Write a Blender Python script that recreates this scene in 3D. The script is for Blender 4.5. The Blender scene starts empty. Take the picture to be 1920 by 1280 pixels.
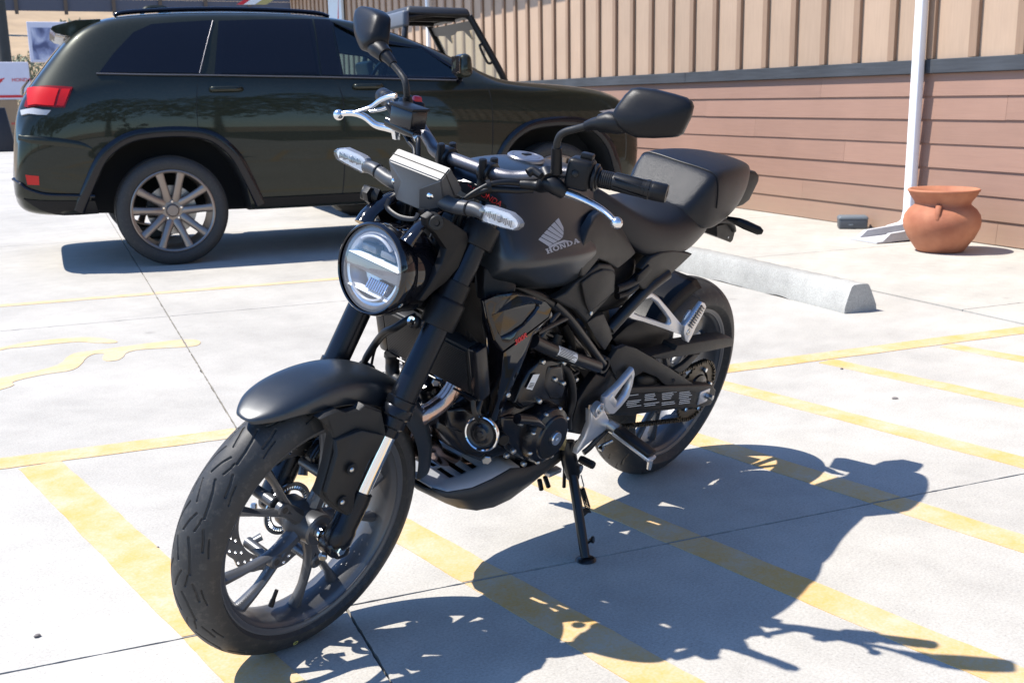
import bpy, bmesh, math, random
import numpy as np
from mathutils import Vector, Matrix, noise
from mathutils.bvhtree import BVHTree

random.seed(7)
SC = bpy.context.scene
COL = SC.collection

# ------------------------------------------------------------------ camera
CAM_LOC = Vector((2.65939, 1.70082, 1.09288))
YAW, PITCH, ROLL, FPX, LEAN = 3.832497, 0.21865, -0.017934, 2046.478, 0.249788
WALL_YAW = 2.657009
IW, IH = 1920.0, 1280.0
fw = Vector((math.cos(YAW)*math.cos(PITCH), math.sin(YAW)*math.cos(PITCH), -math.sin(PITCH)))
r0 = fw.cross(Vector((0, 0, 1))).normalized()
u0 = r0.cross(fw)
cr = math.cos(ROLL)*r0 + math.sin(ROLL)*u0
cu = -math.sin(ROLL)*r0 + math.cos(ROLL)*u0
cam = bpy.data.cameras.new('camera')
cam.sensor_fit = 'HORIZONTAL'
cam.sensor_width = 22.3
cam.lens = FPX/IW*22.3
cam.clip_start = 0.05
cam.clip_end = 3000
cam.dof.use_dof = True
cam.dof.focus_distance = 2.35
cam.dof.aperture_fstop = 8.0
camo = bpy.data.objects.new('camera', cam)
COL.objects.link(camo)
camo.matrix_world = Matrix(((cr.x, cu.x, -fw.x, CAM_LOC.x), (cr.y, cu.y, -fw.y, CAM_LOC.y), (cr.z, cu.z, -fw.z, CAM_LOC.z), (0, 0, 0, 1)))
SC.camera = camo

# ------------------------------------------------------------------ light
SUN_DIR = Vector((-0.315, 0.405, -0.858)).normalized()
world = bpy.data.worlds.new('World')
SC.world = world
world.use_nodes = True
wn = world.node_tree
sky = wn.nodes.new('ShaderNodeTexSky')
sky.sky_type = 'NISHITA'
sky.sun_disc = False
sky.sun_elevation = math.asin(-SUN_DIR.z)
sky.sun_rotation = math.atan2(-SUN_DIR.x, -SUN_DIR.y)
sky.altitude = 1300
sky.air_density = 1.0
sky.dust_density = 0.15
sky.ozone_density = 5.0
wn.nodes['Background'].inputs[1].default_value = 0.15
wb = wn.nodes.new('ShaderNodeVectorMath'); wb.operation = 'MULTIPLY'; wb.inputs[1].default_value = (0.83, 0.99, 1.12)   # daylight white balance
wn.links.new(sky.outputs[0], wb.inputs[0]); wn.links.new(wb.outputs[0], wn.nodes['Background'].inputs[0])
sun = bpy.data.lights.new('sun', 'SUN')
sun.energy = 4.6
sun.angle = math.radians(0.53)
sun.color = (1.0, 0.955, 0.89)
suno = bpy.data.objects.new('sun', sun)
COL.objects.link(suno)
suno.rotation_euler = SUN_DIR.to_track_quat('-Z', 'Y').to_euler()
suno.location = (6, -6, 12)
SC.view_settings.view_transform = 'Standard'
SC.view_settings.look = 'None'
SC.view_settings.gamma = 1
SC.view_settings.use_curve_mapping = False
SC.view_settings.exposure = 0.81

# ------------------------------------------------------------------ coordinates
U = Vector((math.cos(WALL_YAW), math.sin(WALL_YAW), 0))      # across the stalls, towards the wall
V = Vector((-math.sin(WALL_YAW), math.cos(WALL_YAW), 0))     # along the wall
def W(u, v, z=0.0): return U*u + V*v + Vector((0, 0, z))
def ray(x, y): return fw + cr*((x-IW/2)/FPX) - cu*((y-IH/2)/FPX)
LR = Matrix.Rotation(-LEAN, 3, 'X')
LRI = LR.transposed()
def B(x, y, yy):
    """photo point -> motorcycle frame, on the lengthwise plane yy metres left of the centre line"""
    c = LRI @ CAM_LOC; d = LRI @ ray(x, y)
    return c + d*((yy-c.y)/d.y)
def G(x, y, z=0.0):
    d = ray(x, y); return CAM_LOC + d*((z-CAM_LOC.z)/d.z)
def crop(s, ox, oy):
    def f(pts, yy=None):
        out = []
        for p in pts:
            q = yy if len(p) < 3 else p[2]
            out.append(B(ox+p[0]/s, oy+p[1]/s, q))
        return out
    return f
c1 = crop(2.2865, 300, 680); c2 = crop(3.3675, 600, 340); c3 = crop(3.766, 580, 0); c4 = crop(4.0, 840, 140)
c5 = crop(3.048, 740, 540); c6 = crop(3.048, 1020, 480); c7 = crop(3.4286, 880, 260); c8 = crop(5.333, 960, 840)
cw = crop(5.333, 560, 760); ce = crop(9.6, 1100, 780); cq = crop(7.11, 1240, 500); cs = crop(7.11, 1240, 680)
full = crop(1.0, 0, 0)

# ------------------------------------------------------------------ materials
def new_mat(name):
    m = bpy.data.materials.new(name); m.use_nodes = True
    nt = m.node_tree
    return m, nt, nt.nodes['Principled BSDF']
def setp(b, **k):
    for n, v in k.items():
        n = n.replace('_', ' ')
        b.inputs[n].default_value = v
def mat(name, col, rough=0.5, metal=0.0, bump=0.0, bscale=300.0, var=0.0, vscale=6.0, coat=0.0, spec=0.5, rvar=0.0, coords='Object', dust=0.0):
    m, nt, b = new_mat(name)
    c = (*col, 1) if len(col) == 3 else col
    setp(b, Base_Color=c, Roughness=rough, Metallic=metal)
    b.inputs['Specular IOR Level'].default_value = spec
    if coat: b.inputs['Coat Weight'].default_value = coat; b.inputs['Coat Roughness'].default_value = 0.03
    tc = nt.nodes.new('ShaderNodeTexCoord')
    if var or rvar or dust:
        n = nt.nodes.new('ShaderNodeTexNoise'); n.inputs['Scale'].default_value = vscale; n.inputs['Detail'].default_value = 6
        nt.links.new(tc.outputs[coords], n.inputs['Vector'])
        last = None
        if var:
            mx = nt.nodes.new('ShaderNodeMix'); mx.data_type = 'RGBA'
            mx.inputs['A'].default_value = tuple(max(0, x*(1-var)) for x in c[:3])+(1,)
            mx.inputs['B'].default_value = tuple(min(1, x*(1+var)) for x in c[:3])+(1,)
            nt.links.new(n.outputs['Fac'], mx.inputs['Factor'])
            last = mx.outputs['Result']
        if dust:
            n2 = nt.nodes.new('ShaderNodeTexNoise'); n2.inputs['Scale'].default_value = vscale*7; n2.inputs['Detail'].default_value = 8; n2.inputs['Roughness'].default_value = 0.7
            nt.links.new(tc.outputs[coords], n2.inputs['Vector'])
            rp = nt.nodes.new('ShaderNodeMapRange'); rp.inputs['From Min'].default_value = 0.52; rp.inputs['From Max'].default_value = 0.8; rp.inputs['To Max'].default_value = dust
            nt.links.new(n2.outputs['Fac'], rp.inputs['Value'])
            md = nt.nodes.new('ShaderNodeMix'); md.data_type = 'RGBA'
            md.inputs['A'].default_value = c; md.inputs['B'].default_value = (0.28, 0.24, 0.19, 1)
            if last: nt.links.new(last, md.inputs['A'])
            nt.links.new(rp.outputs[0], md.inputs['Factor']); last = md.outputs['Result']
        if last: nt.links.new(last, b.inputs['Base Color'])
        if rvar:
            mr = nt.nodes.new('ShaderNodeMapRange'); mr.inputs['To Min'].default_value = max(0.02, rough-rvar); mr.inputs['To Max'].default_value = rough+rvar
            nt.links.new(n.outputs['Fac'], mr.inputs['Value']); nt.links.new(mr.outputs[0], b.inputs['Roughness'])
    if bump:
        n3 = nt.nodes.new('ShaderNodeTexNoise'); n3.inputs['Scale'].default_value = bscale; n3.inputs['Detail'].default_value = 3
        nt.links.new(tc.outputs[coords], n3.inputs['Vector'])
        bp = nt.nodes.new('ShaderNodeBump'); bp.inputs['Strength'].default_value = bump; bp.inputs['Distance'].default_value = 0.002
        nt.links.new(n3.outputs['Fac'], bp.inputs['Height']); nt.links.new(bp.outputs[0], b.inputs['Normal'])
    return m
def glass_mat(name, tint, rough=0.0, opacity=0.15, ior=1.45):
    """thin pane: clear tinted transmission plus a fresnel reflection"""
    m, nt, b = new_mat(name)
    out = nt.nodes['Material Output']
    tr = nt.nodes.new('ShaderNodeBsdfTransparent'); tr.inputs[0].default_value = (*tint, 1)
    gl = nt.nodes.new('ShaderNodeBsdfGlossy'); gl.inputs['Roughness'].default_value = rough
    lw = nt.nodes.new('ShaderNodeLayerWeight'); lw.inputs['Blend'].default_value = 0.5
    pw = nt.nodes.new('ShaderNodeMath'); pw.operation = 'POWER'; pw.inputs[1].default_value = 4.5; nt.links.new(lw.outputs['Facing'], pw.inputs[0])
    ad = nt.nodes.new('ShaderNodeMath'); ad.operation = 'MULTIPLY_ADD'; ad.inputs[1].default_value = 0.92; ad.inputs[2].default_value = 0.045+opacity; ad.use_clamp = True
    nt.links.new(pw.outputs[0], ad.inputs[0])
    mx = nt.nodes.new('ShaderNodeMixShader')
    nt.links.new(ad.outputs[0], mx.inputs[0]); nt.links.new(tr.outputs[0], mx.inputs[1]); nt.links.new(gl.outputs[0], mx.inputs[2])
    nt.links.new(mx.outputs[0], out.inputs['Surface'])
    return m

M = {}
M['tank'] = mat('matte_black_metallic_paint', (0.017, 0.021, 0.026), 0.31, 0.2, bump=0.04, bscale=1500, rvar=0.05, spec=0.7, dust=0.015, vscale=25)
M['gloss'] = mat('gloss_black_paint', (0.004, 0.004, 0.006), 0.07, 0.0, coat=0.35, spec=0.4)
M['plastic'] = mat('black_moulded_plastic', (0.007, 0.007, 0.008), 0.40, 0, bump=0.12, bscale=900, rvar=0.06, spec=0.22, dust=0.02, vscale=30)
M['plastic_grey'] = mat('charcoal_textured_plastic', (0.017, 0.0165, 0.016), 0.42, 0, bump=0.2, bscale=1100, rvar=0.06, spec=0.26, dust=0.02, vscale=30)
M['rubber'] = mat('black_rubber', (0.007, 0.007, 0.008), 0.42, 0, bump=0.1, bscale=600, spec=0.32)
M['tyre'] = mat('tyre_rubber', (0.027, 0.0265, 0.026), 0.56, 0, spec=0.4, bump=0.12, bscale=420, var=0.25, vscale=9, rvar=0.1, dust=0.22)
M['cast'] = mat('dark_grey_cast_wheel', (0.108, 0.110, 0.116), 0.36, 0.6, bump=0.08, bscale=800, rvar=0.05)
M['engine'] = mat('black_engine_enamel', (0.006, 0.006, 0.008), 0.22, 0.0, bump=0.12, bscale=500, rvar=0.08, spec=0.5)
M['frame'] = mat('satin_black_steel', (0.008, 0.008, 0.009), 0.3, 0.0, spec=0.38, bump=0.05, bscale=900)
M['fork'] = mat('black_anodised_fork', (0.014, 0.016, 0.021), 0.27, 0.7)
M['alu'] = mat('satin_cast_aluminium', (0.64, 0.64, 0.65), 0.33, 0.75, bump=0.1, bscale=900, rvar=0.08)
M['alubright'] = mat('polished_aluminium', (0.72, 0.72, 0.72), 0.2, 0.95, rvar=0.05)
M['chrome'] = mat('chrome', (0.78, 0.78, 0.78), 0.07, 1.0)
M['steel'] = mat('zinc_plated_steel', (0.5, 0.5, 0.48), 0.28, 1.0, var=0.2, vscale=60)
M['vinyl'] = mat('black_seat_vinyl', (0.008, 0.009, 0.012), 0.36, 0, bump=0.35, bscale=1000, rvar=0.05, spec=0.28)
M['exhaust'] = mat('heat_tinted_stainless_steel', (0.45, 0.32, 0.27), 0.22, 1.0, var=0.3, vscale=14)
M['radiator'] = mat('black_radiator_fins', (0.03, 0.03, 0.031), 0.4, 0.4)
M['chain'] = mat('greasy_chain_steel', (0.09, 0.075, 0.055), 0.4, 0.9, var=0.4, vscale=90)
M['disc'] = mat('brushed_disc_steel', (0.36, 0.34, 0.32), 0.34, 0.95, var=0.12, vscale=30)
M['lens'] = glass_mat('clear_lamp_lens', (0.97, 0.97, 0.98), opacity=0.05)
M['reflector'] = mat('lamp_reflector', (0.50, 0.52, 0.56), 0.22, 0.6)
M['lampgrey'] = mat('grey_lamp_plastic', (0.16, 0.16, 0.17), 0.35, 0.2)
M['guide'] = mat('frosted_light_guide', (0.42, 0.43, 0.45), 0.25)
M['signalback'] = mat('pale_signal_reflector', (0.6, 0.61, 0.63), 0.3, 0.3)
M['white_bar'] = mat('white_light_guide', (0.88, 0.89, 0.90), 0.15)
M['silverprint'] = mat('silver_print', (0.42, 0.44, 0.47), 0.35, 0.4)
M['redprint'] = mat('red_print', (0.55, 0.015, 0.02), 0.4)
M['whiteprint'] = mat('white_print', (0.7, 0.7, 0.68), 0.5)
M['redbutton'] = mat('red_button', (0.6, 0.01, 0.02), 0.35)
M['capgrey'] = mat('grey_cap_metal', (0.2, 0.2, 0.22), 0.35, 0.7)
M['baralu'] = mat('satin_titanium_grey_bar', (0.13, 0.125, 0.135), 0.36, 0.7, bump=0.25, bscale=1400)
M['brass'] = mat('yellow_zinc', (0.45, 0.34, 0.14), 0.35, 0.9)
M['mirror_glass'] = mat('mirror_glass', (0.85, 0.86, 0.87), 0.02, 1.0)
M['pan'] = mat('dark_grey_moulded_pan', (0.03, 0.03, 0.03), 0.45, 0, bump=0.1, bscale=900, spec=0.35)
M['deck'] = mat('satin_silver_plastic', (0.33, 0.34, 0.36), 0.42, 0.2, bump=0.1, bscale=1000)
M['dash'] = mat('grey_satin_dash_plastic', (0.045, 0.046, 0.049), 0.43, 0.1, bump=0.1, bscale=1200)

# ------------------------------------------------------------------ mesh helpers
def link(name, me, m, parent=None, smooth=True, angle=40):
    o = bpy.data.objects.new(name, me)
    COL.objects.link(o)
    if m is not None and not me.materials: me.materials.append(m)
    if smooth and len(me.polygons):
        me.polygons.foreach_set('use_smooth', [True]*len(me.polygons))
        me.set_sharp_from_angle(angle=math.radians(angle))
    if parent is not None: o.parent = parent
    return o
class Geo:
    def __init__(s): s.v = []; s.f = []
    def add(s, vs, fs):
        n = len(s.v); s.v += [tuple(v) for v in vs]; s.f += [tuple(i+n for i in f) for f in fs]; return s
    def bm(s, b):
        b.verts.index_update(); s.add([v.co.copy() for v in b.verts], [[v.index for v in f.verts] for f in b.faces]); b.free(); return s
    def mesh(s, name):
        me = bpy.data.meshes.new(name); me.from_pydata(s.v, [], s.f); me.update(); return me
    def obj(s, name, m, parent=None, smooth=True, angle=40, fix=True):
        me = s.mesh(name)
        if fix:
            b = bmesh.new(); b.from_mesh(me); bmesh.ops.recalc_face_normals(b, faces=b.faces); b.to_mesh(me); b.free()
        return link(name, me, m, parent, smooth, angle)
    # shapes
    def box(s, c, size, rot=None, bevel=0.0, seg=2, taper=None):
        b = bmesh.new(); bmesh.ops.create_cube(b, size=1.0)
        for v in b.verts:
            v.co = Vector((v.co.x*size[0], v.co.y*size[1], v.co.z*size[2]))
            if taper and v.co.z > 0: v.co.x *= taper[0]; v.co.y *= taper[1]
        if bevel: bmesh.ops.bevel(b, geom=list(b.edges), offset=bevel, segments=seg, affect='EDGES', profile=0.5)
        if rot is not None: bmesh.ops.transform(b, matrix=rot.to_4x4(), verts=b.verts)
        bmesh.ops.translate(b, vec=Vector(c), verts=b.verts)
        return s.bm(b)
    def tube(s, path, r, n=12, sub=6, caps=True, flat=None, smooth=True):
        P = [Vector(p) for p in path]; R = list(r) if isinstance(r, list) else [r]*len(P)
        R = [Vector(q) if isinstance(q, (tuple, list)) else Vector((q, q)) for q in R]
        if smooth and len(P) > 2:
            Q, RR = [], []
            for i in range(len(P)-1):
                p0 = P[max(i-1, 0)]; p1 = P[i]; p2 = P[i+1]; p3 = P[min(i+2, len(P)-1)]
                for k in range(sub):
                    t = k/sub
                    Q.append(0.5*((2*p1)+(p2-p0)*t+(2*p0-5*p1+4*p2-p3)*t*t+(3*p1-p0-3*p2+p3)*t**3)); RR.append(R[i]+(R[i+1]-R[i])*t)
            Q.append(P[-1]); RR.append(R[-1]); P, R = Q, RR
        T = [(P[min(i+1, len(P)-1)]-P[max(i-1, 0)]).normalized() for i in range(len(P))]
        up = Vector((0, 0, 1)) if flat is None else Vector(flat)
        if abs(T[0].dot(up.normalized())) > 0.95: up = Vector((0, 1, 0))
        nrm = (up-T[0]*up.dot(T[0])).normalized()
        vs = []
        for i, p in enumerate(P):
            nrm = (nrm-T[i]*nrm.dot(T[i])).normalized(); bn = T[i].cross(nrm)
            ra, rb = R[i]
            for k in range(n):
                a = 2*math.pi*(k+0.5)/n; vs.append(p+nrm*math.cos(a)*ra+bn*math.sin(a)*rb)
        fs = [(i*n+k, i*n+(k+1) % n, (i+1)*n+(k+1) % n, (i+1)*n+k) for i in range(len(P)-1) for k in range(n)]
        if caps: fs += [tuple(range(n-1, -1, -1)), tuple((len(P)-1)*n+k for k in range(n))]
        return s.add(vs, fs)
    def lathe(s, prof, c=(0, 0, 0), axis=(0, 1, 0), n=48, closed=False, ref=None):
        ax = Vector(axis).normalized(); c = Vector(c)
        e = Vector(ref) if ref is not None else (Vector((1, 0, 0)) if abs(ax.x) < 0.9 else Vector((0, 0, 1)))
        e = (e-ax*e.dot(ax)).normalized(); g = ax.cross(e)
        m = len(prof); vs = []
        for k in range(n):
            a = 2*math.pi*k/n; d = e*math.cos(a)+g*math.sin(a)
            for r, h in prof: vs.append(c+d*r+ax*h)
        fs = []
        for k in range(n):
            k2 = (k+1) % n
            for j in range(m if closed else m-1):
                j2 = (j+1) % m
                fs.append((k*m+j, k2*m+j, k2*m+j2, k*m+j2))
        return s.add(vs, fs)
    def disc(s, c, axis, r, h=0.0, n=24, bev=0.0):
        """solid cylinder from c to c+axis*h"""
        prof = [(0.0001, 0), (r-bev, 0), (r, bev), (r, h-bev), (r-bev, h), (0.0001, h)] if bev else [(0.0001, 0), (r, 0), (r, h), (0.0001, h)]
        return s.lathe(prof, c, axis, n)
    def loft(s, rings, closed=True, caps=True):
        n = len(rings[0]); vs = [p for r in rings for p in r]
        fs = [(i*n+k, i*n+(k+1) % n, (i+1)*n+(k+1) % n, (i+1)*n+k) for i in range(len(rings)-1) for k in range(n if closed else n-1)]
        if caps: fs += [tuple(range(n-1, -1, -1)), tuple((len(rings)-1)*n+k for k in range(n))]
        return s.add(vs, fs)
    def panel(s, pts, thick, bevel=0.003, seg=2, d=(0, -1, 0)):
        """plate: outline pts is the outer face, extruded along d, outer rim rounded"""
        b = bmesh.new(); d = Vector(d).normalized()*thick
        a = [b.verts.new(p) for p in pts]; q = [b.verts.new(Vector(p)+d) for p in pts]
        f = b.faces.new(a); b.faces.new(q[::-1])
        for i in range(len(a)): b.faces.new((a[i], q[i], q[(i+1) % len(a)], a[(i+1) % len(a)]))
        bmesh.ops.recalc_face_normals(b, faces=b.faces)
        if bevel: bmesh.ops.bevel(b, geom=list(f.edges), offset=bevel, segments=seg, affect='EDGES', profile=0.5, clamp_overlap=True)
        return s.bm(b)
    def ringpanel(s, outer, inner, thick, d=(0, -1, 0), bev=0.002):
        """plate with a window in it; same number of points outside and inside"""
        d = Vector(d).normalized()*thick; n = len(outer)
        co = sum((Vector(p) for p in outer), Vector())/n
        o1 = [Vector(p) for p in outer]; i1 = [Vector(p) for p in inner]
        def sh(p, q): return p+(q-p).normalized()*bev
        of = [sh(o1[k], i1[k]) for k in range(n)]; inf = [sh(i1[k], o1[k]) for k in range(n)]
        ob = [p+d*0.3 for p in o1]; ib = [p+d*0.3 for p in i1]; oe = [p+d for p in o1]; ie = [p+d for p in i1]
        rings = [of, ob, oe, ie, ib, inf]
        vs = [p for r in rings for p in r]; fs = []
        for j in range(6):
            j2 = (j+1) % 6
            for k in range(n):
                fs.append((j*n+k, j*n+(k+1) % n, j2*n+(k+1) % n, j2*n+k))
        return s.add(vs, fs)
def subsurf(o, lv=2):
    md = o.modifiers.new('smooth', 'SUBSURF'); md.levels = lv; md.render_levels = lv; return o
def bake(o):
    """apply modifiers in place"""
    dg = bpy.context.evaluated_depsgraph_get(); dg.update()
    me = bpy.data.meshes.new_from_object(o.evaluated_get(dg)); o.modifiers.clear(); old = o.data; o.data = me
    return o
def empty(name, loc=(0, 0, 0), rot=(0, 0, 0)):
    o = bpy.data.objects.new(name, None); COL.objects.link(o); o.location = loc; o.rotation_euler = rot; o.empty_display_size = 0.1; return o
def tag(o, label=None, cat=None, group=None, kind=None):
    if label: o['label'] = label
    if cat: o['category'] = cat
    if group: o['group'] = group
    if kind: o['kind'] = kind
    return o
def text_mesh(txt, size, depth=0.0005, bold=False):
    cv = bpy.data.curves.new('lettering', 'FONT'); cv.body = txt; cv.size = size; cv.extrude = depth; cv.align_x = 'CENTER'; cv.align_y = 'CENTER'
    cv.resolution_u = 3
    if bold: cv.offset = size*0.015
    o = bpy.data.objects.new('lettering', cv); COL.objects.link(o)
    dg = bpy.context.evaluated_depsgraph_get(); dg.update()
    me = bpy.data.meshes.new_from_object(o.evaluated_get(dg)); bpy.data.objects.remove(o); bpy.data.curves.remove(cv)
    return me
def place_text(txt, size, o, ex, ey, m, parent, name='lettering', depth=0.0005, bold=False):
    me = text_mesh(txt, size, depth, bold)
    ex = Vector(ex).normalized(); ey = (Vector(ey)-ex*Vector(ey).dot(ex)).normalized(); ez = ex.cross(ey)
    me.transform(Matrix(((ex.x, ey.x, ez.x, o[0]), (ex.y, ey.y, ez.y, o[1]), (ex.z, ey.z, ez.z, o[2]), (0, 0, 0, 1))))
    me.materials.clear()
    return link(name, me, m, parent, smooth=False)
# ------------------------------------------------------------------ setting materials
def concrete_mat(name, base, stain=0.25, speck=0.35, tint=(1, 1, 1)):
    m, nt, b = new_mat(name)
    tc = nt.nodes.new('ShaderNodeTexCoord')
    def noise_n(sc, det=5, ro=0.6):
        n = nt.nodes.new('ShaderNodeTexNoise'); n.inputs['Scale'].default_value = sc; n.inputs['Detail'].default_value = det; n.inputs['Roughness'].default_value = ro
        nt.links.new(tc.outputs['Object'], n.inputs['Vector']); return n
    def ramp(src, a, c, lo, hi):
        r = nt.nodes.new('ShaderNodeMapRange'); r.inputs['From Min'].default_value = a; r.inputs['From Max'].default_value = c
        r.inputs['To Min'].default_value = lo; r.inputs['To Max'].default_value = hi; nt.links.new(src, r.inputs['Value']); return r.outputs[0]
    def mul(x, y):
        q = nt.nodes.new('ShaderNodeMath'); q.operation = 'MULTIPLY'; nt.links.new(x, q.inputs[0]); nt.links.new(y, q.inputs[1]); return q.outputs[0]
    big = ramp(noise_n(0.9, 7, 0.65).outputs['Fac'], 0.3, 0.7, 1-stain, 1+stain*0.35)
    mid = ramp(noise_n(7, 6, 0.7).outputs['Fac'], 0.3, 0.75, 1-stain*0.55, 1.05)
    fin = ramp(noise_n(160, 4, 0.75).outputs['Fac'], 0.3, 0.72, 1-speck, 1+speck*0.5)
    vo = nt.nodes.new('ShaderNodeTexVoronoi'); vo.inputs['Scale'].default_value = 55; nt.links.new(tc.outputs['Object'], vo.inputs['Vector'])
    pit = ramp(vo.outputs['Distance'], 0.05, 0.13, 0.72, 1.0)
    st = noise_n(2.3, 8, 0.72); st.inputs['Distortion'].default_value = 0.6
    spot = ramp(st.outputs['Fac'], 0.66, 0.78, 1.0, 0.80)
    dots = nt.nodes.new('ShaderNodeTexVoronoi'); dots.inputs['Scale'].default_value = 1.7; dots.inputs['Randomness'].default_value = 1.0
    wp = nt.nodes.new('ShaderNodeVectorMath'); wp.operation = 'MULTIPLY_ADD'; wp.inputs[1].default_value = (0.05, 0.05, 0.05); nt.links.new(noise_n(14, 4, 0.6).outputs['Color'], wp.inputs[0]); nt.links.new(tc.outputs['Object'], wp.inputs[2]); nt.links.new(wp.outputs[0], dots.inputs['Vector'])
    drip = ramp(dots.outputs['Distance'], 0.025, 0.07, 0.80, 1.0)
    f = mul(mul(mul(big, mid), mul(fin, pit)), mul(spot, drip))
    vm = nt.nodes.new('ShaderNodeVectorMath'); vm.operation = 'SCALE'; vm.inputs[0].default_value = tuple(base*t for t in tint)
    nt.links.new(f, vm.inputs['Scale']); nt.links.new(vm.outputs[0], b.inputs['Base Color'])
    b.inputs['Roughness'].default_value = 0.82; b.inputs['Specular IOR Level'].default_value = 0.25
    bp = nt.nodes.new('ShaderNodeBump'); bp.inputs['Strength'].default_value = 0.16; bp.inputs['Distance'].default_value = 0.002
    nt.links.new(fin, bp.inputs['Height']); nt.links.new(bp.outputs[0], b.inputs['Normal'])
    return m
M['concrete'] = concrete_mat('light_grey_concrete', 0.47, 0.2, 0.26, (1.03, 0.965, 0.85))
M['walk'] = concrete_mat('pale_sidewalk_concrete', 0.5, 0.24, 0.22, (1.03, 0.965, 0.84))
M['block'] = concrete_mat('weathered_concrete_block', 0.5, 0.32, 0.4, (0.93, 0.90, 0.81))
M['splash'] = concrete_mat('smooth_white_concrete', 0.52, 0.15, 0.2)
M['dirt'] = mat('dry_tan_dirt', (0.34, 0.24, 0.14), 0.9, 0, bump=0.5, bscale=8, var=0.35, vscale=0.6)
M['joint'] = mat('dark_joint_dirt', (0.035, 0.03, 0.026), 0.9)
def paint_mat(name='worn_yellow_road_paint', col=(0.58, 0.345, 0.115, 1)):
    m, nt, b = new_mat(name)
    tc = nt.nodes.new('ShaderNodeTexCoord')
    n = nt.nodes.new('ShaderNodeTexNoise'); n.inputs['Scale'].default_value = 5; n.inputs['Detail'].default_value = 9; n.inputs['Roughness'].default_value = 0.72
    n2 = nt.nodes.new('ShaderNodeTexNoise'); n2.inputs['Scale'].default_value = 150; n2.inputs['Detail'].default_value = 3
    for q in (n, n2): nt.links.new(tc.outputs['Object'], q.inputs['Vector'])
    ad = nt.nodes.new('ShaderNodeMath'); ad.operation = 'MULTIPLY_ADD'; ad.inputs[1].default_value = 0.35; nt.links.new(n2.outputs['Fac'], ad.inputs[0]); nt.links.new(n.outputs['Fac'], ad.inputs[2])
    r = nt.nodes.new('ShaderNodeMapRange'); r.inputs['From Min'].default_value = 0.54; r.inputs['From Max'].default_value = 0.84; r.inputs['To Max'].default_value = 0.9; nt.links.new(ad.outputs[0], r.inputs['Value'])
    mx = nt.nodes.new('ShaderNodeMix'); mx.data_type = 'RGBA'; mx.inputs['A'].default_value = col; mx.inputs['B'].default_value = (0.50, 0.43, 0.32, 1)
    nt.links.new(r.outputs[0], mx.inputs['Factor']); nt.links.new(mx.outputs['Result'], b.inputs['Base Color'])
    b.inputs['Roughness'].default_value = 0.75; b.inputs['Specular IOR Level'].default_value = 0.25
    bp = nt.nodes.new('ShaderNodeBump'); bp.inputs['Strength'].default_value = 0.25; bp.inputs['Distance'].default_value = 0.002
    nt.links.new(n2.outputs['Fac'], bp.inputs['Height']); nt.links.new(bp.outputs[0], b.inputs['Normal'])
    return m
M['paint'] = paint_mat()
M['paint_worn_sheen'] = paint_mat('worn_sheen_yellow_road_paint', (0.55, 0.385, 0.19, 1))  # paler yellow: wear, plus grazing sheen painted into the far line

# ------------------------------------------------------------------ ground
gd = Geo(); gd.add([(-700, -700, -0.10), (700, -700, -0.10), (700, 700, -0.10), (-700, 700, -0.10)], [(0, 1, 2, 3)])
tag(gd.obj('ground', M['dirt'], smooth=False), kind='structure')
UJ = [-23.25, -19.55, -15.85, -12.15, -8.45, -4.75, -1.05, 2.65]
VJ = [-30.45, -26.71, -22.97, -19.23, -15.49, -11.75, -8.01, -4.27, -0.53, 3.2, 6.94, 10.68, 14.42, 18.16, 21.9, 25.64, 29.38, 33.12, 36.86, 40.6]
GAP = 0.0032
lot = Geo(); lot.add([W(UJ[0], VJ[0], -0.035), W(4.7, VJ[0], -0.035), W(4.7, VJ[-1], -0.035), W(UJ[0], VJ[-1], -0.035)], [(0, 1, 2, 3)])
lot_o = tag(lot.obj('parking_lot', M['joint'], smooth=False), kind='structure')
def slab(ua, ub, va, vb, name, m, parent, fine, z=0.0, gap=GAP):
    ring = []
    def edge(p, q, nin):
        L = (Vector(q)-Vector(p)).length; k = max(1, int(L/0.02)) if fine else 1
        for i in range(k):
            t = i/k; a = Vector(p).lerp(Vector(q), t)
            if fine and 0 < i:
                j = noise.noise(Vector((a.x*9, a.y*9, 3.1)))*0.0012+noise.noise(Vector((a.x*60, a.y*60, 7.7)))*0.0022
                if noise.noise(Vector((a.x*25, a.y*25, 1.7))) > 0.5: j += 0.003
                a = a+Vector(nin)*(max(j, -0.0018))
            ring.append(a)
    a, b_, c, d = ua+gap, ub-gap, va+gap, vb-gap
    edge((a, c), (b_, c), (0, 1)); edge((b_, c), (b_, d), (-1, 0)); edge((b_, d), (a, d), (0, -1)); edge((a, d), (a, c), (1, 0))
    pts = [W(p[0], p[1], z) for p in ring]
    g = Geo(); n = len(pts)
    low = [p-Vector((0, 0, 0.03)) for p in pts]
    g.add(pts+low, [tuple(range(n))]+[(i, n+i, n+(i+1) % n, (i+1) % n) for i in range(n)])
    return g.obj(name, m, parent, smooth=False, fix=True)
for i in range(len(UJ)-1):
    for j in range(len(VJ)-1):
        slab(UJ[i], UJ[i+1], VJ[j], VJ[j+1], 'slab', M['concrete'], lot_o, UJ[i] >= -4.8 and -4.3 <= VJ[j] < 6)
walk = Geo(); walk.add([W(2.66, -8, -0.03), W(4.7, -8, -0.03), W(4.7, 27, -0.03), W(2.66, 27, -0.03)], [(0, 1, 2, 3)])
walk_o = tag(walk.obj('sidewalk', M['joint'], smooth=False), kind='structure')
wj = [-8.5, -6.9, -4.8, -2.7, -0.65, 1.4, 3.45, 5.5, 7.55, 9.6, 11.65, 13.7, 15.75, 17.8, 19.85, 21.9, 23.95, 26.9]
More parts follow.
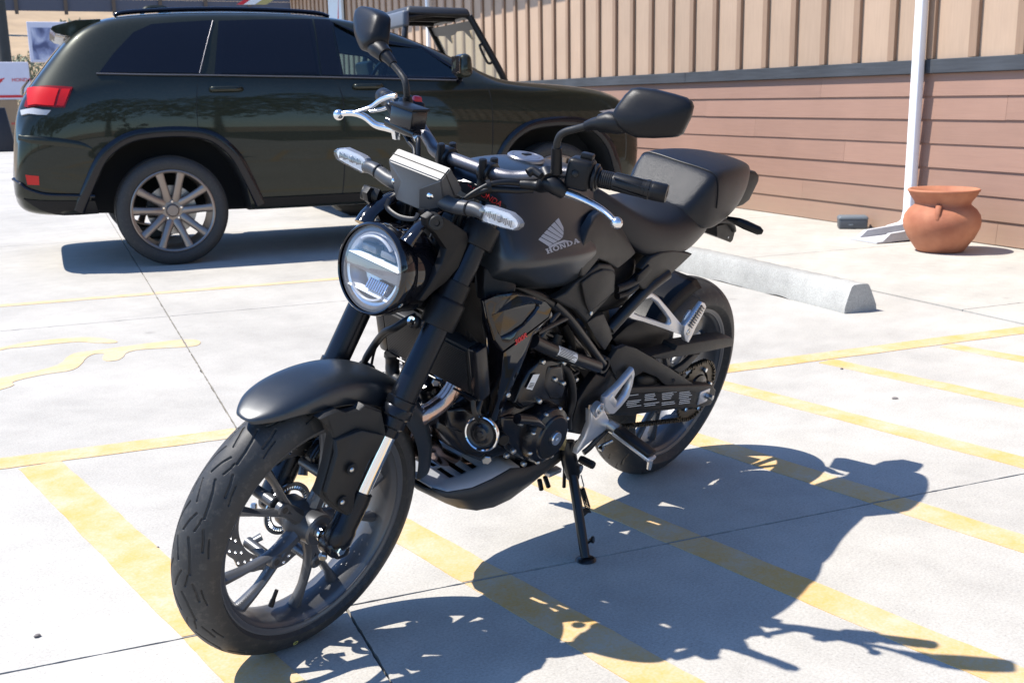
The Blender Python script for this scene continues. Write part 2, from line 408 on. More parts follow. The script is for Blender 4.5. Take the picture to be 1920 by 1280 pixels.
for j in range(len(wj)-1):
    slab(2.652, 4.66, wj[j], wj[j+1], 'slab', M['walk'], walk_o, wj[j] < 5.4 and wj[j] > -1, z=0.006, gap=0.003)

def clip(poly, nx, ny, c):
    """keep nx*u+ny*v >= c"""
    out = []
    for i in range(len(poly)):
        p, q = poly[i], poly[(i+1) % len(poly)]
        a, b_ = nx*p[0]+ny*p[1]-c, nx*q[0]+ny*q[1]-c
        if a >= 0: out.append(p)
        if (a >= 0) != (b_ >= 0):
            t = a/(a-b_); out.append((p[0]+(q[0]-p[0])*t, p[1]+(q[1]-p[1])*t))
    return out
def painted(poly, name, z=0.002, m='paint'):
    """thin paint sheet, broken where it crosses the slab joints, with a slightly ragged edge"""
    dens = []
    for i in range(len(poly)):
        p, q = poly[i], poly[(i+1) % len(poly)]; L = math.hypot(q[0]-p[0], q[1]-p[1]); k = max(1, int(L/0.03))
        for s_ in range(k):
            t = s_/k; x, y = p[0]+(q[0]-p[0])*t, p[1]+(q[1]-p[1])*t
            w = Vector((x*7, y*7, 0.3)); e = 0.004
            dens.append((x+noise.noise(w)*e+noise.noise(w*6)*0.0025, y+noise.noise(w+Vector((9, 2, 0)))*e+noise.noise(w*6+Vector((4, 4, 4)))*0.0025))
    pieces = [dens]
    for c, nx, ny in [(x, 1, 0) for x in UJ]+[(y, 0, 1) for y in VJ]:
        nxt = []
        for pc in pieces:
            a = clip(pc, nx, ny, c+GAP+0.002); b_ = clip(pc, -nx, -ny, -(c-GAP-0.002))
            for q in (a, b_):
                if len(q) > 2: nxt.append(q)
        pieces = nxt
    g = Geo()
    for pc in pieces:
        n = len(g.v); m_ = len(pc); g.add([W(p[0], p[1], z) for p in pc]+[W(p[0], p[1], -0.002) for p in pc], [tuple(range(m_))]+[(i, m_+i, m_+(i+1) % m_, (i+1) % m_) for i in range(m_)])
    o = g.obj(name, M[m], smooth=False, fix=False)
    return tag(o, kind='structure')
def band(u0, v0, u1, v1, w, z=0.002, name='painted_line', m='paint'):
    d = Vector((u1-u0, v1-v0)).normalized(); n = Vector((-d.y, d.x))*w/2
    return painted([(u0-n.x, v0-n.y), (u1-n.x, v1-n.y), (u1+n.x, v1+n.y), (u0+n.x, v0+n.y)], name, z, m)
band(-4.2, 0.895, 2.63, 0.918, 0.115)
band(-4.2, 3.985, 2.2, 3.985, 0.085, m='paint_worn_sheen')
band(-4.2, -2.12, 2.63, -2.1, 0.1)
for c, w in [(-1.468, 0.125), (-0.845, 0.11), (-0.305, 0.1), (0.337, 0.105), (0.935, 0.1), (1.565, 0.095), (2.215, 0.095)]:
    band(c-0.25*0.84, 0.84, c+0.25*2.06, -2.06, w, 0.0016)
sym = [(0, 610), (300, 553), (340, 488), (500, 470), (640, 450), (830, 425), (980, 415), (1012, 432), (980, 452), (880, 458), (640, 470), (610, 520), (520, 530), (510, 505), (530, 485), (440, 492), (390, 570), (240, 588), (50, 630), (80, 645), (0, 672), (-140, 700), (-160, 640)]
def soften(poly, n=2):
    for _ in range(n): poly = [q for i in range(len(poly)) for q in ((poly[i][0]*0.75+poly[(i+1) % len(poly)][0]*0.25, poly[i][1]*0.75+poly[(i+1) % len(poly)][1]*0.25), (poly[i][0]*0.25+poly[(i+1) % len(poly)][0]*0.75, poly[i][1]*0.25+poly[(i+1) % len(poly)][1]*0.75))]
    return poly
def guv(x, y):
    p = G(x, y); return (p.dot(U), p.dot(V))
painted([guv(p[0]/2.667, 480+p[1]/2.667) for p in soften(sym)], 'painted_wheelchair_symbol', m='paint_worn_sheen')
arc = [(-150, 500), (20, 455), (130, 430), (250, 418), (400, 406), (500, 408), (585, 422), (590, 436), (480, 436), (400, 428), (260, 440), (140, 455), (20, 462), (-150, 525)]
painted([guv(p[0]/2.667, 480+p[1]/2.667) for p in soften(arc)], 'painted_wheelchair_symbol', m='paint_worn_sheen')

# pebbles and scraps lying on the concrete
def pebble(px, py, r, seed, label, squash=0.6):
    b = bmesh.new(); bmesh.ops.create_icosphere(b, subdivisions=2, radius=r)
    for v in b.verts:
        k = 1+0.35*noise.noise(v.co*(1.2/r)+Vector((seed, 0, 0))); v.co = Vector((v.co.x*k*1.25, v.co.y*k, v.co.z*k*squash))
    p = G(px, py); bmesh.ops.translate(b, vec=(p.x, p.y, r*squash*0.8), verts=b.verts)
    o = Geo().bm(b).obj('pebble', mat('grey_stone', (0.16, 0.14, 0.13), 0.8, var=0.3, vscale=200))
    tag(o, label, 'pebble')
pebble(70, 1193, 0.0062, 1, 'small grey pebble on bare concrete left of the front tyre')
pebble(296, 1026, 0.003, 5, 'tiny dark pebble between the yellow line and the front tyre')
pebble(1678, 747, 0.011, 9, 'flat dark scrap lying between the yellow hatch lines', 0.25)
pebble(1578, 692, 0.006, 13, 'tiny dark stone just beside the yellow hatch line near the rear tyre')

# ------------------------------------------------------------------ building
def grain_mat(name, col, along, var=0.12, rough=0.7, bump=0.25, splash=False):
    """painted board with grain and faint streaks"""
    m, nt, b = new_mat(name)
    tc = nt.nodes.new('ShaderNodeTexCoord'); mp = nt.nodes.new('ShaderNodeMapping'); mp.inputs['Scale'].default_value = along
    nt.links.new(tc.outputs['Object'], mp.inputs['Vector'])
    n = nt.nodes.new('ShaderNodeTexNoise'); n.inputs['Scale'].default_value = 1.0; n.inputs['Detail'].default_value = 6; n.inputs['Roughness'].default_value = 0.65
    nt.links.new(mp.outputs[0], n.inputs['Vector'])
    n2 = nt.nodes.new('ShaderNodeTexNoise'); n2.inputs['Scale'].default_value = 1.3; n2.inputs['Detail'].default_value = 6
    nt.links.new(tc.outputs['Object'], n2.inputs['Vector'])
    ad = nt.nodes.new('ShaderNodeMath'); ad.operation = 'ADD'; nt.links.new(n.outputs['Fac'], ad.inputs[0]); nt.links.new(n2.outputs['Fac'], ad.inputs[1])
    mr = nt.nodes.new('ShaderNodeMapRange'); mr.inputs['From Min'].default_value = 0.7; mr.inputs['From Max'].default_value = 1.3
    nt.links.new(ad.outputs[0], mr.inputs['Value'])
    oi = nt.nodes.new('ShaderNodeObjectInfo'); rr = nt.nodes.new('ShaderNodeMapRange'); rr.inputs['To Min'].default_value = 0.94; rr.inputs['To Max'].default_value = 1.05
    nt.links.new(oi.outputs['Random'], rr.inputs['Value'])
    mx = nt.nodes.new('ShaderNodeMix'); mx.data_type = 'RGBA'
    mx.inputs['A'].default_value = tuple(c*(1-var) for c in col)+(1,); mx.inputs['B'].default_value = tuple(min(1, c*(1+var)) for c in col)+(1,)
    nt.links.new(mr.outputs[0], mx.inputs['Factor'])
    vm = nt.nodes.new('ShaderNodeVectorMath'); vm.operation = 'SCALE'; nt.links.new(mx.outputs['Result'], vm.inputs[0]); nt.links.new(rr.outputs[0], vm.inputs['Scale'])
    last = vm.outputs[0]
    if splash:                                   # dried mud splashed up from the pavement, and a few run marks
        sx = nt.nodes.new('ShaderNodeSeparateXYZ'); nt.links.new(tc.outputs['Object'], sx.inputs[0])
        zr = nt.nodes.new('ShaderNodeMapRange'); zr.inputs['From Min'].default_value = 0.42; zr.inputs['From Max'].default_value = 0.0; nt.links.new(sx.outputs['Z'], zr.inputs['Value'])
        n4 = nt.nodes.new('ShaderNodeTexNoise'); n4.inputs['Scale'].default_value = 9; n4.inputs['Detail'].default_value = 8; n4.inputs['Roughness'].default_value = 0.7; nt.links.new(tc.outputs['Object'], n4.inputs['Vector'])
        mm = nt.nodes.new('ShaderNodeMath'); mm.operation = 'MULTIPLY'; nt.links.new(zr.outputs[0], mm.inputs[0]); nt.links.new(n4.outputs['Fac'], mm.inputs[1])
        md = nt.nodes.new('ShaderNodeMix'); md.data_type = 'RGBA'; md.inputs['B'].default_value = (0.30, 0.22, 0.15, 1)
        nt.links.new(mm.outputs[0], md.inputs['Factor']); nt.links.new(last, md.inputs['A']); last = md.outputs['Result']
    nt.links.new(last, b.inputs['Base Color'])
    b.inputs['Roughness'].default_value = rough; b.inputs['Specular IOR Level'].default_value = 0.3
    bp = nt.nodes.new('ShaderNodeBump'); bp.inputs['Strength'].default_value = bump; bp.inputs['Distance'].default_value = 0.002
    nt.links.new(n.outputs['Fac'], bp.inputs['Height']); nt.links.new(bp.outputs[0], b.inputs['Normal'])
    return m
M['wallpanel'] = grain_mat('tan_painted_panel', (0.425, 0.30, 0.208), (60, 60, 4), 0.09)
M['batten'] = grain_mat('brown_painted_batten', (0.29, 0.19, 0.125), (60, 60, 4), 0.14)
M['siding'] = grain_mat('rosy_brown_lap_board', (0.305, 0.180, 0.130), (3, 3, 90), 0.09, splash=True)
M['trim'] = grain_mat('charcoal_rough_trim_board', (0.052, 0.057, 0.064), (3, 3, 60), 0.35, 0.8, 0.6)
M['white'] = mat('white_painted_metal', (0.78, 0.78, 0.78), 0.4, 0, var=0.05, vscale=3)
bld = tag(empty('building', W(4.65, 12, 0)), 'tan board and batten building with rosy brown lap siding below a charcoal trim board', 'building')
def at_bld(o):
    o.parent = bld; o.matrix_parent_inverse = bld.matrix_basis.inverted(); return o
bld.matrix_basis = Matrix.Translation(W(4.65, 12, 0))
VA, VB, WU = -4.0, 26.6, 4.65
def wbox(g, ua, ub, va, vb, za, zb, lean_top=0.0, bev=0.0):
    """box in wall coordinates; the room side is ub"""
    b = bmesh.new()
    q = [(ua, va, za), (ub, va, za), (ub, vb, za), (ua, vb, za), (ua+lean_top, va, zb), (ub, va, zb), (ub, vb, zb), (ua+lean_top, vb, zb)]
    vs = [b.verts.new(W(*p)) for p in q]
    for f in [(0, 1, 2, 3), (4, 7, 6, 5), (0, 4, 5, 1), (1, 5, 6, 2), (2, 6, 7, 3), (3, 7, 4, 0)]: b.faces.new([vs[i] for i in f])
    bmesh.ops.recalc_face_normals(b, faces=b.faces)
    if bev: bmesh.ops.bevel(b, geom=list(b.edges), offset=bev, segments=1, affect='EDGES')
    return g.bm(b)
g = Geo(); wbox(g, WU, WU+0.2, VA, VB, 0, 4.3); at_bld(g.obj('wall', M['joint'], smooth=False))
# upper sheets between battens, battens over their joints
k0 = int((VA-4.24)/0.417)
bv = [4.24+0.417*k for k in range(k0, 60) if VA+0.1 < 4.24+0.417*k < VB-0.1]
edges = [VA]+bv+[VB]
for i in range(len(edges)-1):
    g = Geo(); wbox(g, WU-0.010, WU-0.001, edges[i]+0.001, edges[i+1]-0.001, 1.30, 4.2); at_bld(g.obj('panel', M['wallpanel'], smooth=False))
for v in bv:
    g = Geo(); w = 0.036+random.uniform(-0.002, 0.002)
    wbox(g, WU-0.044, WU-0.011, v-w, v+w, 1.327, 4.2, bev=0.003); at_bld(g.obj('batten', M['batten'], smooth=False))
tj = [VA, 0.3, 3.95, 7.25, 11.2, 14.8, 18.5, 22.2, VB]
for i in range(len(tj)-1):
    g = Geo(); wbox(g, WU-0.050, WU-0.012, tj[i]+0.002, tj[i+1]-0.002, 1.222, 1.325, bev=0.004); at_bld(g.obj('trim_board', M['trim'], smooth=False))
rows = [1.22, 1.056, 0.886, 0.707, 0.531, 0.354, 0.180, 0.012]
joints = [[5.1, 9.2], [3.08, 6.9], [6.05, 2.2], [4.76, 8.4], [7.3, 1.9], [3.7+5.2, 5.3], [3.083, 6.75]]
for r_ in range(7):
    za, zb = rows[r_+1], rows[r_]
    js = sorted(joints[r_]); a = js[0]
    while a-3.66 > VA: a -= 3.66; js.append(a)
    a = max(js)
    while a+3.66 < VB: a += 3.66; js.append(a)
    js = [VA]+sorted(j for j in js if VA+0.2 < j < VB-0.2)+[VB]
    for i in range(len(js)-1):
        g = Geo(); dz = random.uniform(-0.002, 0.002); q = random.uniform(-0.002, 0.002)
        wbox(g, WU-0.021+q*0.5, WU-0.002, js[i]+0.0012, js[i+1]-0.0012, za+dz, zb-0.001 if r_ else zb, lean_top=0.011)
        at_bld(g.obj('siding_board', M['siding'], smooth=False))
g = Geo(); wbox(g, WU-0.80, WU+1.5, VA-0.3, VB+0.3, 3.86, 4.0); wbox(g, WU-0.84, WU-0.801, VA-0.3, VB+0.3, 3.80, 4.06)
at_bld(g.obj('eave', M['batten'], smooth=False))

def downspout(v, z0, label, elbow=True):
    g = Geo(); g.box((0, 0, 0), (0.001, 0.001, 0.001)) if False else None
    ring = []
    c = W(4.55, v)
    s = 0.041
    def sec(o, d1, d2):
        out = []
        for k in range(16):
            a = 2*math.pi*k/16; ca, sa = math.cos(a), math.sin(a); e = 0.45
            out.append(o+d1*(math.copysign(abs(ca)**e, ca)*s)+d2*(math.copysign(abs(sa)**e, sa)*s*0.85))
        return out
    rings = [sec(W(4.55, v, 4.0), V, U), sec(W(4.55, v, z0), V, U)]
    if elbow: rings += [sec(W(4.535, v, z0-0.06), V, (U+Vector((0, 0, 0.5))).normalized()), sec(W(4.46, v, z0-0.12), V, (U*0.6+Vector((0, 0, 0.9))).normalized()), sec(W(4.36, v, z0-0.145), V, Vector((0, 0, 1)))]
    g.loft(rings)
    o = tag(g.obj('downspout', M['white'], angle=50), label, 'downspout', 'white downspouts on the building')
    for z in (2.4, 3.3):
        h = Geo(); wbox(h, WU-0.146, WU-0.045, v-0.058, v-0.044, z-0.014, z+0.014); wbox(h, WU-0.146, WU-0.045, v+0.044, v+0.058, z-0.014, z+0.014); wbox(h, WU-0.149, WU-0.140, v-0.058, v+0.058, z-0.014, z+0.014)
        h.obj('strap', M['white'], o, smooth=False)
    return o
downspout(3.87, 0.20, 'white metal downspout running down the wall behind the terracotta pot')
downspout(15.3, 0.20, 'distant white downspout on the wall behind the black cab frame')

# ------------------------------------------------------------------ things by the wall
def terracotta():
    m, nt, b = new_mat('weathered_terracotta')
    tc = nt.nodes.new('ShaderNodeTexCoord')
    n = nt.nodes.new('ShaderNodeTexNoise'); n.inputs['Scale'].default_value = 5; n.inputs['Detail'].default_value = 7; nt.links.new(tc.outputs['Object'], n.inputs['Vector'])
    cr_ = nt.nodes.new('ShaderNodeValToRGB'); e = cr_.color_ramp.elements
    e[0].position = 0.3; e[0].color = (0.30, 0.095, 0.045, 1); e[1].position = 0.72; e[1].color = (0.50, 0.205, 0.105, 1)
    nt.links.new(n.outputs['Fac'], cr_.inputs[0]); nt.links.new(cr_.outputs[0], b.inputs['Base Color']); b.inputs['Roughness'].default_value = 0.75
    n2 = nt.nodes.new('ShaderNodeTexNoise'); n2.inputs['Scale'].default_value = 60; n2.inputs['Detail'].default_value = 4; nt.links.new(tc.outputs['Object'], n2.inputs['Vector'])
    bp = nt.nodes.new('ShaderNodeBump'); bp.inputs['Strength'].default_value = 0.25; bp.inputs['Distance'].default_value = 0.004; nt.links.new(n2.outputs['Fac'], bp.inputs['Height']); nt.links.new(bp.outputs[0], b.inputs['Normal'])
    return m
M['terra'] = terracotta()
pot = tag(empty('pot', W(4.105, 3.07, 0.006)), 'empty round terracotta pot with flared rim standing by the downspout', 'pot')
prof = [(0.002, 0.0), (0.16, 0.0), (0.175, 0.008), (0.205, 0.05), (0.25, 0.115), (0.283, 0.19), (0.289, 0.235), (0.28, 0.285), (0.25, 0.33), (0.215, 0.357), (0.205, 0.37), (0.212, 0.39), (0.245, 0.435), (0.258, 0.462), (0.266, 0.468), (0.268, 0.478), (0.260, 0.486), (0.246, 0.484), (0.225, 0.44), (0.195, 0.395), (0.185, 0.37), (0.2, 0.35), (0.24, 0.31), (0.26, 0.25), (0.24, 0.16), (0.19, 0.06), (0.002, 0.05)]
prof = [(r_*0.885, z_*0.89) for r_, z_ in prof]
Geo().lathe(prof, n=72, axis=(0, 0, 1)).obj('vessel', M['terra'], pot, angle=60)
vd = (CAM_LOC-Vector(pot.location)); vd.z = 0; vd.normalize()
for ang in (-0.12, -0.12+math.pi):
    d = Matrix.Rotation(ang, 3, 'Z') @ vd
    Geo().tube([(d*a_+Vector((0, 0, b_)))*0.887 for a_, b_ in [(0.207, 0.376), (0.226, 0.372), (0.250, 0.352), (0.270, 0.315), (0.281, 0.272)]], [(0.008, 0.02), (0.009, 0.02), (0.009, 0.019), (0.008, 0.018), (0.004, 0.012)], n=10).obj('handle', M['terra'], pot)

stop = Geo()
L0, L1 = 1.612, 3.56
N = 60; rings = []
for i in range(N+1):
    v = L0+(L1-L0)*i/N
    pr = [(2.085, 0.0), (2.087, 0.03), (2.105, 0.085), (2.122, 0.132), (2.135, 0.142), (2.185, 0.145), (2.228, 0.142), (2.243, 0.130), (2.262, 0.08), (2.285, 0.03), (2.287, 0.0)]
    ring = []
    for (a, z) in pr:
        w = Vector((a*14, v*14, z*14)); j = noise.noise(w)*0.004+noise.noise(w*3)*0.003
        bite = max(0, noise.noise(Vector((v*3.1, 8, a*2)))-0.15)*0.05 if z < 0.04 and a < 2.2 else 0
        endchip = 0.012*max(0, noise.noise(w*1.5)) if i in (0, N) else 0
        ring.append(W(a+j, v+(endchip if i == 0 else -endchip), z+(bite if z < 0.01 else bite*0.5)+j*(1 if z > 0.01 else 0)))
    rings.append(ring)
stop.loft(rings)
tag(stop.obj('wheel_stop', M['block'], angle=50), 'weathered concrete wheel stop lying at the head of the stall in front of the sidewalk', 'wheel stop')

bx = tag(empty('bait_box', W(4.47, 4.42, 0.006), (0, 0, math.atan2((W(4.583, 4.332)-W(4.378, 4.457)).y, (W(4.583, 4.332)-W(4.378, 4.457)).x))), 'small dark grey plastic box with a paler rounded lid on the sidewalk against the wall', 'plastic box')
M['boxgrey'] = mat('dark_grey_plastic', (0.075, 0.082, 0.09), 0.55); M['lidgrey'] = mat('weathered_grey_lid', (0.13, 0.15, 0.165), 0.55, var=0.15)
Geo().box((0, 0, 0.042), (0.225, 0.12, 0.082), bevel=0.014, seg=3, taper=(1.03, 1.03)).obj('body', M['boxgrey'], bx)
Geo().box((0, 0, 0.092), (0.245, 0.135, 0.032), bevel=0.014, seg=3, taper=(0.9, 0.85)).obj('lid', M['lidgrey'], bx)
Geo().box((-0.02, -0.064, 0.035), (0.035, 0.012, 0.012), bevel=0.003).obj('latch', M['lidgrey'], bx)

sp = Geo()
va, vb, ua, ub = 3.56, 3.86, 3.98, 4.60
sp.add([W(ua, va, 0.008), W(ua, vb, 0.008), W(ub, vb, 0.03), W(ub, va, 0.03), W(ua, va, 0.02), W(ua, vb, 0.02), W(ub, vb, 0.045), W(ub, va, 0.045)], [(4, 5, 6, 7), (0, 1, 5, 4), (1, 2, 6, 5), (2, 3, 7, 6), (3, 0, 4, 7)])
for v0 in (va, vb-0.045):
    sp.add([W(ua+0.05, v0, 0.02), W(ua+0.05, v0+0.045, 0.02), W(ua+0.13, v0+0.04, 0.075), W(ua+0.13, v0+0.005, 0.075), W(ub, v0+0.04, 0.11), W(ub, v0+0.005, 0.11), W(ub, v0, 0.03), W(ub, v0+0.045, 0.03)], [(0, 1, 2, 3), (3, 2, 4, 5), (0, 3, 5, 6), (1, 7, 4, 2), (5, 4, 7, 6)])
tag(sp.obj('splash_block', M['splash'], smooth=False), 'pale concrete splash block with two raised sides under the downspout', 'splash block')

# ------------------------------------------------------------------ far left: crates, hill, fence
def S(px, py, v):
    d = ray(px, py); t = (v-CAM_LOC.dot(V))/d.dot(V); return CAM_LOC+d*t
def cardbox(name, pa, pb, v, depth, m, label, cat, group=None, zmin=None):
    """upright crate whose front face spans photo corners pa (left top) and pb (right bottom) at distance v"""
    a, b_ = S(*pa, v), S(*pb, v); ua, ub = a.dot(U), b_.dot(U); za, zb = (b_.z if zmin is None else zmin), a.z
    g = Geo(); c = W((ua+ub)/2, v+depth/2, (za+zb)/2)
    g.box(c, (abs(ub-ua), depth, zb-za), rot=Matrix.Rotation(WALL_YAW, 3, 'Z'), bevel=0.01, seg=1)
    o = g.obj(name, m, smooth=False)
    return tag(o, label, cat, group), W(min(ua, ub), v, za), abs(ub-ua), zb-za
M['card'] = mat('brown_cardboard', (0.30, 0.2, 0.115), 0.8, var=0.15, vscale=3)
M['cardw'] = mat('white_printed_carton', (0.60, 0.58, 0.64), 0.6, var=0.06)
cv = 31.5
co, o0, w0, h0 = cardbox('crate', (-95, 189), (40, 272), cv, 1.6, M['card'], 'brown cardboard crate with red print on the ground behind the SUV tail', 'crate', 'shipping crates', zmin=0.0)
zt = h0
co2, o1, w1, h1 = cardbox('crate', (-95, 117), (60, 188), cv, 1.6, M['cardw'], 'white carton with red print stacked on the brown crate', 'crate', 'shipping crates', zmin=h0+0.005)
def flatprint(parent, p, w, h, m, name):
    """print lying on a crate front, p = lower left"""
    g = Geo(); e = Vector((0, 0, 1)); q = p-V*0.006; g.add([q, q+U*w, q+U*w+e*h, q+e*h], [(0, 1, 2, 3)]); o = g.obj(name, m, smooth=False); o.parent = parent; return o
wingp = [(0, 0), (0.35, 0.28), (0.75, 0.40), (0.70, 0.3), (0.55, 0.22), (0.62, 0.17), (0.45, 0.1), (0.5, 0.06)]
for k, (po, org, ww, hh, sc, fx, fz) in enumerate([(co2, o1, w1, h1, 0.55, 0.52, 0.42), (co, o0, w0, h0, 0.42, 0.64, 0.42)]):
    g = Geo(); q0 = org-V*0.006+U*(ww*fx)+Vector((0, 0, hh*fz))
    g.add([q0+U*(a*sc)+Vector((0, 0, b_*sc)) for a, b_ in [(a*0.75, b_*0.75) for a, b_ in wingp]], [tuple(range(len(wingp)))]); w_ = g.obj('red_emblem', M['redprint'], smooth=False); w_.parent = po
    t = place_text('HONDA', 0.15*sc+0.05, q0+U*(0.78*sc+0.30)+Vector((0, 0, 0.10)), U, (0, 0, 1), M['redprint'], po, 'lettering', bold=True)
flatprint(co2, o1+Vector((0, 0, 0.05)), w1, 0.07, M['redprint'], 'red_stripe')
flatprint(co, o0+U*(w0-0.95)+Vector((0, 0, h0*0.62)), 0.42, 0.36, M['whiteprint'], 'paper_label')
# picture carton on top
pm, nt, b = new_mat('printed_mountain_picture')
tc = nt.nodes.new('ShaderNodeTexCoord'); n = nt.nodes.new('ShaderNodeTexNoise'); n.inputs['Scale'].default_value = 1.6; n.inputs['Detail'].default_value = 5; n.inputs['Distortion'].default_value = 1.2
nt.links.new(tc.outputs['Object'], n.inputs['Vector']); rp = nt.nodes.new('ShaderNodeValToRGB'); e = rp.color_ramp.elements
e[0].position = 0.38; e[0].color = (0.07, 0.08, 0.16, 1); e[1].position = 0.62; e[1].color = (0.55, 0.55, 0.62, 1); rp.color_ramp.elements.new(0.5).color = (0.24, 0.26, 0.38, 1)
nt.links.new(n.outputs['Fac'], rp.inputs[0]); nt.links.new(rp.outputs[0], b.inputs['Base Color'])
zb = h0+h1+0.01
pc, o2, w2, h2 = cardbox('display_board', (49, 41), (150, 118), cv+0.2, 0.5, M['cardw'], 'white framed board with a blue grey picture standing on the white carton', 'board', zmin=zb)
flatprint(pc, o2+U*0.09+Vector((0, 0, 0.06)), w2-0.2, h2-0.22, pm, 'picture')
g = Geo(); q = S(2, 283, 28.5); q.z = 0
g.box(q+Vector((0, 0, 0.55)), (0.75, 0.6, 1.1), rot=Matrix.Rotation(WALL_YAW, 3, 'Z'), bevel=0.03, taper=(0.55, 0.6))
tag(g.obj('cover', mat('black_tarpaulin', (0.012, 0.012, 0.016), 0.6)), 'black tapered cover standing in front of the crates at the left edge', 'cover')
g = Geo(); q = S(11, 118, 36); z0 = 0
q2 = S(4, 0, 36)
g.lathe([(0.19, 0), (0.19, 0.3), (0.17, 7.5), (0.0001, 7.5)], Vector((q.x, q.y, 0)), (0, 0, 1), n=20)
tag(g.obj('pole', mat('dark_weathered_pole', (0.035, 0.035, 0.03), 0.75, var=0.3, vscale=2)), 'dark upright pole behind the crates at the left edge', 'pole')

# hillside rising beyond the lot
hn = 60; g = Geo(); vs = []; 
def hill_z(u, v):
    t = max(0.0, v-42.0)
    return -0.05+0.0030*t*t*math.exp(-t/120)*1.0+0.085*t+noise.noise(Vector((u*0.08, v*0.08, 0)))*min(1, t/10)*0.7
for i in range(hn+1):
    for j in range(hn+1):
        u, v = -60+150*i/hn, 41.0+120*j/hn
        vs.append(W(u, v, hill_z(u, v)))
g.add(vs, [(i*(hn+1)+j, (i+1)*(hn+1)+j, (i+1)*(hn+1)+j+1, i*(hn+1)+j+1) for i in range(hn) for j in range(hn)])
tag(g.obj('hillside', M['dirt']), kind='structure')
def bush(px, py, v, rx, rz, seed, label):
    rnd = random.Random(seed); p = S(px, py, v); c = Vector((p.x, p.y, hill_z(p.dot(U), v)))
    g = Geo()
    for k in range(700):
        while True:
            q = Vector((rnd.uniform(-1, 1), rnd.uniform(-1, 1), rnd.uniform(0, 1)))
            if q.length < 1 and noise.noise(q*2.2+Vector((seed, 0, 0))) > -0.25: break
        o = c+Vector((q.x*rx, q.y*rx, q.z*rz)); s_ = rnd.uniform(0.05, 0.12)*rz
        a = Vector((rnd.gauss(0, 1), rnd.gauss(0, 1), rnd.gauss(0.8, 1))).normalized(); bb = a.cross(Vector((rnd.gauss(0, 1), rnd.gauss(0, 1), rnd.gauss(0, 1)))).normalized()
        g.add([o-a*s_-bb*s_*0.3, o-a*s_*0.2+bb*s_*0.45, o+a*s_, o-a*s_*0.1-bb*s_*0.45], [(0, 1, 2, 3)])
    o = g.obj('shrub', M['sage'], fix=False); tag(o, label, 'shrub', 'sagebrush on the hillside')
    t = Geo()
    for k in range(5):
        a = rnd.uniform(0, 6.28); t.tube([c, c+Vector((math.cos(a)*rx*0.4, math.sin(a)*rx*0.4, rz*0.7))], [0.05*rz, 0.015*rz], n=6)
    t.obj('stem', M['trunk'], o)
M['sage'] = mat('grey_green_sage', (0.20, 0.21, 0.13), 0.8, var=0.35, vscale=1.5)
M['trunk'] = mat('grey_bark', (0.12, 0.09, 0.065), 0.9)
bush(35, 44, 62, 1.5, 1.3, 3, 'grey green sagebrush beside the dark pole on the hillside')
bush(140, 26, 70, 2.2, 1.6, 8, 'widest pale sagebrush just above the SUV spoiler')
bush(38, 68, 54, 0.8, 0.7, 11, 'low small sagebrush under the larger one on the hillside')
bush(75, 34, 66, 1.1, 0.8, 17, 'small pale sagebrush between the two larger shrubs')
# dark sheet fence on the hill top
M['sheet'] = mat('dark_grey_blue_sheet_metal', (0.085, 0.085, 0.105), 0.5, 0.3, var=0.12, vscale=0.4)
fv = 78
fz = S(100, 22, fv).z
fe = tag(empty('fence', W(0, fv, fz)), 'dark grey sheet metal fence with posts along the hill top', 'fence')
fe.matrix_basis = Matrix.Translation(W(0, fv, fz))
def at_f(o): o.parent = fe; o.matrix_parent_inverse = fe.matrix_basis.inverted()
du = 75/2046.5*82
up0 = S(30, 10, fv).dot(U)
for k in range(-6, 18):
    g = Geo(); a = up0+k*du
    for j in range(4): g.box(W(a+du/2, fv, fz+0.42+j*0.82), (du-0.1, 0.06+0.05*(j % 2), 0.80), rot=Matrix.Rotation(WALL_YAW, 3, 'Z'))
    at_f(g.obj('sheet', M['sheet'], smooth=False))
    g = Geo(); g.box(W(a, fv-0.12, fz+1.8), (0.22, 0.16, 4.0), rot=Matrix.Rotation(WALL_YAW, 3, 'Z')); at_f(g.obj('post', M['trunk'], smooth=False))
# white wall sign and banner glimpsed over the SUV roof
g = Geo(); a = S(621, 5, 21.5); 
sg = tag(empty('wall_sign', W(4.55, 21.5, 3.2)), 'white upright sign with a red slash on the wall above the SUV roof', 'sign')
g.box((0, 0, 0), (0.06, 1.15, 1.3), rot=Matrix.Rotation(WALL_YAW, 3, 'Z'), bevel=0.01); g.obj('sign_board', mat('pale_blue_white_sign', (0.6, 0.66, 0.68), 0.5), sg, smooth=False)
g = Geo(); e = -U*0.034
g.add([e+V*-0.18+Vector((0, 0, -0.5)), e+V*-0.30+Vector((0, 0, -0.5)), e+V*-0.42+Vector((0, 0, 0.1))], [(0, 1, 2)]); g.obj('red_slash', M['redprint'], sg, smooth=False)
bn = Geo(); va = 30.0
p0, p1, p2, p3 = S(446, 8, va), S(462, -12, va), S(500, -12, va), S(455, 8, va)
bo = tag(empty('banner', S(480, 6, va)), 'red and white slanted banner edge showing above the SUV roof', 'banner')
def banner_strip(x0, x1, m, name):
    g = Geo(); q = [S(x0, 9, va), S(x1, 9, va), S(x1+34, -14, va), S(x0+34, -14, va)]; q += [p+V*0.05 for p in q]
    g.add([p-Vector(bo.location) for p in q], [(0, 1, 2, 3), (7, 6, 5, 4), (0, 4, 5, 1), (1, 5, 6, 2), (2, 6, 7, 3), (3, 7, 4, 0)]); g.obj(name, m, bo, smooth=False)
banner_strip(444, 456, M['redprint'], 'red_strip'); banner_strip(456.5, 478, M['whiteprint'], 'white_strip')
banner_strip(478.5, 500, mat('dull_yellow_cloth', (0.4, 0.33, 0.12), 0.7), 'yellow_strip')
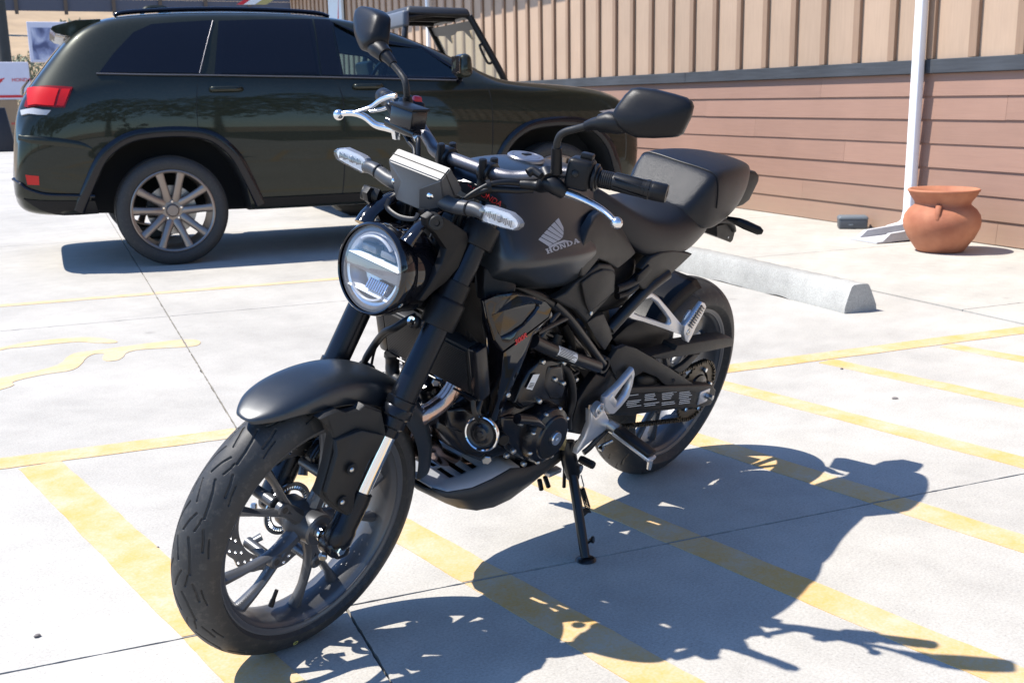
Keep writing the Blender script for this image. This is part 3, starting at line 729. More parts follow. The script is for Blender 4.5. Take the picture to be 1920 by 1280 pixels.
# ------------------------------------------------------------------ street side of the lot (behind the camera; seen in the paint and glass)
M['asphalt'] = concrete_mat('worn_asphalt', 0.055, 0.2, 0.4)
rd = Geo(); rd.add([W(-60, -40, -0.06), W(40, -40, -0.06), W(40, -13.5, -0.06), W(-60, -13.5, -0.06)], [(0, 1, 2, 3)])
tag(rd.obj('road', M['asphalt'], smooth=False), kind='structure')
M['leaf'] = mat('dark_green_leaves', (0.045, 0.075, 0.025), 0.6, var=0.4, vscale=1.2)
def tree(u, v, h, rad, seed, label):
    rnd = random.Random(seed); base = W(u, v, -0.1); root = tag(empty('tree', base), label, 'tree', 'trees across the street')
    t = Geo(); t.tube([(0, 0, 0), (0.1, 0.05, h*0.3), (0.0, 0.1, h*0.62)], [0.26, 0.18, 0.08], n=10)
    for k in range(6):
        a = k*1.05+rnd.random(); t.tube([(0.05, 0.05, h*(0.3+0.04*k)), (math.cos(a)*rad*0.45, math.sin(a)*rad*0.45, h*(0.5+0.05*k)), (math.cos(a)*rad*0.75, math.sin(a)*rad*0.75, h*(0.6+0.05*k))], [0.1, 0.06, 0.02], n=6)
    t.obj('trunk', M['trunk'], root)
    g = Geo(); n = 0
    while n < 1500:
        q = Vector((rnd.uniform(-1, 1), rnd.uniform(-1, 1), rnd.uniform(-1, 1)))
        if q.length > 1 or noise.noise(q*2.1+Vector((seed*3.1, 0, 0))) < -0.08: continue
        o = Vector((q.x*rad, q.y*rad, h*0.66+q.z*h*0.36)); s_ = rnd.uniform(0.12, 0.32)
        a = Vector((rnd.gauss(0, 1), rnd.gauss(0, 1), rnd.gauss(0, 1))).normalized(); b_ = a.cross(Vector((rnd.gauss(0, 1), rnd.gauss(0, 1), rnd.gauss(0, 1)))).normalized()
        g.add([o-a*s_, o+b_*s_*0.55, o+a*s_, o-b_*s_*0.55], [(0, 1, 2, 3)]); n += 1
    g.obj('crown', M['leaf'], root, fix=False)
for k, (u, v, h, r_) in enumerate([(-19, -33, 8, 3.6), (-12.5, -36, 10, 4.2), (-6.5, -32, 7, 3.2), (-1, -35, 9, 4.0), (5, -33, 8, 3.6), (11, -36, 10, 4.4), (17.5, -32, 8, 3.8), (24, -34, 9, 4.0), (30, -30, 8, 3.6)]):
    tree(u, v, h, r_, 40+k, 'leafy dark green tree across the street in front of the lot')
# ------------------------------------------------------------------ SUV
def car_paint(name, col, coat=1.0, rough=0.28, metal=0.55, dust=0.10):
    m, nt, b = new_mat(name)
    setp(b, Roughness=rough, Metallic=metal); b.inputs['Specular IOR Level'].default_value = 0.1
    b.inputs['Coat Weight'].default_value = coat; b.inputs['Coat Roughness'].default_value = 0.03
    tc = nt.nodes.new('ShaderNodeTexCoord')
    n = nt.nodes.new('ShaderNodeTexNoise'); n.inputs['Scale'].default_value = 900; n.inputs['Detail'].default_value = 2
    n2 = nt.nodes.new('ShaderNodeTexNoise'); n2.inputs['Scale'].default_value = 5; n2.inputs['Detail'].default_value = 9; n2.inputs['Roughness'].default_value = 0.7
    n3 = nt.nodes.new('ShaderNodeTexNoise'); n3.inputs['Scale'].default_value = 70; n3.inputs['Detail'].default_value = 4
    for q in (n, n2, n3): nt.links.new(tc.outputs['Object'], q.inputs['Vector'])
    mx = nt.nodes.new('ShaderNodeMix'); mx.data_type = 'RGBA'
    mx.inputs['A'].default_value = tuple(c*0.75 for c in col)+(1,); mx.inputs['B'].default_value = tuple(c*1.25 for c in col)+(1,)
    nt.links.new(n.outputs['Fac'], mx.inputs['Factor'])
    mu = nt.nodes.new('ShaderNodeMath'); mu.operation = 'MULTIPLY'; nt.links.new(n2.outputs['Fac'], mu.inputs[0]); nt.links.new(n3.outputs['Fac'], mu.inputs[1])
    mr = nt.nodes.new('ShaderNodeMapRange'); mr.inputs['From Min'].default_value = 0.18; mr.inputs['From Max'].default_value = 0.45; mr.inputs['To Min'].default_value = dust*0.3; mr.inputs['To Max'].default_value = dust
    nt.links.new(mu.outputs[0], mr.inputs['Value'])
    d = nt.nodes.new('ShaderNodeBsdfDiffuse'); d.inputs[0].default_value = (0.3, 0.27, 0.22, 1)
    ms = nt.nodes.new('ShaderNodeMixShader'); nt.links.new(mr.outputs[0], ms.inputs[0]); nt.links.new(b.outputs[0], ms.inputs[1]); nt.links.new(d.outputs[0], ms.inputs[2])
    nt.links.new(mx.outputs['Result'], b.inputs['Base Color'])
    nt.links.new(ms.outputs[0], nt.nodes['Material Output'].inputs['Surface'])
    return m
M['suvpaint'] = car_paint('dark_olive_metallic_paint', (0.013, 0.0155, 0.009), coat=0.62, rough=0.35, metal=0.3, dust=0.028)
M['suvblack'] = mat('black_gloss_trim', (0.005, 0.005, 0.008), 0.14, 0, spec=0.4)
M['privacy'] = mat('privacy_glass', (0.006, 0.007, 0.012), 0.03, 0, spec=0.3)
M['well'] = mat('black_wheel_well', (0.008, 0.008, 0.008), 0.9)
M['taillamp'] = mat('red_tail_lamp', (0.52, 0.010, 0.008), 0.18, 0, spec=0.4)
M['taildark'] = mat('dark_red_lamp_border', (0.20, 0.006, 0.006), 0.18, 0, spec=0.4)
M['bronze'] = mat('bronze_grey_alloy', (0.27, 0.225, 0.195), 0.32, 0.7)
M['sidetyre'] = mat('suv_tyre_rubber', (0.028, 0.027, 0.026), 0.7, 0, bump=0.2, bscale=200, dust=0.15, vscale=8)
M['cabin'] = mat('dark_cabin_lining', (0.02, 0.021, 0.024), 0.8)
M['mirrordark'] = mat('brown_reflection_pane', (0.16, 0.13, 0.11), 0.05, 0.9)  # brown reflection painted into the pane colour
M['cloth'] = mat('grey_seat_cloth', (0.045, 0.045, 0.05), 0.8)
M['tint'] = glass_mat('tinted_window_glass', (0.42, 0.56, 0.58), opacity=0.03)

SUVLOC = W(-0.79, 6.08)
suv = tag(empty('suv', SUVLOC, (0, 0, WALL_YAW)), 'dark olive green SUV parked beside the motorcycle, its tail to the left', 'suv')
SMI = (Matrix.Translation(SUVLOC) @ Matrix.Rotation(WALL_YAW, 4, 'Z')).inverted()
ST = [(-1.00, .50, .60, .72, .60, .70, .63, .60, .64), (-.985, .44, .74, .83, .62, .80, .68, .74, .70), (-.955, .41, .82, .89, .78, .86, .92, .80, .95),
      (-.92, .39, .86, .925, .95, .90, 1.08, .82, 1.11), (-.84, .37, .89, .945, 1.08, .92, 1.20, .80, 1.23), (-.70, .36, .91, .955, 1.16, .925, 1.36, .76, 1.41),
      (-.55, .36, .92, .96, 1.22, .93, 1.535, .74, 1.585), (-.38, .35, .925, .965, 1.275, .93, 1.635, .73, 1.69), (-.1, .34, .93, .97, 1.29, .935, 1.672, .73, 1.735),
      (.5, .33, .93, .97, 1.28, .94, 1.693, .735, 1.76), (1.1, .33, .93, .97, 1.262, .94, 1.685, .73, 1.745), (1.5, .33, .93, .97, 1.25, .935, 1.635, .735, 1.695),
      (1.9, .33, .93, .97, 1.235, .93, 1.49, .755, 1.555), (2.2, .33, .93, .97, 1.225, .925, 1.365, .78, 1.425), (2.45, .33, .93, .97, 1.205, .92, 1.25, .81, 1.29),
      (2.6, .33, .93, .97, 1.175, .92, 1.21, .83, 1.235), (3.0, .33, .93, .97, 1.155, .915, 1.187, .81, 1.215), (3.35, .34, .92, .96, 1.11, .90, 1.15, .79, 1.18),
      (3.56, .36, .89, .945, 1.06, .87, 1.10, .76, 1.125), (3.68, .39, .84, .89, .96, .81, 1.00, .70, 1.02), (3.755, .44, .74, .80, .83, .71, .88, .60, .90)]
rings = []
for (x, zb, ws, wm, zbelt, wb, zr, wr, zt) in ST:
    h = zbelt-zb
    half = [(0, zb), (ws*0.6, zb), (ws-0.03, zb+0.01), (ws, zb+0.06), (wm-0.008, zb+h*0.30), (wm, zb+h*0.55), (wm-0.004, zb+h*0.80), (wb+0.012, zbelt-0.03), (wb-0.012, zbelt+0.004),
            (wb+(wr-wb)*0.5, zbelt+(zr-zbelt)*0.52), (wr, zr), (wr-0.06, zr+(zt-zr)*0.55), (wr*0.5, zt-(zt-zr)*0.10), (0, zt)]
    ring = [Vector((x, -y, z)) for y, z in half]+[Vector((x, y, z)) for y, z in half[-2:0:-1]]
    rings.append(ring)
body = Geo().loft(rings).obj('body', M['suvpaint'], None, angle=30)
subsurf(body, 2); bake(body)
arch = [(-0.60, -0.2), (-0.575, 0.25), (-0.515, 0.52), (-0.42, 0.71), (-0.33, 0.80), (-0.22, 0.855), (-0.08, 0.875), (0.09, 0.878), (0.23, 0.86), (0.33, 0.81), (0.43, 0.70), (0.51, 0.52), (0.565, 0.25), (0.59, -0.2)]
def cut(o, pts_xz, ya, yb, m):
    g = Geo(); n = len(pts_xz)
    g.add([(x, ya, z) for x, z in pts_xz]+[(x, yb, z) for x, z in pts_xz], [tuple(range(n)), tuple(range(2*n-1, n-1, -1))]+[(i, n+i, n+(i+1) % n, (i+1) % n) for i in range(n)])
    c = g.obj('cutter', m, smooth=False)
    md = o.modifiers.new('cut', 'BOOLEAN'); md.operation = 'DIFFERENCE'; md.object = c; md.solver = 'EXACT'; md.material_mode = 'TRANSFER'
    bake(o); bpy.data.objects.remove(c)
bvh0 = BVHTree.FromPolygons([v.co.copy() for v in body.data.vertices], [tuple(p.vertices) for p in body.data.polygons])
def hit(px, py):
    o = SMI @ CAM_LOC; d = (SMI.to_3x3() @ ray(px, py)).normalized()
    h = bvh0.ray_cast(o, d)
    if h[0] is not None: return h[0]
    t = (-0.90-o.y)/d.y
    return bvh0.find_nearest(o+d*t)[0]
def surf(p, off=0.0):
    h = bvh0.find_nearest(Vector(p)); return h[0]+h[1]*off
def decal(name, pts, off, m, parent=suv, cuts=3, edge=0.012):
    """sheet lying on the body surface inside the outline pts (local points), with a short turned-in rim"""
    dens = []
    for i in range(len(pts)):
        p, q = Vector(pts[i]), Vector(pts[(i+1) % len(pts)]); k = max(1, int((q-p).length/0.05))
        dens += [p.lerp(q, j/k) for j in range(k)]
    b = bmesh.new(); f = b.faces.new([b.verts.new(p) for p in dens])
    r = bmesh.ops.triangulate(b, faces=[f])
    for _ in range(cuts): bmesh.ops.subdivide_edges(b, edges=[e for e in b.edges if e.calc_length() > 0.09], cuts=1)
    bmesh.ops.triangulate(b, faces=b.faces)
    for v in b.verts: v.co = surf(v.co, off)
    ext = bmesh.ops.extrude_edge_only(b, edges=[e for e in b.edges if e.is_boundary])
    for v in [x for x in ext['geom'] if isinstance(x, bmesh.types.BMVert)]: v.co = surf(v.co, -edge)
    return Geo().bm(b).obj(name, m, parent, angle=35)
# wheel wells and the see-through front door windows
for wx in (0.0, 2.93):
    for sgn in (-1, 1):
        cut(body, [(x+wx, z) for x, z in arch], sgn*1.2, sgn*0.60, M['well'])
win3 = [(641, 143), (622, 42), (690, 43), (735, 58), (790, 90), (852, 128), (862, 148)]
w3 = [hit(*p) for p in win3]
cut(body, [(p.x, p.z) for p in w3], -1.3, 1.3, M['cabin'])
body.parent = suv
body.data.polygons.foreach_set('use_smooth', [True]*len(body.data.polygons)); body.data.set_sharp_from_angle(angle=math.radians(32))
# daylight opening trim with the panes on it
def mirror_y(ps): return [Vector((p.x, -p.y, p.z)) for p in ps][::-1]
quarter = [(186, 137), (214, 100), (250, 62), (285, 46), (398, 39), (373, 138)]
rear_d = [(402, 140), (410, 40), (584, 37), (600, 141)]
rear_pane = [(416, 138), (426, 47), (577, 43), (594, 138)]
for side in (0, 1):
    f = (lambda q: q) if side == 0 else mirror_y
    decal('quarter_window', f([hit(*p) for p in quarter]), 0.004, M['privacy'])
    fr = decal('window_frame', f([hit(*p) for p in rear_d]), 0.004, M['suvblack'])
    decal('window', f([hit(*p) for p in rear_pane]), 0.0075, M['privacy'])
    decal('pillar_trim', f([hit(*p) for p in [(603, 141), (588, 37), (618, 38), (638, 142)]]), 0.004, M['suvblack'])
    pl = np.array([[p.x, p.z, 1] for p in w3]); cf = np.linalg.lstsq(pl, np.array([p.y for p in w3]), rcond=None)[0]; q = f([Vector((p.x, float(cf[0]*p.x+cf[1]*p.z+cf[2])+0.014, p.z)) for p in w3]); g = Geo(); g.add(q, [tuple(range(len(q)))]); g.obj('window', M['tint'], suv, smooth=False)
    # slim frame round the front pane
    q = f([surf(p, 0.002) for p in w3]); q.append(q[0]); Geo().tube(q, (0.006, 0.014), n=8, smooth=False).obj('window_frame', M['suvblack'], suv)
    # bright belt moulding
    q = f([surf(hit(x, y), 0.006) for x, y in [(181, 139), (280, 141), (375, 142), (500, 144), (620, 146), (740, 149), (866, 152)]]); Geo().tube(q, (0.006, 0.009), n=8, sub=3).obj('belt_moulding', M['baralu'], suv)
    q = f([surf(hit(x, y), 0.006) for x, y in [(374, 139), (386, 90), (399, 40)]]); Geo().tube(q, (0.003, 0.003), n=8, sub=3).obj('pillar_moulding', M['baralu'], suv)
    # door gaps
    for path in ([(372, 145), (369, 180), (370, 225), (372, 243)], [(626, 148), (640, 175), (645, 212), (646, 312), (643, 358), (640, 372)], [(904, 153), (919, 177), (924, 234), (921, 297), (905, 330), (890, 352)], [(475, 371), (640, 373), (890, 352)]):
        q = f([surf(hit(*p), 0.0006) for p in path]); Geo().tube(q, (0.0035, 0.0022), n=6, sub=6).obj('door_seam', M['well'], suv)
    for (ax, ay) in ((424, 168), (690, 163)):
        c = surf(hit(ax, ay)); 
        if side: c = Vector((c.x, -c.y, c.z))
        sg = -1 if side == 0 else 1
        Geo().tube([c+Vector((-0.105, 0, 0.0)), c+Vector((-0.085, sg*0.034, 0.004)), c+Vector((0.07, sg*0.036, 0.004)), c+Vector((0.11, 0, 0))], [(0.016, 0.010), (0.018, 0.012), (0.018, 0.012), (0.014, 0.01)], n=12, flat=(0, 0, 1)).obj('door_handle', M['suvpaint'], suv)
    # sill cladding
    decal('sill_cladding', f([surf((x, -0.97, z)) for x, z in [(0.60, 0.43), (2.36, 0.43), (2.38, 0.345), (0.58, 0.345)]]), 0.014, M['plastic'])
    # arch flares
    for wx in (0.0, 2.93):
        q = []
        for (x, z) in arch[1:-1]:
            dx, dz = x, z-0.36; L = math.hypot(dx, dz); q.append((wx+x+dx/L*0.035, z+dz/L*0.035))
        q = [(a, max(b_, 0.36)) for a, b_ in q]
        q = f([surf((a, -0.97, b_), 0.008) for a, b_ in q])
        Geo().tube(q, (0.016, 0.036), n=10, sub=4, flat=(0, 1, 0)).obj('arch_flare', M['suvblack'], suv)
    tl = f([hit(*p) for p in [(29, 178), (42, 164), (75, 163), (137, 165), (122, 202), (52, 203), (32, 192)]])
    lamp = decal('tail_lamp', tl, 0.012, M['taildark'])
    decal('lamp_lens', f([hit(*p) for p in [(55, 168), (112, 169), (101, 199), (55, 200)]]), 0.017, M['taillamp'], lamp)
    decal('lamp_lens', f([hit(*p) for p in [(117, 169), (133, 169), (120, 199), (106, 199)]]), 0.017, M['taillamp'], lamp)
    decal('lamp_bar', f([hit(*p) for p in [(40, 208), (96, 207), (88, 216), (42, 217)]]), 0.01, mat('white_lamp_bar', (0.42, 0.42, 0.43), 0.2), lamp)
    decal('reflector', f([hit(*p) for p in [(48, 328), (73, 330), (74, 347), (52, 346)]]), 0.006, M['taillamp'])
    q = f([surf(hit(*p), 0.004) for p in [(27, 336), (40, 345), (52, 354), (85, 364), (130, 366), (178, 367)]]); Geo().tube(q, (0.012, 0.014), n=8, sub=4).obj('bumper_moulding', M['suvblack'], suv)
    q = f([surf(hit(*p), 0.0) for p in [(36, 258), (60, 262), (105, 266), (150, 272), (172, 280)]]); Geo().tube(q, [(0.012, 0.02), (0.016, 0.026), (0.018, 0.028), (0.014, 0.022), (0.004, 0.01)], n=12, sub=4, flat=(0, 1, 0)).obj('bumper_shelf', M['suvpaint'], suv)
    decal('bumper_cladding', f([hit(*p) for p in [(45, 372), (85, 376), (178, 376), (186, 404), (120, 402), (75, 392)]]), 0.008, M['plastic'])
    # door mirror
    sg = -1 if side == 0 else 1
    mr = Geo().box((2.115, sg*1.06, 1.335), (0.11, 0.20, 0.17), bevel=0.045, seg=4, taper=(0.85, 0.92)).obj('door_mirror', M['suvpaint'], suv)
    Geo().box((2.062, sg*1.06, 1.342), (0.008, 0.165, 0.125), bevel=0.003).obj('mirror_pane', M['mirrordark'], mr)
    Geo().tube([(2.13, sg*0.93, 1.245), (2.12, sg*0.985, 1.262)], [(0.04, 0.022), (0.035, 0.02)], n=10).obj('mirror_arm', M['suvblack'], mr)
    # roof rail
    p = []
    for x in (-0.27, -0.2, 0.1, 0.5, 0.9, 1.16, 1.26):
        s0 = surf((x, sg*0.60, 1.8)); p.append(s0+Vector((0, 0, 0.008 if x in (-0.27, 1.26) else 0.022)))
    Geo().tube(p, [(0.012, 0.018)]+[(0.016, 0.022)]*5+[(0.012, 0.018)], n=10).obj('roof_rail', M['suvblack'], suv)
# rear glass, spoiler, wiper
rows_ = []
for x, z, y in [(-0.62, 1.52, 0.56), (-0.72, 1.40, 0.61), (-0.80, 1.29, 0.65), (-0.865, 1.17, 0.68)]:
    rows_.append([surf((x, y*t, z), 0.006) for t in [k/6-1 for k in range(13)]])
g = Geo(); vs = [p for r_ in rows_ for p in r_]; g.add(vs, [(i*13+k, i*13+k+1, (i+1)*13+k+1, (i+1)*13+k) for i in range(3) for k in range(12)])
g.obj('rear_window', M['privacy'], suv)
g = Geo(); rr = []
for t in (-1, -0.9, -0.5, 0, 0.5, 0.9, 1):
    y = t*0.64; e = 1-0.5*(abs(t) > 0.95)
    zt_ = surf((-0.36, y, 1.8)).z
    rr.append([Vector((-0.34, y, zt_+0.004)), Vector((-0.5, y, zt_-0.005)), Vector((-0.645, y, zt_-0.045)), Vector((-0.66, y, zt_-0.065)), Vector((-0.63, y, zt_-0.08-0.02*e)), Vector((-0.5, y, zt_-0.12)), Vector((-0.36, y, zt_-0.06))])
g.loft(rr).obj('spoiler', M['suvpaint'], suv, angle=35)
Geo().tube([surf((-0.86, 0.0, 1.17), 0.02), surf((-0.84, -0.25, 1.2), 0.03), surf((-0.80, -0.45, 1.25), 0.025)], [0.014, 0.01, 0.006], n=8).obj('rear_wiper', M['suvblack'], suv)
Geo().tube([surf((0.15, 0.0, 1.8), -0.01), surf((0.14, 0, 1.8), 0.04), surf((0.02, 0, 1.8), 0.055), surf((-0.03, 0, 1.8), 0.0)], [(0.02, 0.05), (0.03, 0.035), (0.02, 0.02), (0.01, 0.01)], n=8).obj('roof_fin', M['suvpaint'], suv)
# cabin fittings seen through the front windows
for sg in (-1, 1):
    g = Geo(); g.box((1.22, sg*0.38, 1.36), (0.10, 0.26, 0.2), bevel=0.04, seg=3); g.tube([(1.24, sg*0.38, 1.2), (1.24, sg*0.38, 1.3)], 0.02, n=8); g.obj('headrest', M['cloth'], suv)
g = Geo(); ax = Vector((-0.9, 0, 0.42)).normalized()
g.lathe([(0.19+0.016*math.cos(a), 0.016*math.sin(a)) for a in [k*math.pi/4 for k in range(8)]], (1.86, 0.38, 1.25), ax, n=32, closed=True); g.tube([(1.86, 0.2, 1.25), (1.86, 0.56, 1.25)], 0.018, n=8)
g.obj('steering_wheel', M['suvblack'], suv)
# windscreen and front end
rows_ = []
for x, y, z in [(1.45, 0.60, 1.70), (1.75, 0.63, 1.60), (2.05, 0.66, 1.49), (2.38, 0.70, 1.33)]:
    rows_.append([surf((x, y*t, z), 0.006) for t in [k/6-1 for k in range(13)]])
g = Geo(); g.add([p for r_ in rows_ for p in r_], [(i*13+k, i*13+k+1, (i+1)*13+k+1, (i+1)*13+k) for i in range(3) for k in range(12)]); g.obj('windscreen', M['privacy'], suv)
for sg in (-1, 1):
    decal('headlamp', [surf((x, sg*y, z)) for x, y, z in [(3.30, 0.93, 0.98), (3.55, 0.86, 0.99), (3.66, 0.70, 0.97), (3.70, 0.70, 0.86), (3.52, 0.90, 0.87)]], 0.008, M['reflector'])
for k in range(7):
    y = (k-3)*0.13
    decal('grille_slot', [surf((3.75, y-0.045, 0.83)), surf((3.75, y+0.045, 0.83)), surf((3.75, y+0.045, 0.70)), surf((3.75, y-0.045, 0.70))], 0.006, M['well'])
# wheels
def car_wheel(x, sgn):
    c = Vector((x, sgn*0.82, 0.376))
    def P(r, a, y): return c+Vector((r*math.cos(a), sgn*y, r*math.sin(a)))
    rim = Geo().lathe([(0.277, 0.118), (0.283, 0.126), (0.276, 0.129), (0.266, 0.122), (0.258, 0.09), (0.25, -0.10), (0.255, -0.105), (0.268, 0.08)], c, (0, sgn, 0), n=72, closed=True).obj('wheel', M['bronze'], suv)
    hw = 0.132
    pr = [(0.278, 0.112), (0.286, 0.124), (0.30, 0.129), (0.325, hw), (0.345, 0.129), (0.358, 0.12), (0.366, 0.112), (0.372, 0.10)]
    tread = []
    for yy in (0.085, 0.045, 0.0, -0.045):
        tread += [(0.376, yy+0.018), (0.376, yy-0.015), (0.369, yy-0.016), (0.369, yy-0.024)]
    Geo().lathe(pr+tread+[(0.376, -0.08), (0.37, -0.105), (0.345, -hw), (0.30, -0.129), (0.275, -0.11)], c, (0, sgn, 0), n=72).obj('tyre', M['sidetyre'], rim, angle=50)
    hub = Geo(); hub.lathe([(0.001, 0.088), (0.035, 0.088), (0.042, 0.082), (0.046, 0.07), (0.085, 0.066), (0.095, 0.05), (0.095, 0.02), (0.001, 0.02)], c, (0, sgn, 0), n=40); hub.obj('hub', M['bronze'], rim)
    for k in range(5):
        a = math.pi/2+k*2*math.pi/5
        for s_ in (-1, 1):
            q = [P(0.07, a+s_*0.42, 0.055), P(0.12, a+s_*0.315, 0.072), P(0.2, a+s_*0.28, 0.092), P(0.268, a+s_*0.275, 0.104)]
            Geo().tube(q, [(0.034, 0.018), (0.029, 0.02), (0.027, 0.018), (0.032, 0.016)], n=12, sub=4, flat=P(1, a+math.pi/2, 0)-c).obj('spoke', M['bronze'], rim, angle=60)
        n_ = P(0.062, a+math.pi/5+math.pi, 0.066); Geo().disc(n_, (0, sgn, 0), 0.011, 0.014, n=6, bev=0.003).obj('lug_nut', M['chrome'], rim)
    Geo().lathe([(0.10, 0.01), (0.17, 0.01), (0.17, -0.015), (0.10, -0.015)], c, (0, sgn, 0), n=40, closed=True).obj('brake_disc', M['disc'], rim)
    Geo().box(c+Vector((-0.13, sgn*-0.005, 0.03)), (0.07, 0.07, 0.16), bevel=0.015).obj('brake_caliper', M['plastic_grey'], rim)
for x in (0.0, 2.93):
    for sgn in (-1, 1): car_wheel(x, sgn)

# ------------------------------------------------------------------ side-by-side off-road vehicle behind the SUV
M['utv'] = mat('black_roll_cage', (0.012, 0.012, 0.013), 0.4, 0.1)
M['softtop'] = mat('black_vinyl_roof', (0.03, 0.031, 0.034), 0.5, 0, bump=0.3, bscale=30)
M['screen'] = glass_mat('greenish_windscreen', (0.72, 0.78, 0.66), opacity=0.02)
ULOC = W(1.2, 8.45)
utv = tag(empty('off_road_vehicle', ULOC, (0, 0, WALL_YAW)), 'black cab frame of an off-road side-by-side with roof and greenish windscreen behind the SUV', 'off-road vehicle')
hw = 0.68
for sg in (-1, 1):
    Geo().tube([(0.45, sg*hw, 0.9), (0.52, sg*hw, 1.5), (0.60, sg*(hw-0.06), 1.86)], 0.028, n=10).obj('pillar', M['utv'], utv)
    pl = Geo().tube([(1.63, sg*hw, 1.20), (1.53, sg*hw, 1.40), (1.25, sg*(hw-0.05), 1.90)], [(0.034, 0.03), (0.034, 0.03), (0.034, 0.03)], n=10).obj('pillar', M['utv'], utv)
    if sg == -1: Geo().tube([(1.385, -hw+0.01, 1.62), (1.34, -hw+0.012, 1.61), (1.42, -hw+0.012, 1.45), (1.478, -hw+0.01, 1.46)], 0.013, n=8).obj('grab_handle', M['utv'], pl)
    Geo().tube([(0.60, sg*(hw-0.06), 1.88), (0.9, sg*(hw-0.06), 1.92), (1.22, sg*(hw-0.05), 1.91)], 0.03, n=10).obj('roof_bar', M['utv'], utv)
Geo().box((0.92, 0, 1.945), (0.68, 1.36, 0.075), rot=Matrix.Rotation(0.02, 3, 'Y'), bevel=0.03, seg=3, taper=(0.92, 0.95)).obj('roof', M['softtop'], utv)
Geo().box((0.575, 0, 1.87), (0.07, 1.38, 0.15), bevel=0.025, seg=3).obj('roof_curtain', mat('sidelit_grey_vinyl', (0.12, 0.13, 0.15), 0.5), utv)  # side light on the roof's rear face put into a paler grey
for y in (-0.33, 0.33): Geo().tube([(0.62, y, 1.885), (1.2, y, 1.885)], 0.022, n=8).obj('roof_rib', M['utv'], utv)
Geo().tube([(1.23, -hw+0.05, 1.90), (1.23, hw-0.05, 1.90)], 0.03, n=8).obj('roof_bar', M['utv'], utv)
ws = Geo(); a0, a1 = Vector((1.27, 0, 1.87)), Vector((1.60, 0, 1.25))
ws.add([(1.27, -hw+0.06, 1.86), (1.27, hw-0.06, 1.86), (1.60, hw-0.02, 1.25), (1.60, -hw+0.02, 1.25)], [(0, 1, 2, 3)]); wso = ws.obj('windscreen', M['screen'], utv, smooth=False)
# black visor band and its stepped decals along the top of the screen
def onscreen(y, t, off=0.006): return Vector((1.27+0.33*t, y, 1.86-0.61*t))+Vector((-0.88, 0, -0.47))*off
for pts in ([(-0.60, 0.0), (0.60, 0.0), (0.60, 0.13), (0.30, 0.16), (0.20, 0.30), (0.12, 0.17), (-0.02, 0.16), (-0.12, 0.12), (-0.30, 0.13), (-0.42, 0.30), (-0.46, 0.14), (-0.60, 0.13)],):
    g = Geo(); g.add([onscreen(y, t) for y, t in pts], [tuple(range(len(pts)))]); g.obj('visor_band', M['utv'], wso, smooth=False)
g = Geo(); g.box((1.95, 0, 0.98), (0.85, 1.30, 0.42), bevel=0.08, seg=3, taper=(0.75, 0.85)); g.obj('hood', M['utv'], utv)
g = Geo(); g.box((0.95, 0, 0.55), (2.0, 1.25, 0.34), bevel=0.05); g.obj('floor_tub', M['utv'], utv)
g = Geo(); g.box((-0.15, 0, 0.95), (0.95, 1.35, 0.38), bevel=0.04); g.obj('cargo_bed', M['utv'], utv)
for y in (-0.35, 0.35):
    g = Geo(); g.box((0.72, y, 0.86), (0.5, 0.5, 0.16), bevel=0.04); g.box((0.50, y, 1.2), (0.14, 0.48, 0.62), rot=Matrix.Rotation(-0.2, 3, 'Y'), bevel=0.04); g.obj('seat', M['utv'], utv)
for x in (0.0, 2.05):
    for sg in (-1, 1):
        w_ = Geo().lathe([(0.001, 0.07), (0.13, 0.06), (0.17, 0.10), (0.18, -0.1), (0.001, -0.1)], (x, sg*0.66, 0.33), (0, sg, 0), n=32).obj('wheel', M['utv'], utv)
        Geo().lathe([(0.175, 0.11), (0.25, 0.125), (0.31, 0.11), (0.33, 0.07), (0.33, -0.07), (0.31, -0.11), (0.175, -0.11)], (x, sg*0.66, 0.33), (0, sg, 0), n=32).obj('tyre', M['rubber'], w_)
# ------------------------------------------------------------------ motorcycle (own frame: x forward, y left, z up, leaning on its stand)
bike = tag(empty('motorcycle', (0, 0, 0), (-LEAN, 0, 0)), 'matte black naked motorcycle leaning on its side stand over the yellow hatching', 'motorcycle')
cd = crop(8.0, 700, 260); ck = crop(5.333, 880, 460); crd = crop(5.333, 660, 580); cb = crop(5.647, 760, 740)
def BP(px, py, p0, n):
    c = LRI @ CAM_LOC; d = LRI @ ray(px, py); n = Vector(n); return c+d*((Vector(p0)-c).dot(n)/d.dot(n))
def pcrop(s, ox, oy):
    return lambda pts, p0, n: [BP(ox+a/s, oy+b_/s, p0, n) for a, b_ in pts]
p3 = pcrop(3.766, 580, 0); p4 = pcrop(4.0, 840, 140); p2 = pcrop(3.3675, 600, 340); pd = pcrop(8.0, 700, 260); pb = pcrop(5.647, 760, 740)
def flip(pts): return [Vector((p[0], -p[1], p[2])) for p in pts]
def part(g, name, m, parent=None, **k): return g.obj(name, M[m] if isinstance(m, str) else m, bike if parent is None else parent, **k)
FA, RA = Vector((1.352, 0, 0.293)), Vector((0, 0, 0.306))
FX = lambda z: 1.487-0.4605*z                      # fork line
FD = Vector((-0.4183, 0, 0.9083))                  # up along the fork
def bolt(g, p, axis, r=0.006, h=0.005, n=6): return g.disc(Vector(p)-Vector(axis).normalized()*0.002, axis, r, h, n=n, bev=0.0012)

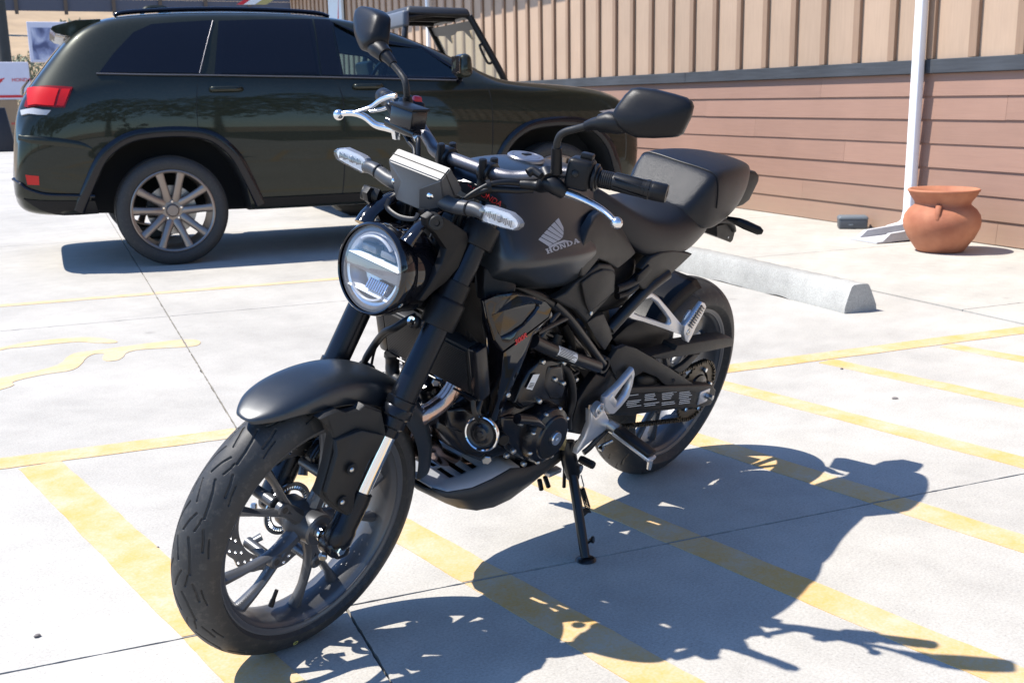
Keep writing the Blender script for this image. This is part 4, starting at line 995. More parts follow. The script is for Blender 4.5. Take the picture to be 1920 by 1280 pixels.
# --- tyres with real grooves
def tyre_mesh(c, R, hw, ht, bead, nseg, nprof, period, grooves, depth=0.0038, mirror=True):
    a = np.linspace(-1.72, 1.72, nprof)                       # profile angle, 0 at the crown
    y = hw*np.sin(a); r = R-ht+ht*np.cos(a)
    inner = np.abs(a) > 1.571
    tb = np.clip((np.abs(a)-1.571)/0.149, 0, 1); r = np.where(inner, R-ht-tb*(R-ht-0.224), r); y = np.where(inner, np.sign(a)*(hw-tb*(hw-bead)), y)
    s_prof = np.concatenate([[0], np.cumsum(np.hypot(np.diff(y), np.diff(r)))]); s_prof -= s_prof[nprof//2]
    th = np.linspace(0, 2*np.pi, nseg, endpoint=False)
    S_, Wd = np.meshgrid(th*R, s_prof, indexing='ij')
    circ = 2*np.pi*R; per = circ/period
    D = np.full(S_.shape, 1.0)
    for pts, wid in grooves:
        for sg in ((1, 0.0), (-1, 0.5)) if mirror else ((1, 0.0),):
            base = (S_-sg[1]*per) % per
            for off in (-per, 0, per):
                for (s0, w0), (s1, w1) in zip(pts[:-1], pts[1:]):
                    w0_, w1_ = w0*sg[0], w1*sg[0]
                    dx, dy = s1-s0, w1_-w0_; L2 = dx*dx+dy*dy
                    t = np.clip(((base+off-s0)*dx+(Wd-w0_)*dy)/L2, 0, 1)
                    d = np.hypot(base+off-s0-t*dx, Wd-w0_-t*dy)/wid
                    D = np.minimum(D, d)
    cut_ = depth*np.clip((1.25-D)/0.75, 0, 1)
    nr = np.stack([np.gradient(y), np.gradient(r)], 1); nr = np.stack([-nr[:, 1], nr[:, 0]], 1); nr /= np.linalg.norm(nr, axis=1)[:, None]
    out = np.where((nr[:, 1]*np.cos(a)+nr[:, 0]*np.sin(a)) > 0, 1, -1)[:, None]*nr
    Y = y[None, :]-cut_*out[None, :, 0]; Rr = r[None, :]-cut_*out[None, :, 1]
    X = c.x+Rr*np.cos(th)[:, None]; Z = c.z+Rr*np.sin(th)[:, None]
    co = np.stack([X, Y+c.y, Z], -1).reshape(-1, 3)
    i, j = np.meshgrid(np.arange(nseg), np.arange(nprof-1), indexing='ij'); i2 = (i+1) % nseg
    f = np.stack([i*nprof+j, i2*nprof+j, i2*nprof+j+1, i*nprof+j+1], -1).reshape(-1, 4)
    me = bpy.data.meshes.new('tyre'); me.vertices.add(len(co)); me.vertices.foreach_set('co', co.ravel())
    me.loops.add(f.size); me.loops.foreach_set('vertex_index', f.ravel()); me.polygons.add(len(f)); me.polygons.foreach_set('loop_start', np.arange(0, f.size, 4)); me.polygons.foreach_set('loop_total', np.full(len(f), 4))
    me.update(calc_edges=True); me.validate(); return me
gf = [([(0.0, 0.031), (0.025, 0.0285), (0.05, 0.023), (0.070, 0.0145)], 0.0030), ([(0.052, 0.047), (0.075, 0.0435), (0.094, 0.037)], 0.0027), ([(0.040, 0.060), (0.062, 0.0555), (0.080, 0.0525)], 0.0017), ([(0.078, -0.003), (0.10, 0.005), (0.117, 0.0135)], 0.0026), ([(0.086, 0.022), (0.10, 0.026), (0.112, 0.027)], 0.0022)]
gr = [([(0.0, 0.010), (0.035, 0.016), (0.075, 0.034)], 0.0030), ([(0.070, 0.044), (0.10, 0.056), (0.122, 0.074)], 0.0028), ([(0.10, 0.012), (0.13, 0.024)], 0.0026)]

def wheel(c, rimhw, tyre_me, a0, spoke_y, hub_hw):
    hw_ = rimhw; half = [(0.2325, hw_-0.001), (0.2322, hw_-0.006), (0.222, hw_-0.010), (0.218, 0.02), (0.212, 0.008)]; inh = [(0.203, 0.010), (0.206, 0.020), (0.2085, hw_-0.016), (0.2125, hw_-0.0085), (0.2175, hw_-0.006), (0.2185, hw_-0.002), (0.2235, hw_-0.0005), (0.2255, hw_+0.0018), (0.2300, hw_+0.0022)]
    prof = half+[(r_, -y_) for r_, y_ in half[::-1]]+[(r_, -y_) for r_, y_ in inh[::-1]]+inh
    w = part(Geo().lathe(prof, c, (0, 1, 0), n=120, closed=True), 'wheel', 'cast', angle=50)
    link('tyre', tyre_me, M['tyre'], w, True, 55)
    g = Geo(); g.lathe([(0.016, hub_hw), (0.030, hub_hw), (0.034, hub_hw-0.004), (0.036, 0.02), (0.044, 0.008), (0.044, -0.008), (0.036, -0.02), (0.034, -hub_hw+0.004), (0.030, -hub_hw), (0.016, -hub_hw)], c, (0, 1, 0), n=48, closed=True); part(g, 'hub', 'cast', w)
    for k in range(5):
        a = a0+k*2*math.pi/5
        P = lambda r, aa, y: c+Vector((r*math.cos(aa), y, r*math.sin(aa)))
        for s_ in (-1, 1):
            q = [P(0.030, a, spoke_y), P(0.070, a+s_*0.06, spoke_y+0.004), P(0.105, a+s_*0.14, spoke_y+0.006), P(0.155, a+s_*0.215, spoke_y+0.003), P(0.208, a+s_*0.245, 0.0)]
            flat = Vector((0, 1, 0))
            part(Geo().tube(q, [(0.020, 0.019), (0.0155, 0.0115), (0.0128, 0.0076), (0.0115, 0.0066), (0.015, 0.0135)], n=8, sub=5, flat=flat), 'spoke', 'cast', w, angle=40)
        # joint block topped by a dark disc painted as bolt-hole shade
        g = Geo(); g.disc(P(0.098, a, spoke_y+0.004), (0, 1, 0), 0.015, 0.017, n=24, bev=0.003); part(g, 'boss', 'cast', w)
        g = Geo(); g.disc(P(0.098, a, spoke_y+0.0212), (0, 1, 0), 0.0065, 0.0006, n=16); part(g, 'boss_shade_disc', 'joint', w)
    return w
fw_me = tyre_mesh(FA, 0.293, 0.056, 0.058, 0.040, 2400, 211, 16, gf)
rw_me = tyre_mesh(RA, 0.306, 0.0755, 0.060, 0.053, 1500, 151, 12, gr)
A0 = math.radians(-105)
fwheel = wheel(FA, 0.044, fw_me, A0, 0.008, 0.052)
rwheel = wheel(RA, 0.057, rw_me, math.radians(-80), 0.0, 0.06)
# valve, balance mark, discs
va = math.radians(-72); d = Vector((math.cos(va), 0, math.sin(va)))
part(Geo().tube([FA+d*0.192, FA+d*0.178], [0.0062, 0.0055], n=10, smooth=False).tube([FA+d*0.178, FA+d*0.156], [0.0046, 0.0042], n=10, smooth=False), 'valve', 'rubber', fwheel)
va = math.radians(-84); mp = FA+Vector((0.258*math.cos(va), 0.0498, 0.258*math.sin(va)))
part(Geo().lathe([(0.0042, 0), (0.0057, 0), (0.0057, 0.0012), (0.0042, 0.0012)], mp, (0, 0.95, -0.3), n=20, closed=True), 'tyre_mark', mat('yellow_paint_dot', (0.5, 0.45, 0.12), 0.6), fwheel)
def petal_disc(c, y, ro, ri, n, holes, name, par):
    N = 240; th = [2*math.pi*i/N for i in range(N)]
    wav = [ro-0.006*(0.5+0.5*math.cos(n*t))**3 for t in th]
    out = [c+Vector((wav[i]*math.cos(th[i]), y, wav[i]*math.sin(th[i]))) for i in range(N)]
    inn = [c+Vector((ri*math.cos(t), y, ri*math.sin(t))) for t in th]
    # bands between the rings of drilled holes, each hole cut out of its own cell
    g = Geo(); T = 0.004
    hp_r = [ri+(ro-ri)*f for f in (0.30, 0.55, 0.80)]; edges_ = [ri, ri+(ro-ri)*0.425, ri+(ro-ri)*0.675, ro]
    for yy, flip_ in ((y, 0), (y-T, 1)):
        for j in range(3):
            M_ = holes
            for k in range(M_):
                a0 = 2*math.pi*(k-0.5+j*0.33)/M_; a1 = 2*math.pi*(k+0.5+j*0.33)/M_
                ra_, rb_ = edges_[j], edges_[j+1]; nb = 5
                def rad(r_, t): return r_ if j < 2 or r_ < ro-1e-6 else ro-0.006*(0.5+0.5*math.cos(n*t))**3
                cell = [(rad(ra_, a0+(a1-a0)*q/nb), a0+(a1-a0)*q/nb) for q in range(nb)]+[(ra_+(rad(rb_, a1)-ra_)*q/nb, a1) for q in range(nb)]+[(rad(rb_, a1+(a0-a1)*q/nb), a1+(a0-a1)*q/nb) for q in range(nb)]+[(rad(rb_, a0)+(ra_-rad(rb_, a0))*q/nb, a0) for q in range(nb)]
                cell = [Vector((c.x+r_*math.cos(t), c.y+yy, c.z+r_*math.sin(t))) for r_, t in cell]
                ac = 2*math.pi*(k+j*0.33)/M_; pc = Vector((c.x+hp_r[j]*math.cos(ac), c.y+yy, c.z+hp_r[j]*math.sin(ac)))
                hole = [pc+(q-pc).normalized()*0.0037 for q in cell]; m_ = len(cell)
                g.add(cell+hole, [(q, (q+1) % m_, m_+(q+1) % m_, m_+q) for q in range(m_)])
                if not flip_:
                    g.add(hole+[q-Vector((0, T, 0)) for q in hole], [(q, (q+1) % m_, m_+(q+1) % m_, m_+q) for q in range(m_)])
    for ring_ in (out, inn):
        g.add([Vector((p.x, c.y+y, p.z)) for p in ring_]+[Vector((p.x, c.y+y-T, p.z)) for p in ring_], [(q, (q+1) % N, N+(q+1) % N, N+q) for q in range(N)])
    return part(g, name, 'disc', par, smooth=False)
petal_disc(FA, -0.058, 0.148, 0.112, 10, 20, 'brake_disc', fwheel)
for k in range(5):
    a = A0+k*2*math.pi/5+0.0; p = FA+Vector((0.100*math.cos(a), 0, 0.100*math.sin(a)))
    part(Geo().disc(p+Vector((0, -0.062, 0)), (0, 1, 0), 0.0115, 0.062, n=20, bev=0.002), 'disc_mount', 'cast', fwheel)
    part(Geo().tube([p+Vector((0, -0.055, 0)), FA+Vector((0.075*math.cos(a), -0.045, 0.075*math.sin(a)))], [(0.006, 0.008), (0.006, 0.01)], n=10), 'mount_arm', 'cast', fwheel)
N = 46; g = Geo(); g.lathe([(0.050, -0.048), (0.058, -0.048), (0.058, -0.051), (0.050, -0.051)], FA, (0, 1, 0), n=64, closed=True); g.lathe([(0.041, -0.048), (0.044, -0.048), (0.044, -0.051), (0.041, -0.051)], FA, (0, 1, 0), n=64, closed=True)
for k in range(N):
    a = 2*math.pi*k/N; g.box(FA+Vector((0.047*math.cos(a), -0.0495, 0.047*math.sin(a))), (0.0075, 0.0028, 0.0030), rot=Matrix.Rotation(-a, 3, 'Y'))
part(g, 'sensor_ring', 'steel', fwheel, smooth=False)
g = Geo(); a = math.radians(128); p = FA+Vector((0.128*math.cos(a), -0.06, 0.128*math.sin(a))); R_ = Matrix.Rotation(-a-math.pi/2, 3, 'Y')
g.box(p+Vector((0, -0.028, 0)), (0.12, 0.045, 0.06), rot=R_, bevel=0.012, seg=3); g.box(p+Vector((0, 0.022, 0)), (0.10, 0.035, 0.055), rot=R_, bevel=0.012, seg=3)
cal = part(g, 'brake_caliper', 'engine')
part(Geo().disc(p+R_ @ Vector((0.03, 0.035, 0)), (0, 1, 0), 0.014, 0.008, n=20, bev=0.002).disc(p+R_ @ Vector((-0.03, 0.035, 0)), (0, 1, 0), 0.014, 0.008, n=20, bev=0.002), 'piston_cap', 'brass', cal)

# --- fork
for s_ in (1, -1):
    y = 0.098*s_
    P = lambda z, dy=0.0: Vector((FX(z), y+dy, z))
    f = part(Geo().tube([P(0.945), P(0.57)], 0.0262, n=36, smooth=False), 'fork_tube', 'fork')
    part(Geo().lathe([(0.0262, 0.0), (0.0295, 0.002), (0.0295, 0.016), (0.0285, 0.018), (0.0305, 0.022), (0.0305, 0.036), (0.027, 0.040), (0.0275, 0.058), (0.0235, 0.062), (0.0225, 0.078), (0.019, 0.08)], P(0.574), -FD, n=40), 'dust_seal', 'fork', f)
    part(Geo().tube([P(0.52), P(0.36)], 0.0205, n=32, smooth=False), 'slider', 'chrome', f)
    part(Geo().lathe([(0.0205, 0), (0.0265, 0.002), (0.0275, 0.02), (0.0265, 0.075), (0.029, 0.085), (0.029, 0.105), (0.024, 0.118), (0.012, 0.128), (0.001, 0.13)], P(0.395), -FD, n=40), 'fork_bottom', 'fork', f)
    g = Geo(); ax = Vector((FA.x, 0, FA.z)); 
    g.lathe([(0.001, 0.0), (0.020, 0.0), (0.022, 0.003), (0.022, 0.034), (0.020, 0.037), (0.001, 0.037)], Vector((FA.x+0.004, y-0.024*s_, FA.z-0.006)), (0, s_, 0), n=32)
    g.box(Vector((FA.x-0.012, y, FA.z-0.022)), (0.034, 0.03, 0.026), bevel=0.007)
    part(g, 'axle_clamp', 'engine', f)
    g = Geo(); g.disc(Vector((FA.x+0.004, y+0.012*s_, FA.z-0.006)), (0, s_, 0), 0.0115, 0.012, n=6, bev=0.002); part(g, 'axle_nut', 'chrome', f)
    g = Geo(); g.disc(Vector((FA.x+0.034, y+0.004*s_, FA.z-0.012)), (0.7, 0.7*s_, -0.2), 0.0085, 0.012, n=6, bev=0.002); part(g, 'pinch_bolt', 'steel', f)
    # clamps
    part(Geo().lathe([(0.027, 0), (0.0345, 0.001), (0.0355, 0.004), (0.0355, 0.042), (0.0345, 0.046), (0.027, 0.047)], P(0.868), FD, n=40), 'upper_clamp', 'plastic', f)
    part(Geo().lathe([(0.027, 0), (0.0345, 0.001), (0.0355, 0.005), (0.0355, 0.052), (0.0345, 0.056), (0.030, 0.06), (0.029, 0.095), (0.027, 0.096)], P(0.712), FD, n=40), 'lower_clamp', 'plastic', f)
part(Geo().tube([FA+Vector((0, -0.12, 0)), FA+Vector((0, 0.075, 0))], 0.0105, n=24, smooth=False).lathe([(0.011, 0.052), (0.0185, 0.053), (0.0185, 0.066), (0.011, 0.067)], FA, (0, 1, 0), n=32), 'front_axle', 'chrome')
yk = Geo()
for z in (0.733, 0.888):
    for s_ in (1, -1):
        yk.box((FX(z)-0.015, s_*0.052, z), (0.055, 0.10, 0.030), rot=Matrix.Rotation(-0.43, 3, 'Y'), bevel=0.007)
    yk.disc((FX(z)-0.043, 0, z-0.018), FD, 0.03, 0.036, n=32, bev=0.004)
yk.tube([(FX(0.73)-0.043, 0, 0.73), (FX(0.89)-0.043, 0, 0.89)], 0.027, n=24, smooth=False)
yk.disc((FX(0.92)-0.030, 0, 0.905), FD, 0.021, 0.034, n=28, bev=0.003).box((FX(0.9)-0.02, 0, 0.905), (0.07, 0.15, 0.014), rot=Matrix.Rotation(-0.43, 3, 'Y'), bevel=0.004)
yoke = part(yk, 'fork_yoke', 'frame')
for s_ in (1, -1):
    p = Vector((FX(0.715)+0.031, s_*0.072, 0.716)); part(Geo().disc(p, (0.93, 0.1*s_, 0.38), 0.013, 0.016, n=24, bev=0.003), 'bolt_boss', 'plastic', yoke)
    part(Geo().lathe([(0.0035, 0.0135), (0.0035, 0.018), (0.009, 0.0195), (0.0095, 0.0175), (0.0095, 0.012)], p, (0.93, 0.1*s_, 0.38), n=24), 'pinch_bolt', 'chrome', yoke)

# --- front mudguard
rings = []
NF = 22
for i in range(NF):
    t = i/(NF-1); a = math.radians(57.5+t*117)
    rc = 0.328+0.004*math.sin(t*math.pi)
    wmax = 0.066
    w_ = wmax*(0.38+0.62*math.sqrt(1-(1-t/0.2)**2)) if t < 0.2 else wmax*(1-0.22*max(0, (t-0.75)/0.25)**1.5)
    drop = 0.034+0.030*math.sin(min(1, t*1.5)*math.pi*0.5)
    if t < 0.2: drop *= (0.36+0.64*t/0.2)
    drop += 0.0
    ring = []
    prof = [(-1.0, -1.0), (-0.99, -0.62), (-0.90, -0.26), (-0.68, -0.07), (-0.36, -0.008), (0, 0.0), (0.36, -0.008), (0.68, -0.07), (0.90, -0.26), (0.99, -0.62), (1.0, -1.0)]
    for py_, pr_ in prof:
        r_ = rc+pr_*drop; ring.append(FA+Vector((r_*math.cos(a), py_*w_, r_*math.sin(a))))
    rings.append(ring)
# front lip tip closes in on the centre line
a = math.radians(56.6); rings.insert(0, [FA+Vector(((0.324+p[1]*0.010)*math.cos(a+0.01*abs(p[0])**2), p[0]*0.018, (0.324+p[1]*0.010)*math.sin(a+0.01*abs(p[0])**2))) for p in prof])
fen = part(Geo().loft(rings, closed=False, caps=False), 'front_mudguard', 'tank', angle=60)
md = fen.modifiers.new('shell', 'SOLIDIFY'); md.thickness = 0.004; md.offset = -1 
subsurf(fen, 2)
# side stay between mudguard and fork foot
def yfend(x, y): return 0.0
for s_ in (1, -1):
    sh = cw([(215, 140, .086), (300, 100, .090), (410, 60, .092), (490, 85, .094), (610, 50, .096), (665, 0, .098), (835, 55, .10), (870, 250, .118), (862, 292, .124), (780, 490, .126), (715, 548, .126), (572, 880, .126), (560, 960, .126), (545, 1075, .126), (490, 1105, .126), (370, 1050, .122), (205, 895, .108), (255, 740, .106), (300, 580, .104), (345, 330, .098), (300, 215, .090)])
    if s_ < 0: sh = flip(sh)[::-1]
    st = part(Geo().panel(sh, 0.020, bevel=0.004, d=(0, -s_, 0)), 'mudguard_stay', 'plastic_grey', fen, angle=30)
    # raised facet and the two bolts on flat dark discs standing in for sunken shade
    fc = cw([(360, 345, .104), (632, 250, .116), (862, 300, .128), (776, 492, .1305), (710, 552, .1305), (570, 882, .1305), (545, 1070, .1305), (492, 1095, .130), (300, 940, .122), (270, 870, .120), (380, 480, .117)])
    if s_ < 0: fc = flip(fc)[::-1]
    part(Geo().panel(fc, 0.008, bevel=0.003, d=(0, -s_, 0)), 'stay_facet', 'plastic_grey', fen, angle=30)
    for q in ((542, 640), (448, 965)):
        p = cw([q], 0.1306)[0]; p.y *= s_
        part(Geo().disc(p-Vector((0, 0.003*s_, 0)), (0, s_, 0), 0.0122, 0.0036, n=28, bev=0.0004), 'bolt_shade_disc', 'well', fen)
        part(Geo().lathe([(0.0001, 0.004), (0.002, 0.0038), (0.0042, 0.0025), (0.005, 0.0006)], p+Vector((0.003, 0, 0.001)), (0, s_, 0), n=20), 'bolt', 'steel', fen)

# --- headlamp
HC = Vector((1.258, 0, 0.810)); HX = Vector((0.995, 0, 0.10)).normalized()
HUP = Vector((-HX.z, 0, HX.x)); HL = Vector((0, 1, 0))
def hp(a, b_, h=0.0): return HC+HL*a+HUP*b_+HX*h      # left, up, forward
shell = part(Geo().lathe([(0.0815, 0.004), (0.0845, 0.005), (0.0878, 0.002), (0.0895, -0.006), (0.0905, -0.030), (0.0875, -0.034), (0.0870, -0.040), (0.0860, -0.085), (0.078, -0.108), (0.05, -0.125), (0.0001, -0.13)], HC, HX, n=96, ref=HUP), 'headlamp', 'gloss')
part(Geo().lathe([(0.0001, 0.0075), (0.03, 0.007), (0.055, 0.0045), (0.074, 0.001), (0.0818, -0.003)], HC, HX, n=72), 'lamp_lens', 'lens', shell)
part(Geo().lathe([(0.0816, -0.003), (0.070, -0.006), (0.064, -0.007), (0.060, -0.016), (0.045, -0.032), (0.0001, -0.036)], HC, HX, n=72), 'lamp_reflector', 'reflector', shell)
part(Geo().lathe([(0.0815, -0.002), (0.0720, -0.0015), (0.0700, -0.006)], HC, HX, n=72), 'lamp_ring', 'lampgrey', shell)
def hbar(a0, b0, a1, b1, th, h, dep, name, m):
    g = Geo(); q = [hp(a, b_+t, h-k*dep) for a, b_ in ((a0, b0), (a1, b1)) for t, k in ((0, 0.0), (th, 0.45), (th, 1.0), (0, 1.0))]
    g.add(q, [(0, 1, 5, 4), (1, 2, 6, 5), (2, 3, 7, 6), (3, 0, 4, 7), (3, 2, 1, 0), (4, 5, 6, 7)]); return part(g, name, m, shell, smooth=False)
hbar(-0.068, 0.014, 0.068, 0.014, 0.0065, -0.0015, 0.02, 'light_bar', 'white_bar')
hbar(-0.060, -0.0475, 0.060, -0.0475, 0.005, -0.0015, 0.02, 'light_bar', 'white_bar')
g = Geo(); g.panel([hp(-0.07, 0.0135, -0.003), hp(-0.072, -0.010, -0.003), hp(0.072, -0.010, -0.003), hp(0.07, 0.0135, -0.003)], 0.02, 0.001, 1, -HX); part(g, 'lamp_bezel', 'lampgrey', shell, smooth=False)
g = Geo()
for k in range(7): g.add([hp(-0.024+k*0.008, -0.002, -0.0024), hp(-0.019+k*0.008, -0.002, -0.0024), hp(-0.019+k*0.008, 0.002, -0.0024), hp(-0.024+k*0.008, 0.002, -0.0024)], [(0, 1, 2, 3)])
part(g, 'fine_lettering', 'lampgrey', shell, smooth=False)
for sg in (1, -1):
    q = [hp(0.062*math.sin(a), sg*0.062*math.cos(a), -0.002) for a in [math.radians(x) for x in range(-40, 41, 8)]] if sg > 0 else [hp(0.060*math.sin(a), -0.060*math.cos(a), -0.004) for a in [math.radians(x) for x in range(-44, 45, 8)]]
    part(Geo().tube(q, (0.0030, 0.0038), n=10, sub=2), 'light_guide', 'guide', shell)
# brilliant-cut reflector ribs
g = Geo()
for k in range(9): g.box(hp(-0.006+k*0.0058, -0.032, -0.016), (0.020, 0.0035, 0.022), rot=Matrix.Rotation(-0.5, 3, 'Y'))
tag(part(g, 'reflector_ribs', 'alubright', shell, smooth=False), kind='stuff')
for sg in (-1, 1): part(Geo().box(hp(sg*0.026, 0.034, -0.020), (0.02, 0.040, 0.014), bevel=0.003), 'lamp_chamber', 'lampgrey', shell)
# hood arms up to the instrument
for s_ in (1, -1):
    q = [hp(s_*0.058, 0.070, -0.016), hp(s_*0.060, 0.092, -0.030), hp(s_*0.056, 0.115, -0.058), hp(s_*0.05, 0.135, -0.095)]
    part(Geo().tube(q, [(0.012, 0.020), (0.008, 0.017), (0.007, 0.015), (0.008, 0.014)], n=12, sub=5, flat=HUP), 'hood_arm', 'gloss', shell)
    # plastic stays from fork to lamp
    q = c2([(672, 235, .088), (715, 205, .092), (790, 230, .098), (930, 320, .104), (945, 375, .108), (880, 545, .108), (800, 640, .104), (720, 700, .098), (660, 760, .092), (625, 755, .090), (690, 660, .094), (770, 520, .098), (800, 430, .098), (730, 330, .092), (680, 290, .088)])
    if s_ < 0: q = flip(q)[::-1]
    sy = part(Geo().panel(q, 0.016, bevel=0.004, d=(0, -s_, 0)), 'headlamp_stay', 'plastic', None, angle=30)
    p = c2([(735, 262)], 0.098)[0]; p.y *= s_
    part(Geo().lathe([(0.006, 0.003), (0.013, 0.003), (0.0145, 0.0), (0.0145, -0.03)], p, (0.55, 0.83*s_, 0.1), n=28), 'stay_boss', 'plastic_grey', sy)
    part(Geo().disc(p-Vector((0.0, 0.002*s_, 0)), (0.55, 0.83*s_, 0.1), 0.006, 0.0025, n=16), 'boss_hole', 'joint', sy)

# --- instrument
hp_ = [('R', 1.158, .070, 1.019), ('F', 1.180, .070, .997), ('N', 1.184, .022, .968), ('B', 1.186, .030, .930), ('S', 1.150, .066, .936), ('L', 1.110, .066, .974)]
b = bmesh.new(); dv = {}
for n_, x, y, z in hp_:
    for s_ in (1, -1): dv[n_, s_] = b.verts.new((x, y*s_, z))
fl = [[('R', 1), ('F', 1), ('F', -1), ('R', -1)], [('F', 1), ('N', 1), ('N', -1), ('F', -1)], [('N', 1), ('B', 1), ('B', -1), ('N', -1)], [('R', 1), ('R', -1), ('L', -1), ('L', 1)], [('L', 1), ('L', -1), ('S', -1), ('S', 1)], [('S', 1), ('S', -1), ('B', -1), ('B', 1)]]
for s_ in (1, -1): fl += [[('F', s_), ('S', s_), ('B', s_), ('N', s_)], [('R', s_), ('L', s_), ('S', s_), ('F', s_)]]
for f in fl: b.faces.new([dv[k] for k in f])
bmesh.ops.recalc_face_normals(b, faces=b.faces)
bmesh.ops.bevel(b, geom=[e for e in b.edges if e.calc_face_angle(0) > 0.15], offset=0.0022, segments=2, affect='EDGES')
dash = part(Geo().bm(b), 'instrument', 'dash', angle=30)
part(Geo().tube([(1.110, -0.0665, 0.978), (1.169, -0.0705, 1.0086), (1.169, 0.0705, 1.0086), (1.128, 0.0682, 0.960)], (0.0009, 0.0009), n=6, smooth=False), 'case_seam', 'joint', dash)
part(Geo().tube([(1.194, -0.040, 0.930), (1.200, -0.036, 0.914), (1.204, 0.0, 0.908), (1.200, 0.036, 0.914), (1.194, 0.040, 0.926)], (0.002, 0.005), n=8), 'nose_lip', 'plastic', dash)
for s_ in (1, -1):
    part(Geo().lathe([(0.0001, 0.003), (0.004, 0.002), (0.0065, 0), (0.0065, -0.004)], (1.1795, s_*0.050, 0.961), (0.75, 0.65*s_, -0.1), n=20), 'case_screw', 'chrome', dash)
part(Geo().box((1.1315, 0, 0.9985), (0.004, 0.118, 0.045), rot=Matrix.Rotation(0.82, 3, 'Y'), bevel=0.001), 'display', 'gloss', dash)

# --- front turn signals (lens faces forward)
so0 = p4([(218, 1022), (268, 974), (318, 980), (488, 1038), (548, 1092), (568, 1128), (560, 1158), (520, 1187), (440, 1168), (250, 1110), (222, 1068)], (1.155, 0.2, 0.96), (1, 0.0, 0.0))
root_ = (so0[0]+so0[-1])/2; so = [root_+(p-root_)*0.90 for p in so0]
for s_ in (1, -1):
    o_ = so if s_ > 0 else flip(so)[::-1]
    bodyp = [p-Vector((0.004, 0, 0)) for p in o_]
    sg = part(Geo().panel(bodyp, 0.012, 0.003, 2, (-1, 0, 0)), 'turn_signal', 'lampgrey', angle=30)
    cen = sum(o_, Vector())/len(o_)
    part(Geo().panel([cen+(p-cen)*0.98+Vector((0.004, 0, 0)) for p in o_], 0.0075, 0.003, 2, (-1, 0, 0)), 'signal_lens', 'lens', sg, angle=30)
    part(Geo().panel([cen+(p-cen)*0.9+Vector((-0.0032, 0, 0)) for p in o_], 0.0006, 0, 1, (-1, 0, 0)), 'signal_reflector', 'signalback', sg, smooth=False)
    g = Geo()
    e = (o_[4]-o_[1]).normalized() if s_ > 0 else (o_[-5]-o_[-2]).normalized()
    for k in range(15):
        if k in (6, 8): continue
        g.box(cen+e*(-0.030+k*0.0043)+Vector((0.0005, 0, 0.0)), (0.002, 0.0020, 0.007+0.003*((k*7) % 3)))
    g.lathe([(0.0001, 0.004), (0.005, 0.003), (0.0075, 0)], cen+Vector((-0.002, 0, 0)), (1, 0, 0), n=16)
    tag(part(g, 'signal_ribs', 'lampgrey', sg, smooth=False), kind='stuff')
    inn = (o_[0]+o_[-1])/2 if s_ > 0 else (o_[0]+o_[-1])/2
    part(Geo().tube([Vector((1.150, s_*0.045, 0.952)), Vector((1.150, s_*0.085, 0.950)), Vector((1.148, inn.y-0.012*s_, inn.z+0.004)), Vector((1.148, inn.y+0.012*s_, inn.z+0.001))], [0.0165, 0.0145, 0.0135, 0.0115], n=20, sub=4), 'signal_stem', 'dash', sg)
    part(Geo().lathe([(0.0145, 0), (0.0152, 0.001), (0.0152, 0.003), (0.0145, 0.004)], Vector((1.149, s_*0.12, 0.957)), (0, s_, 0.08), n=24), 'stem_ring', 'plastic', sg)

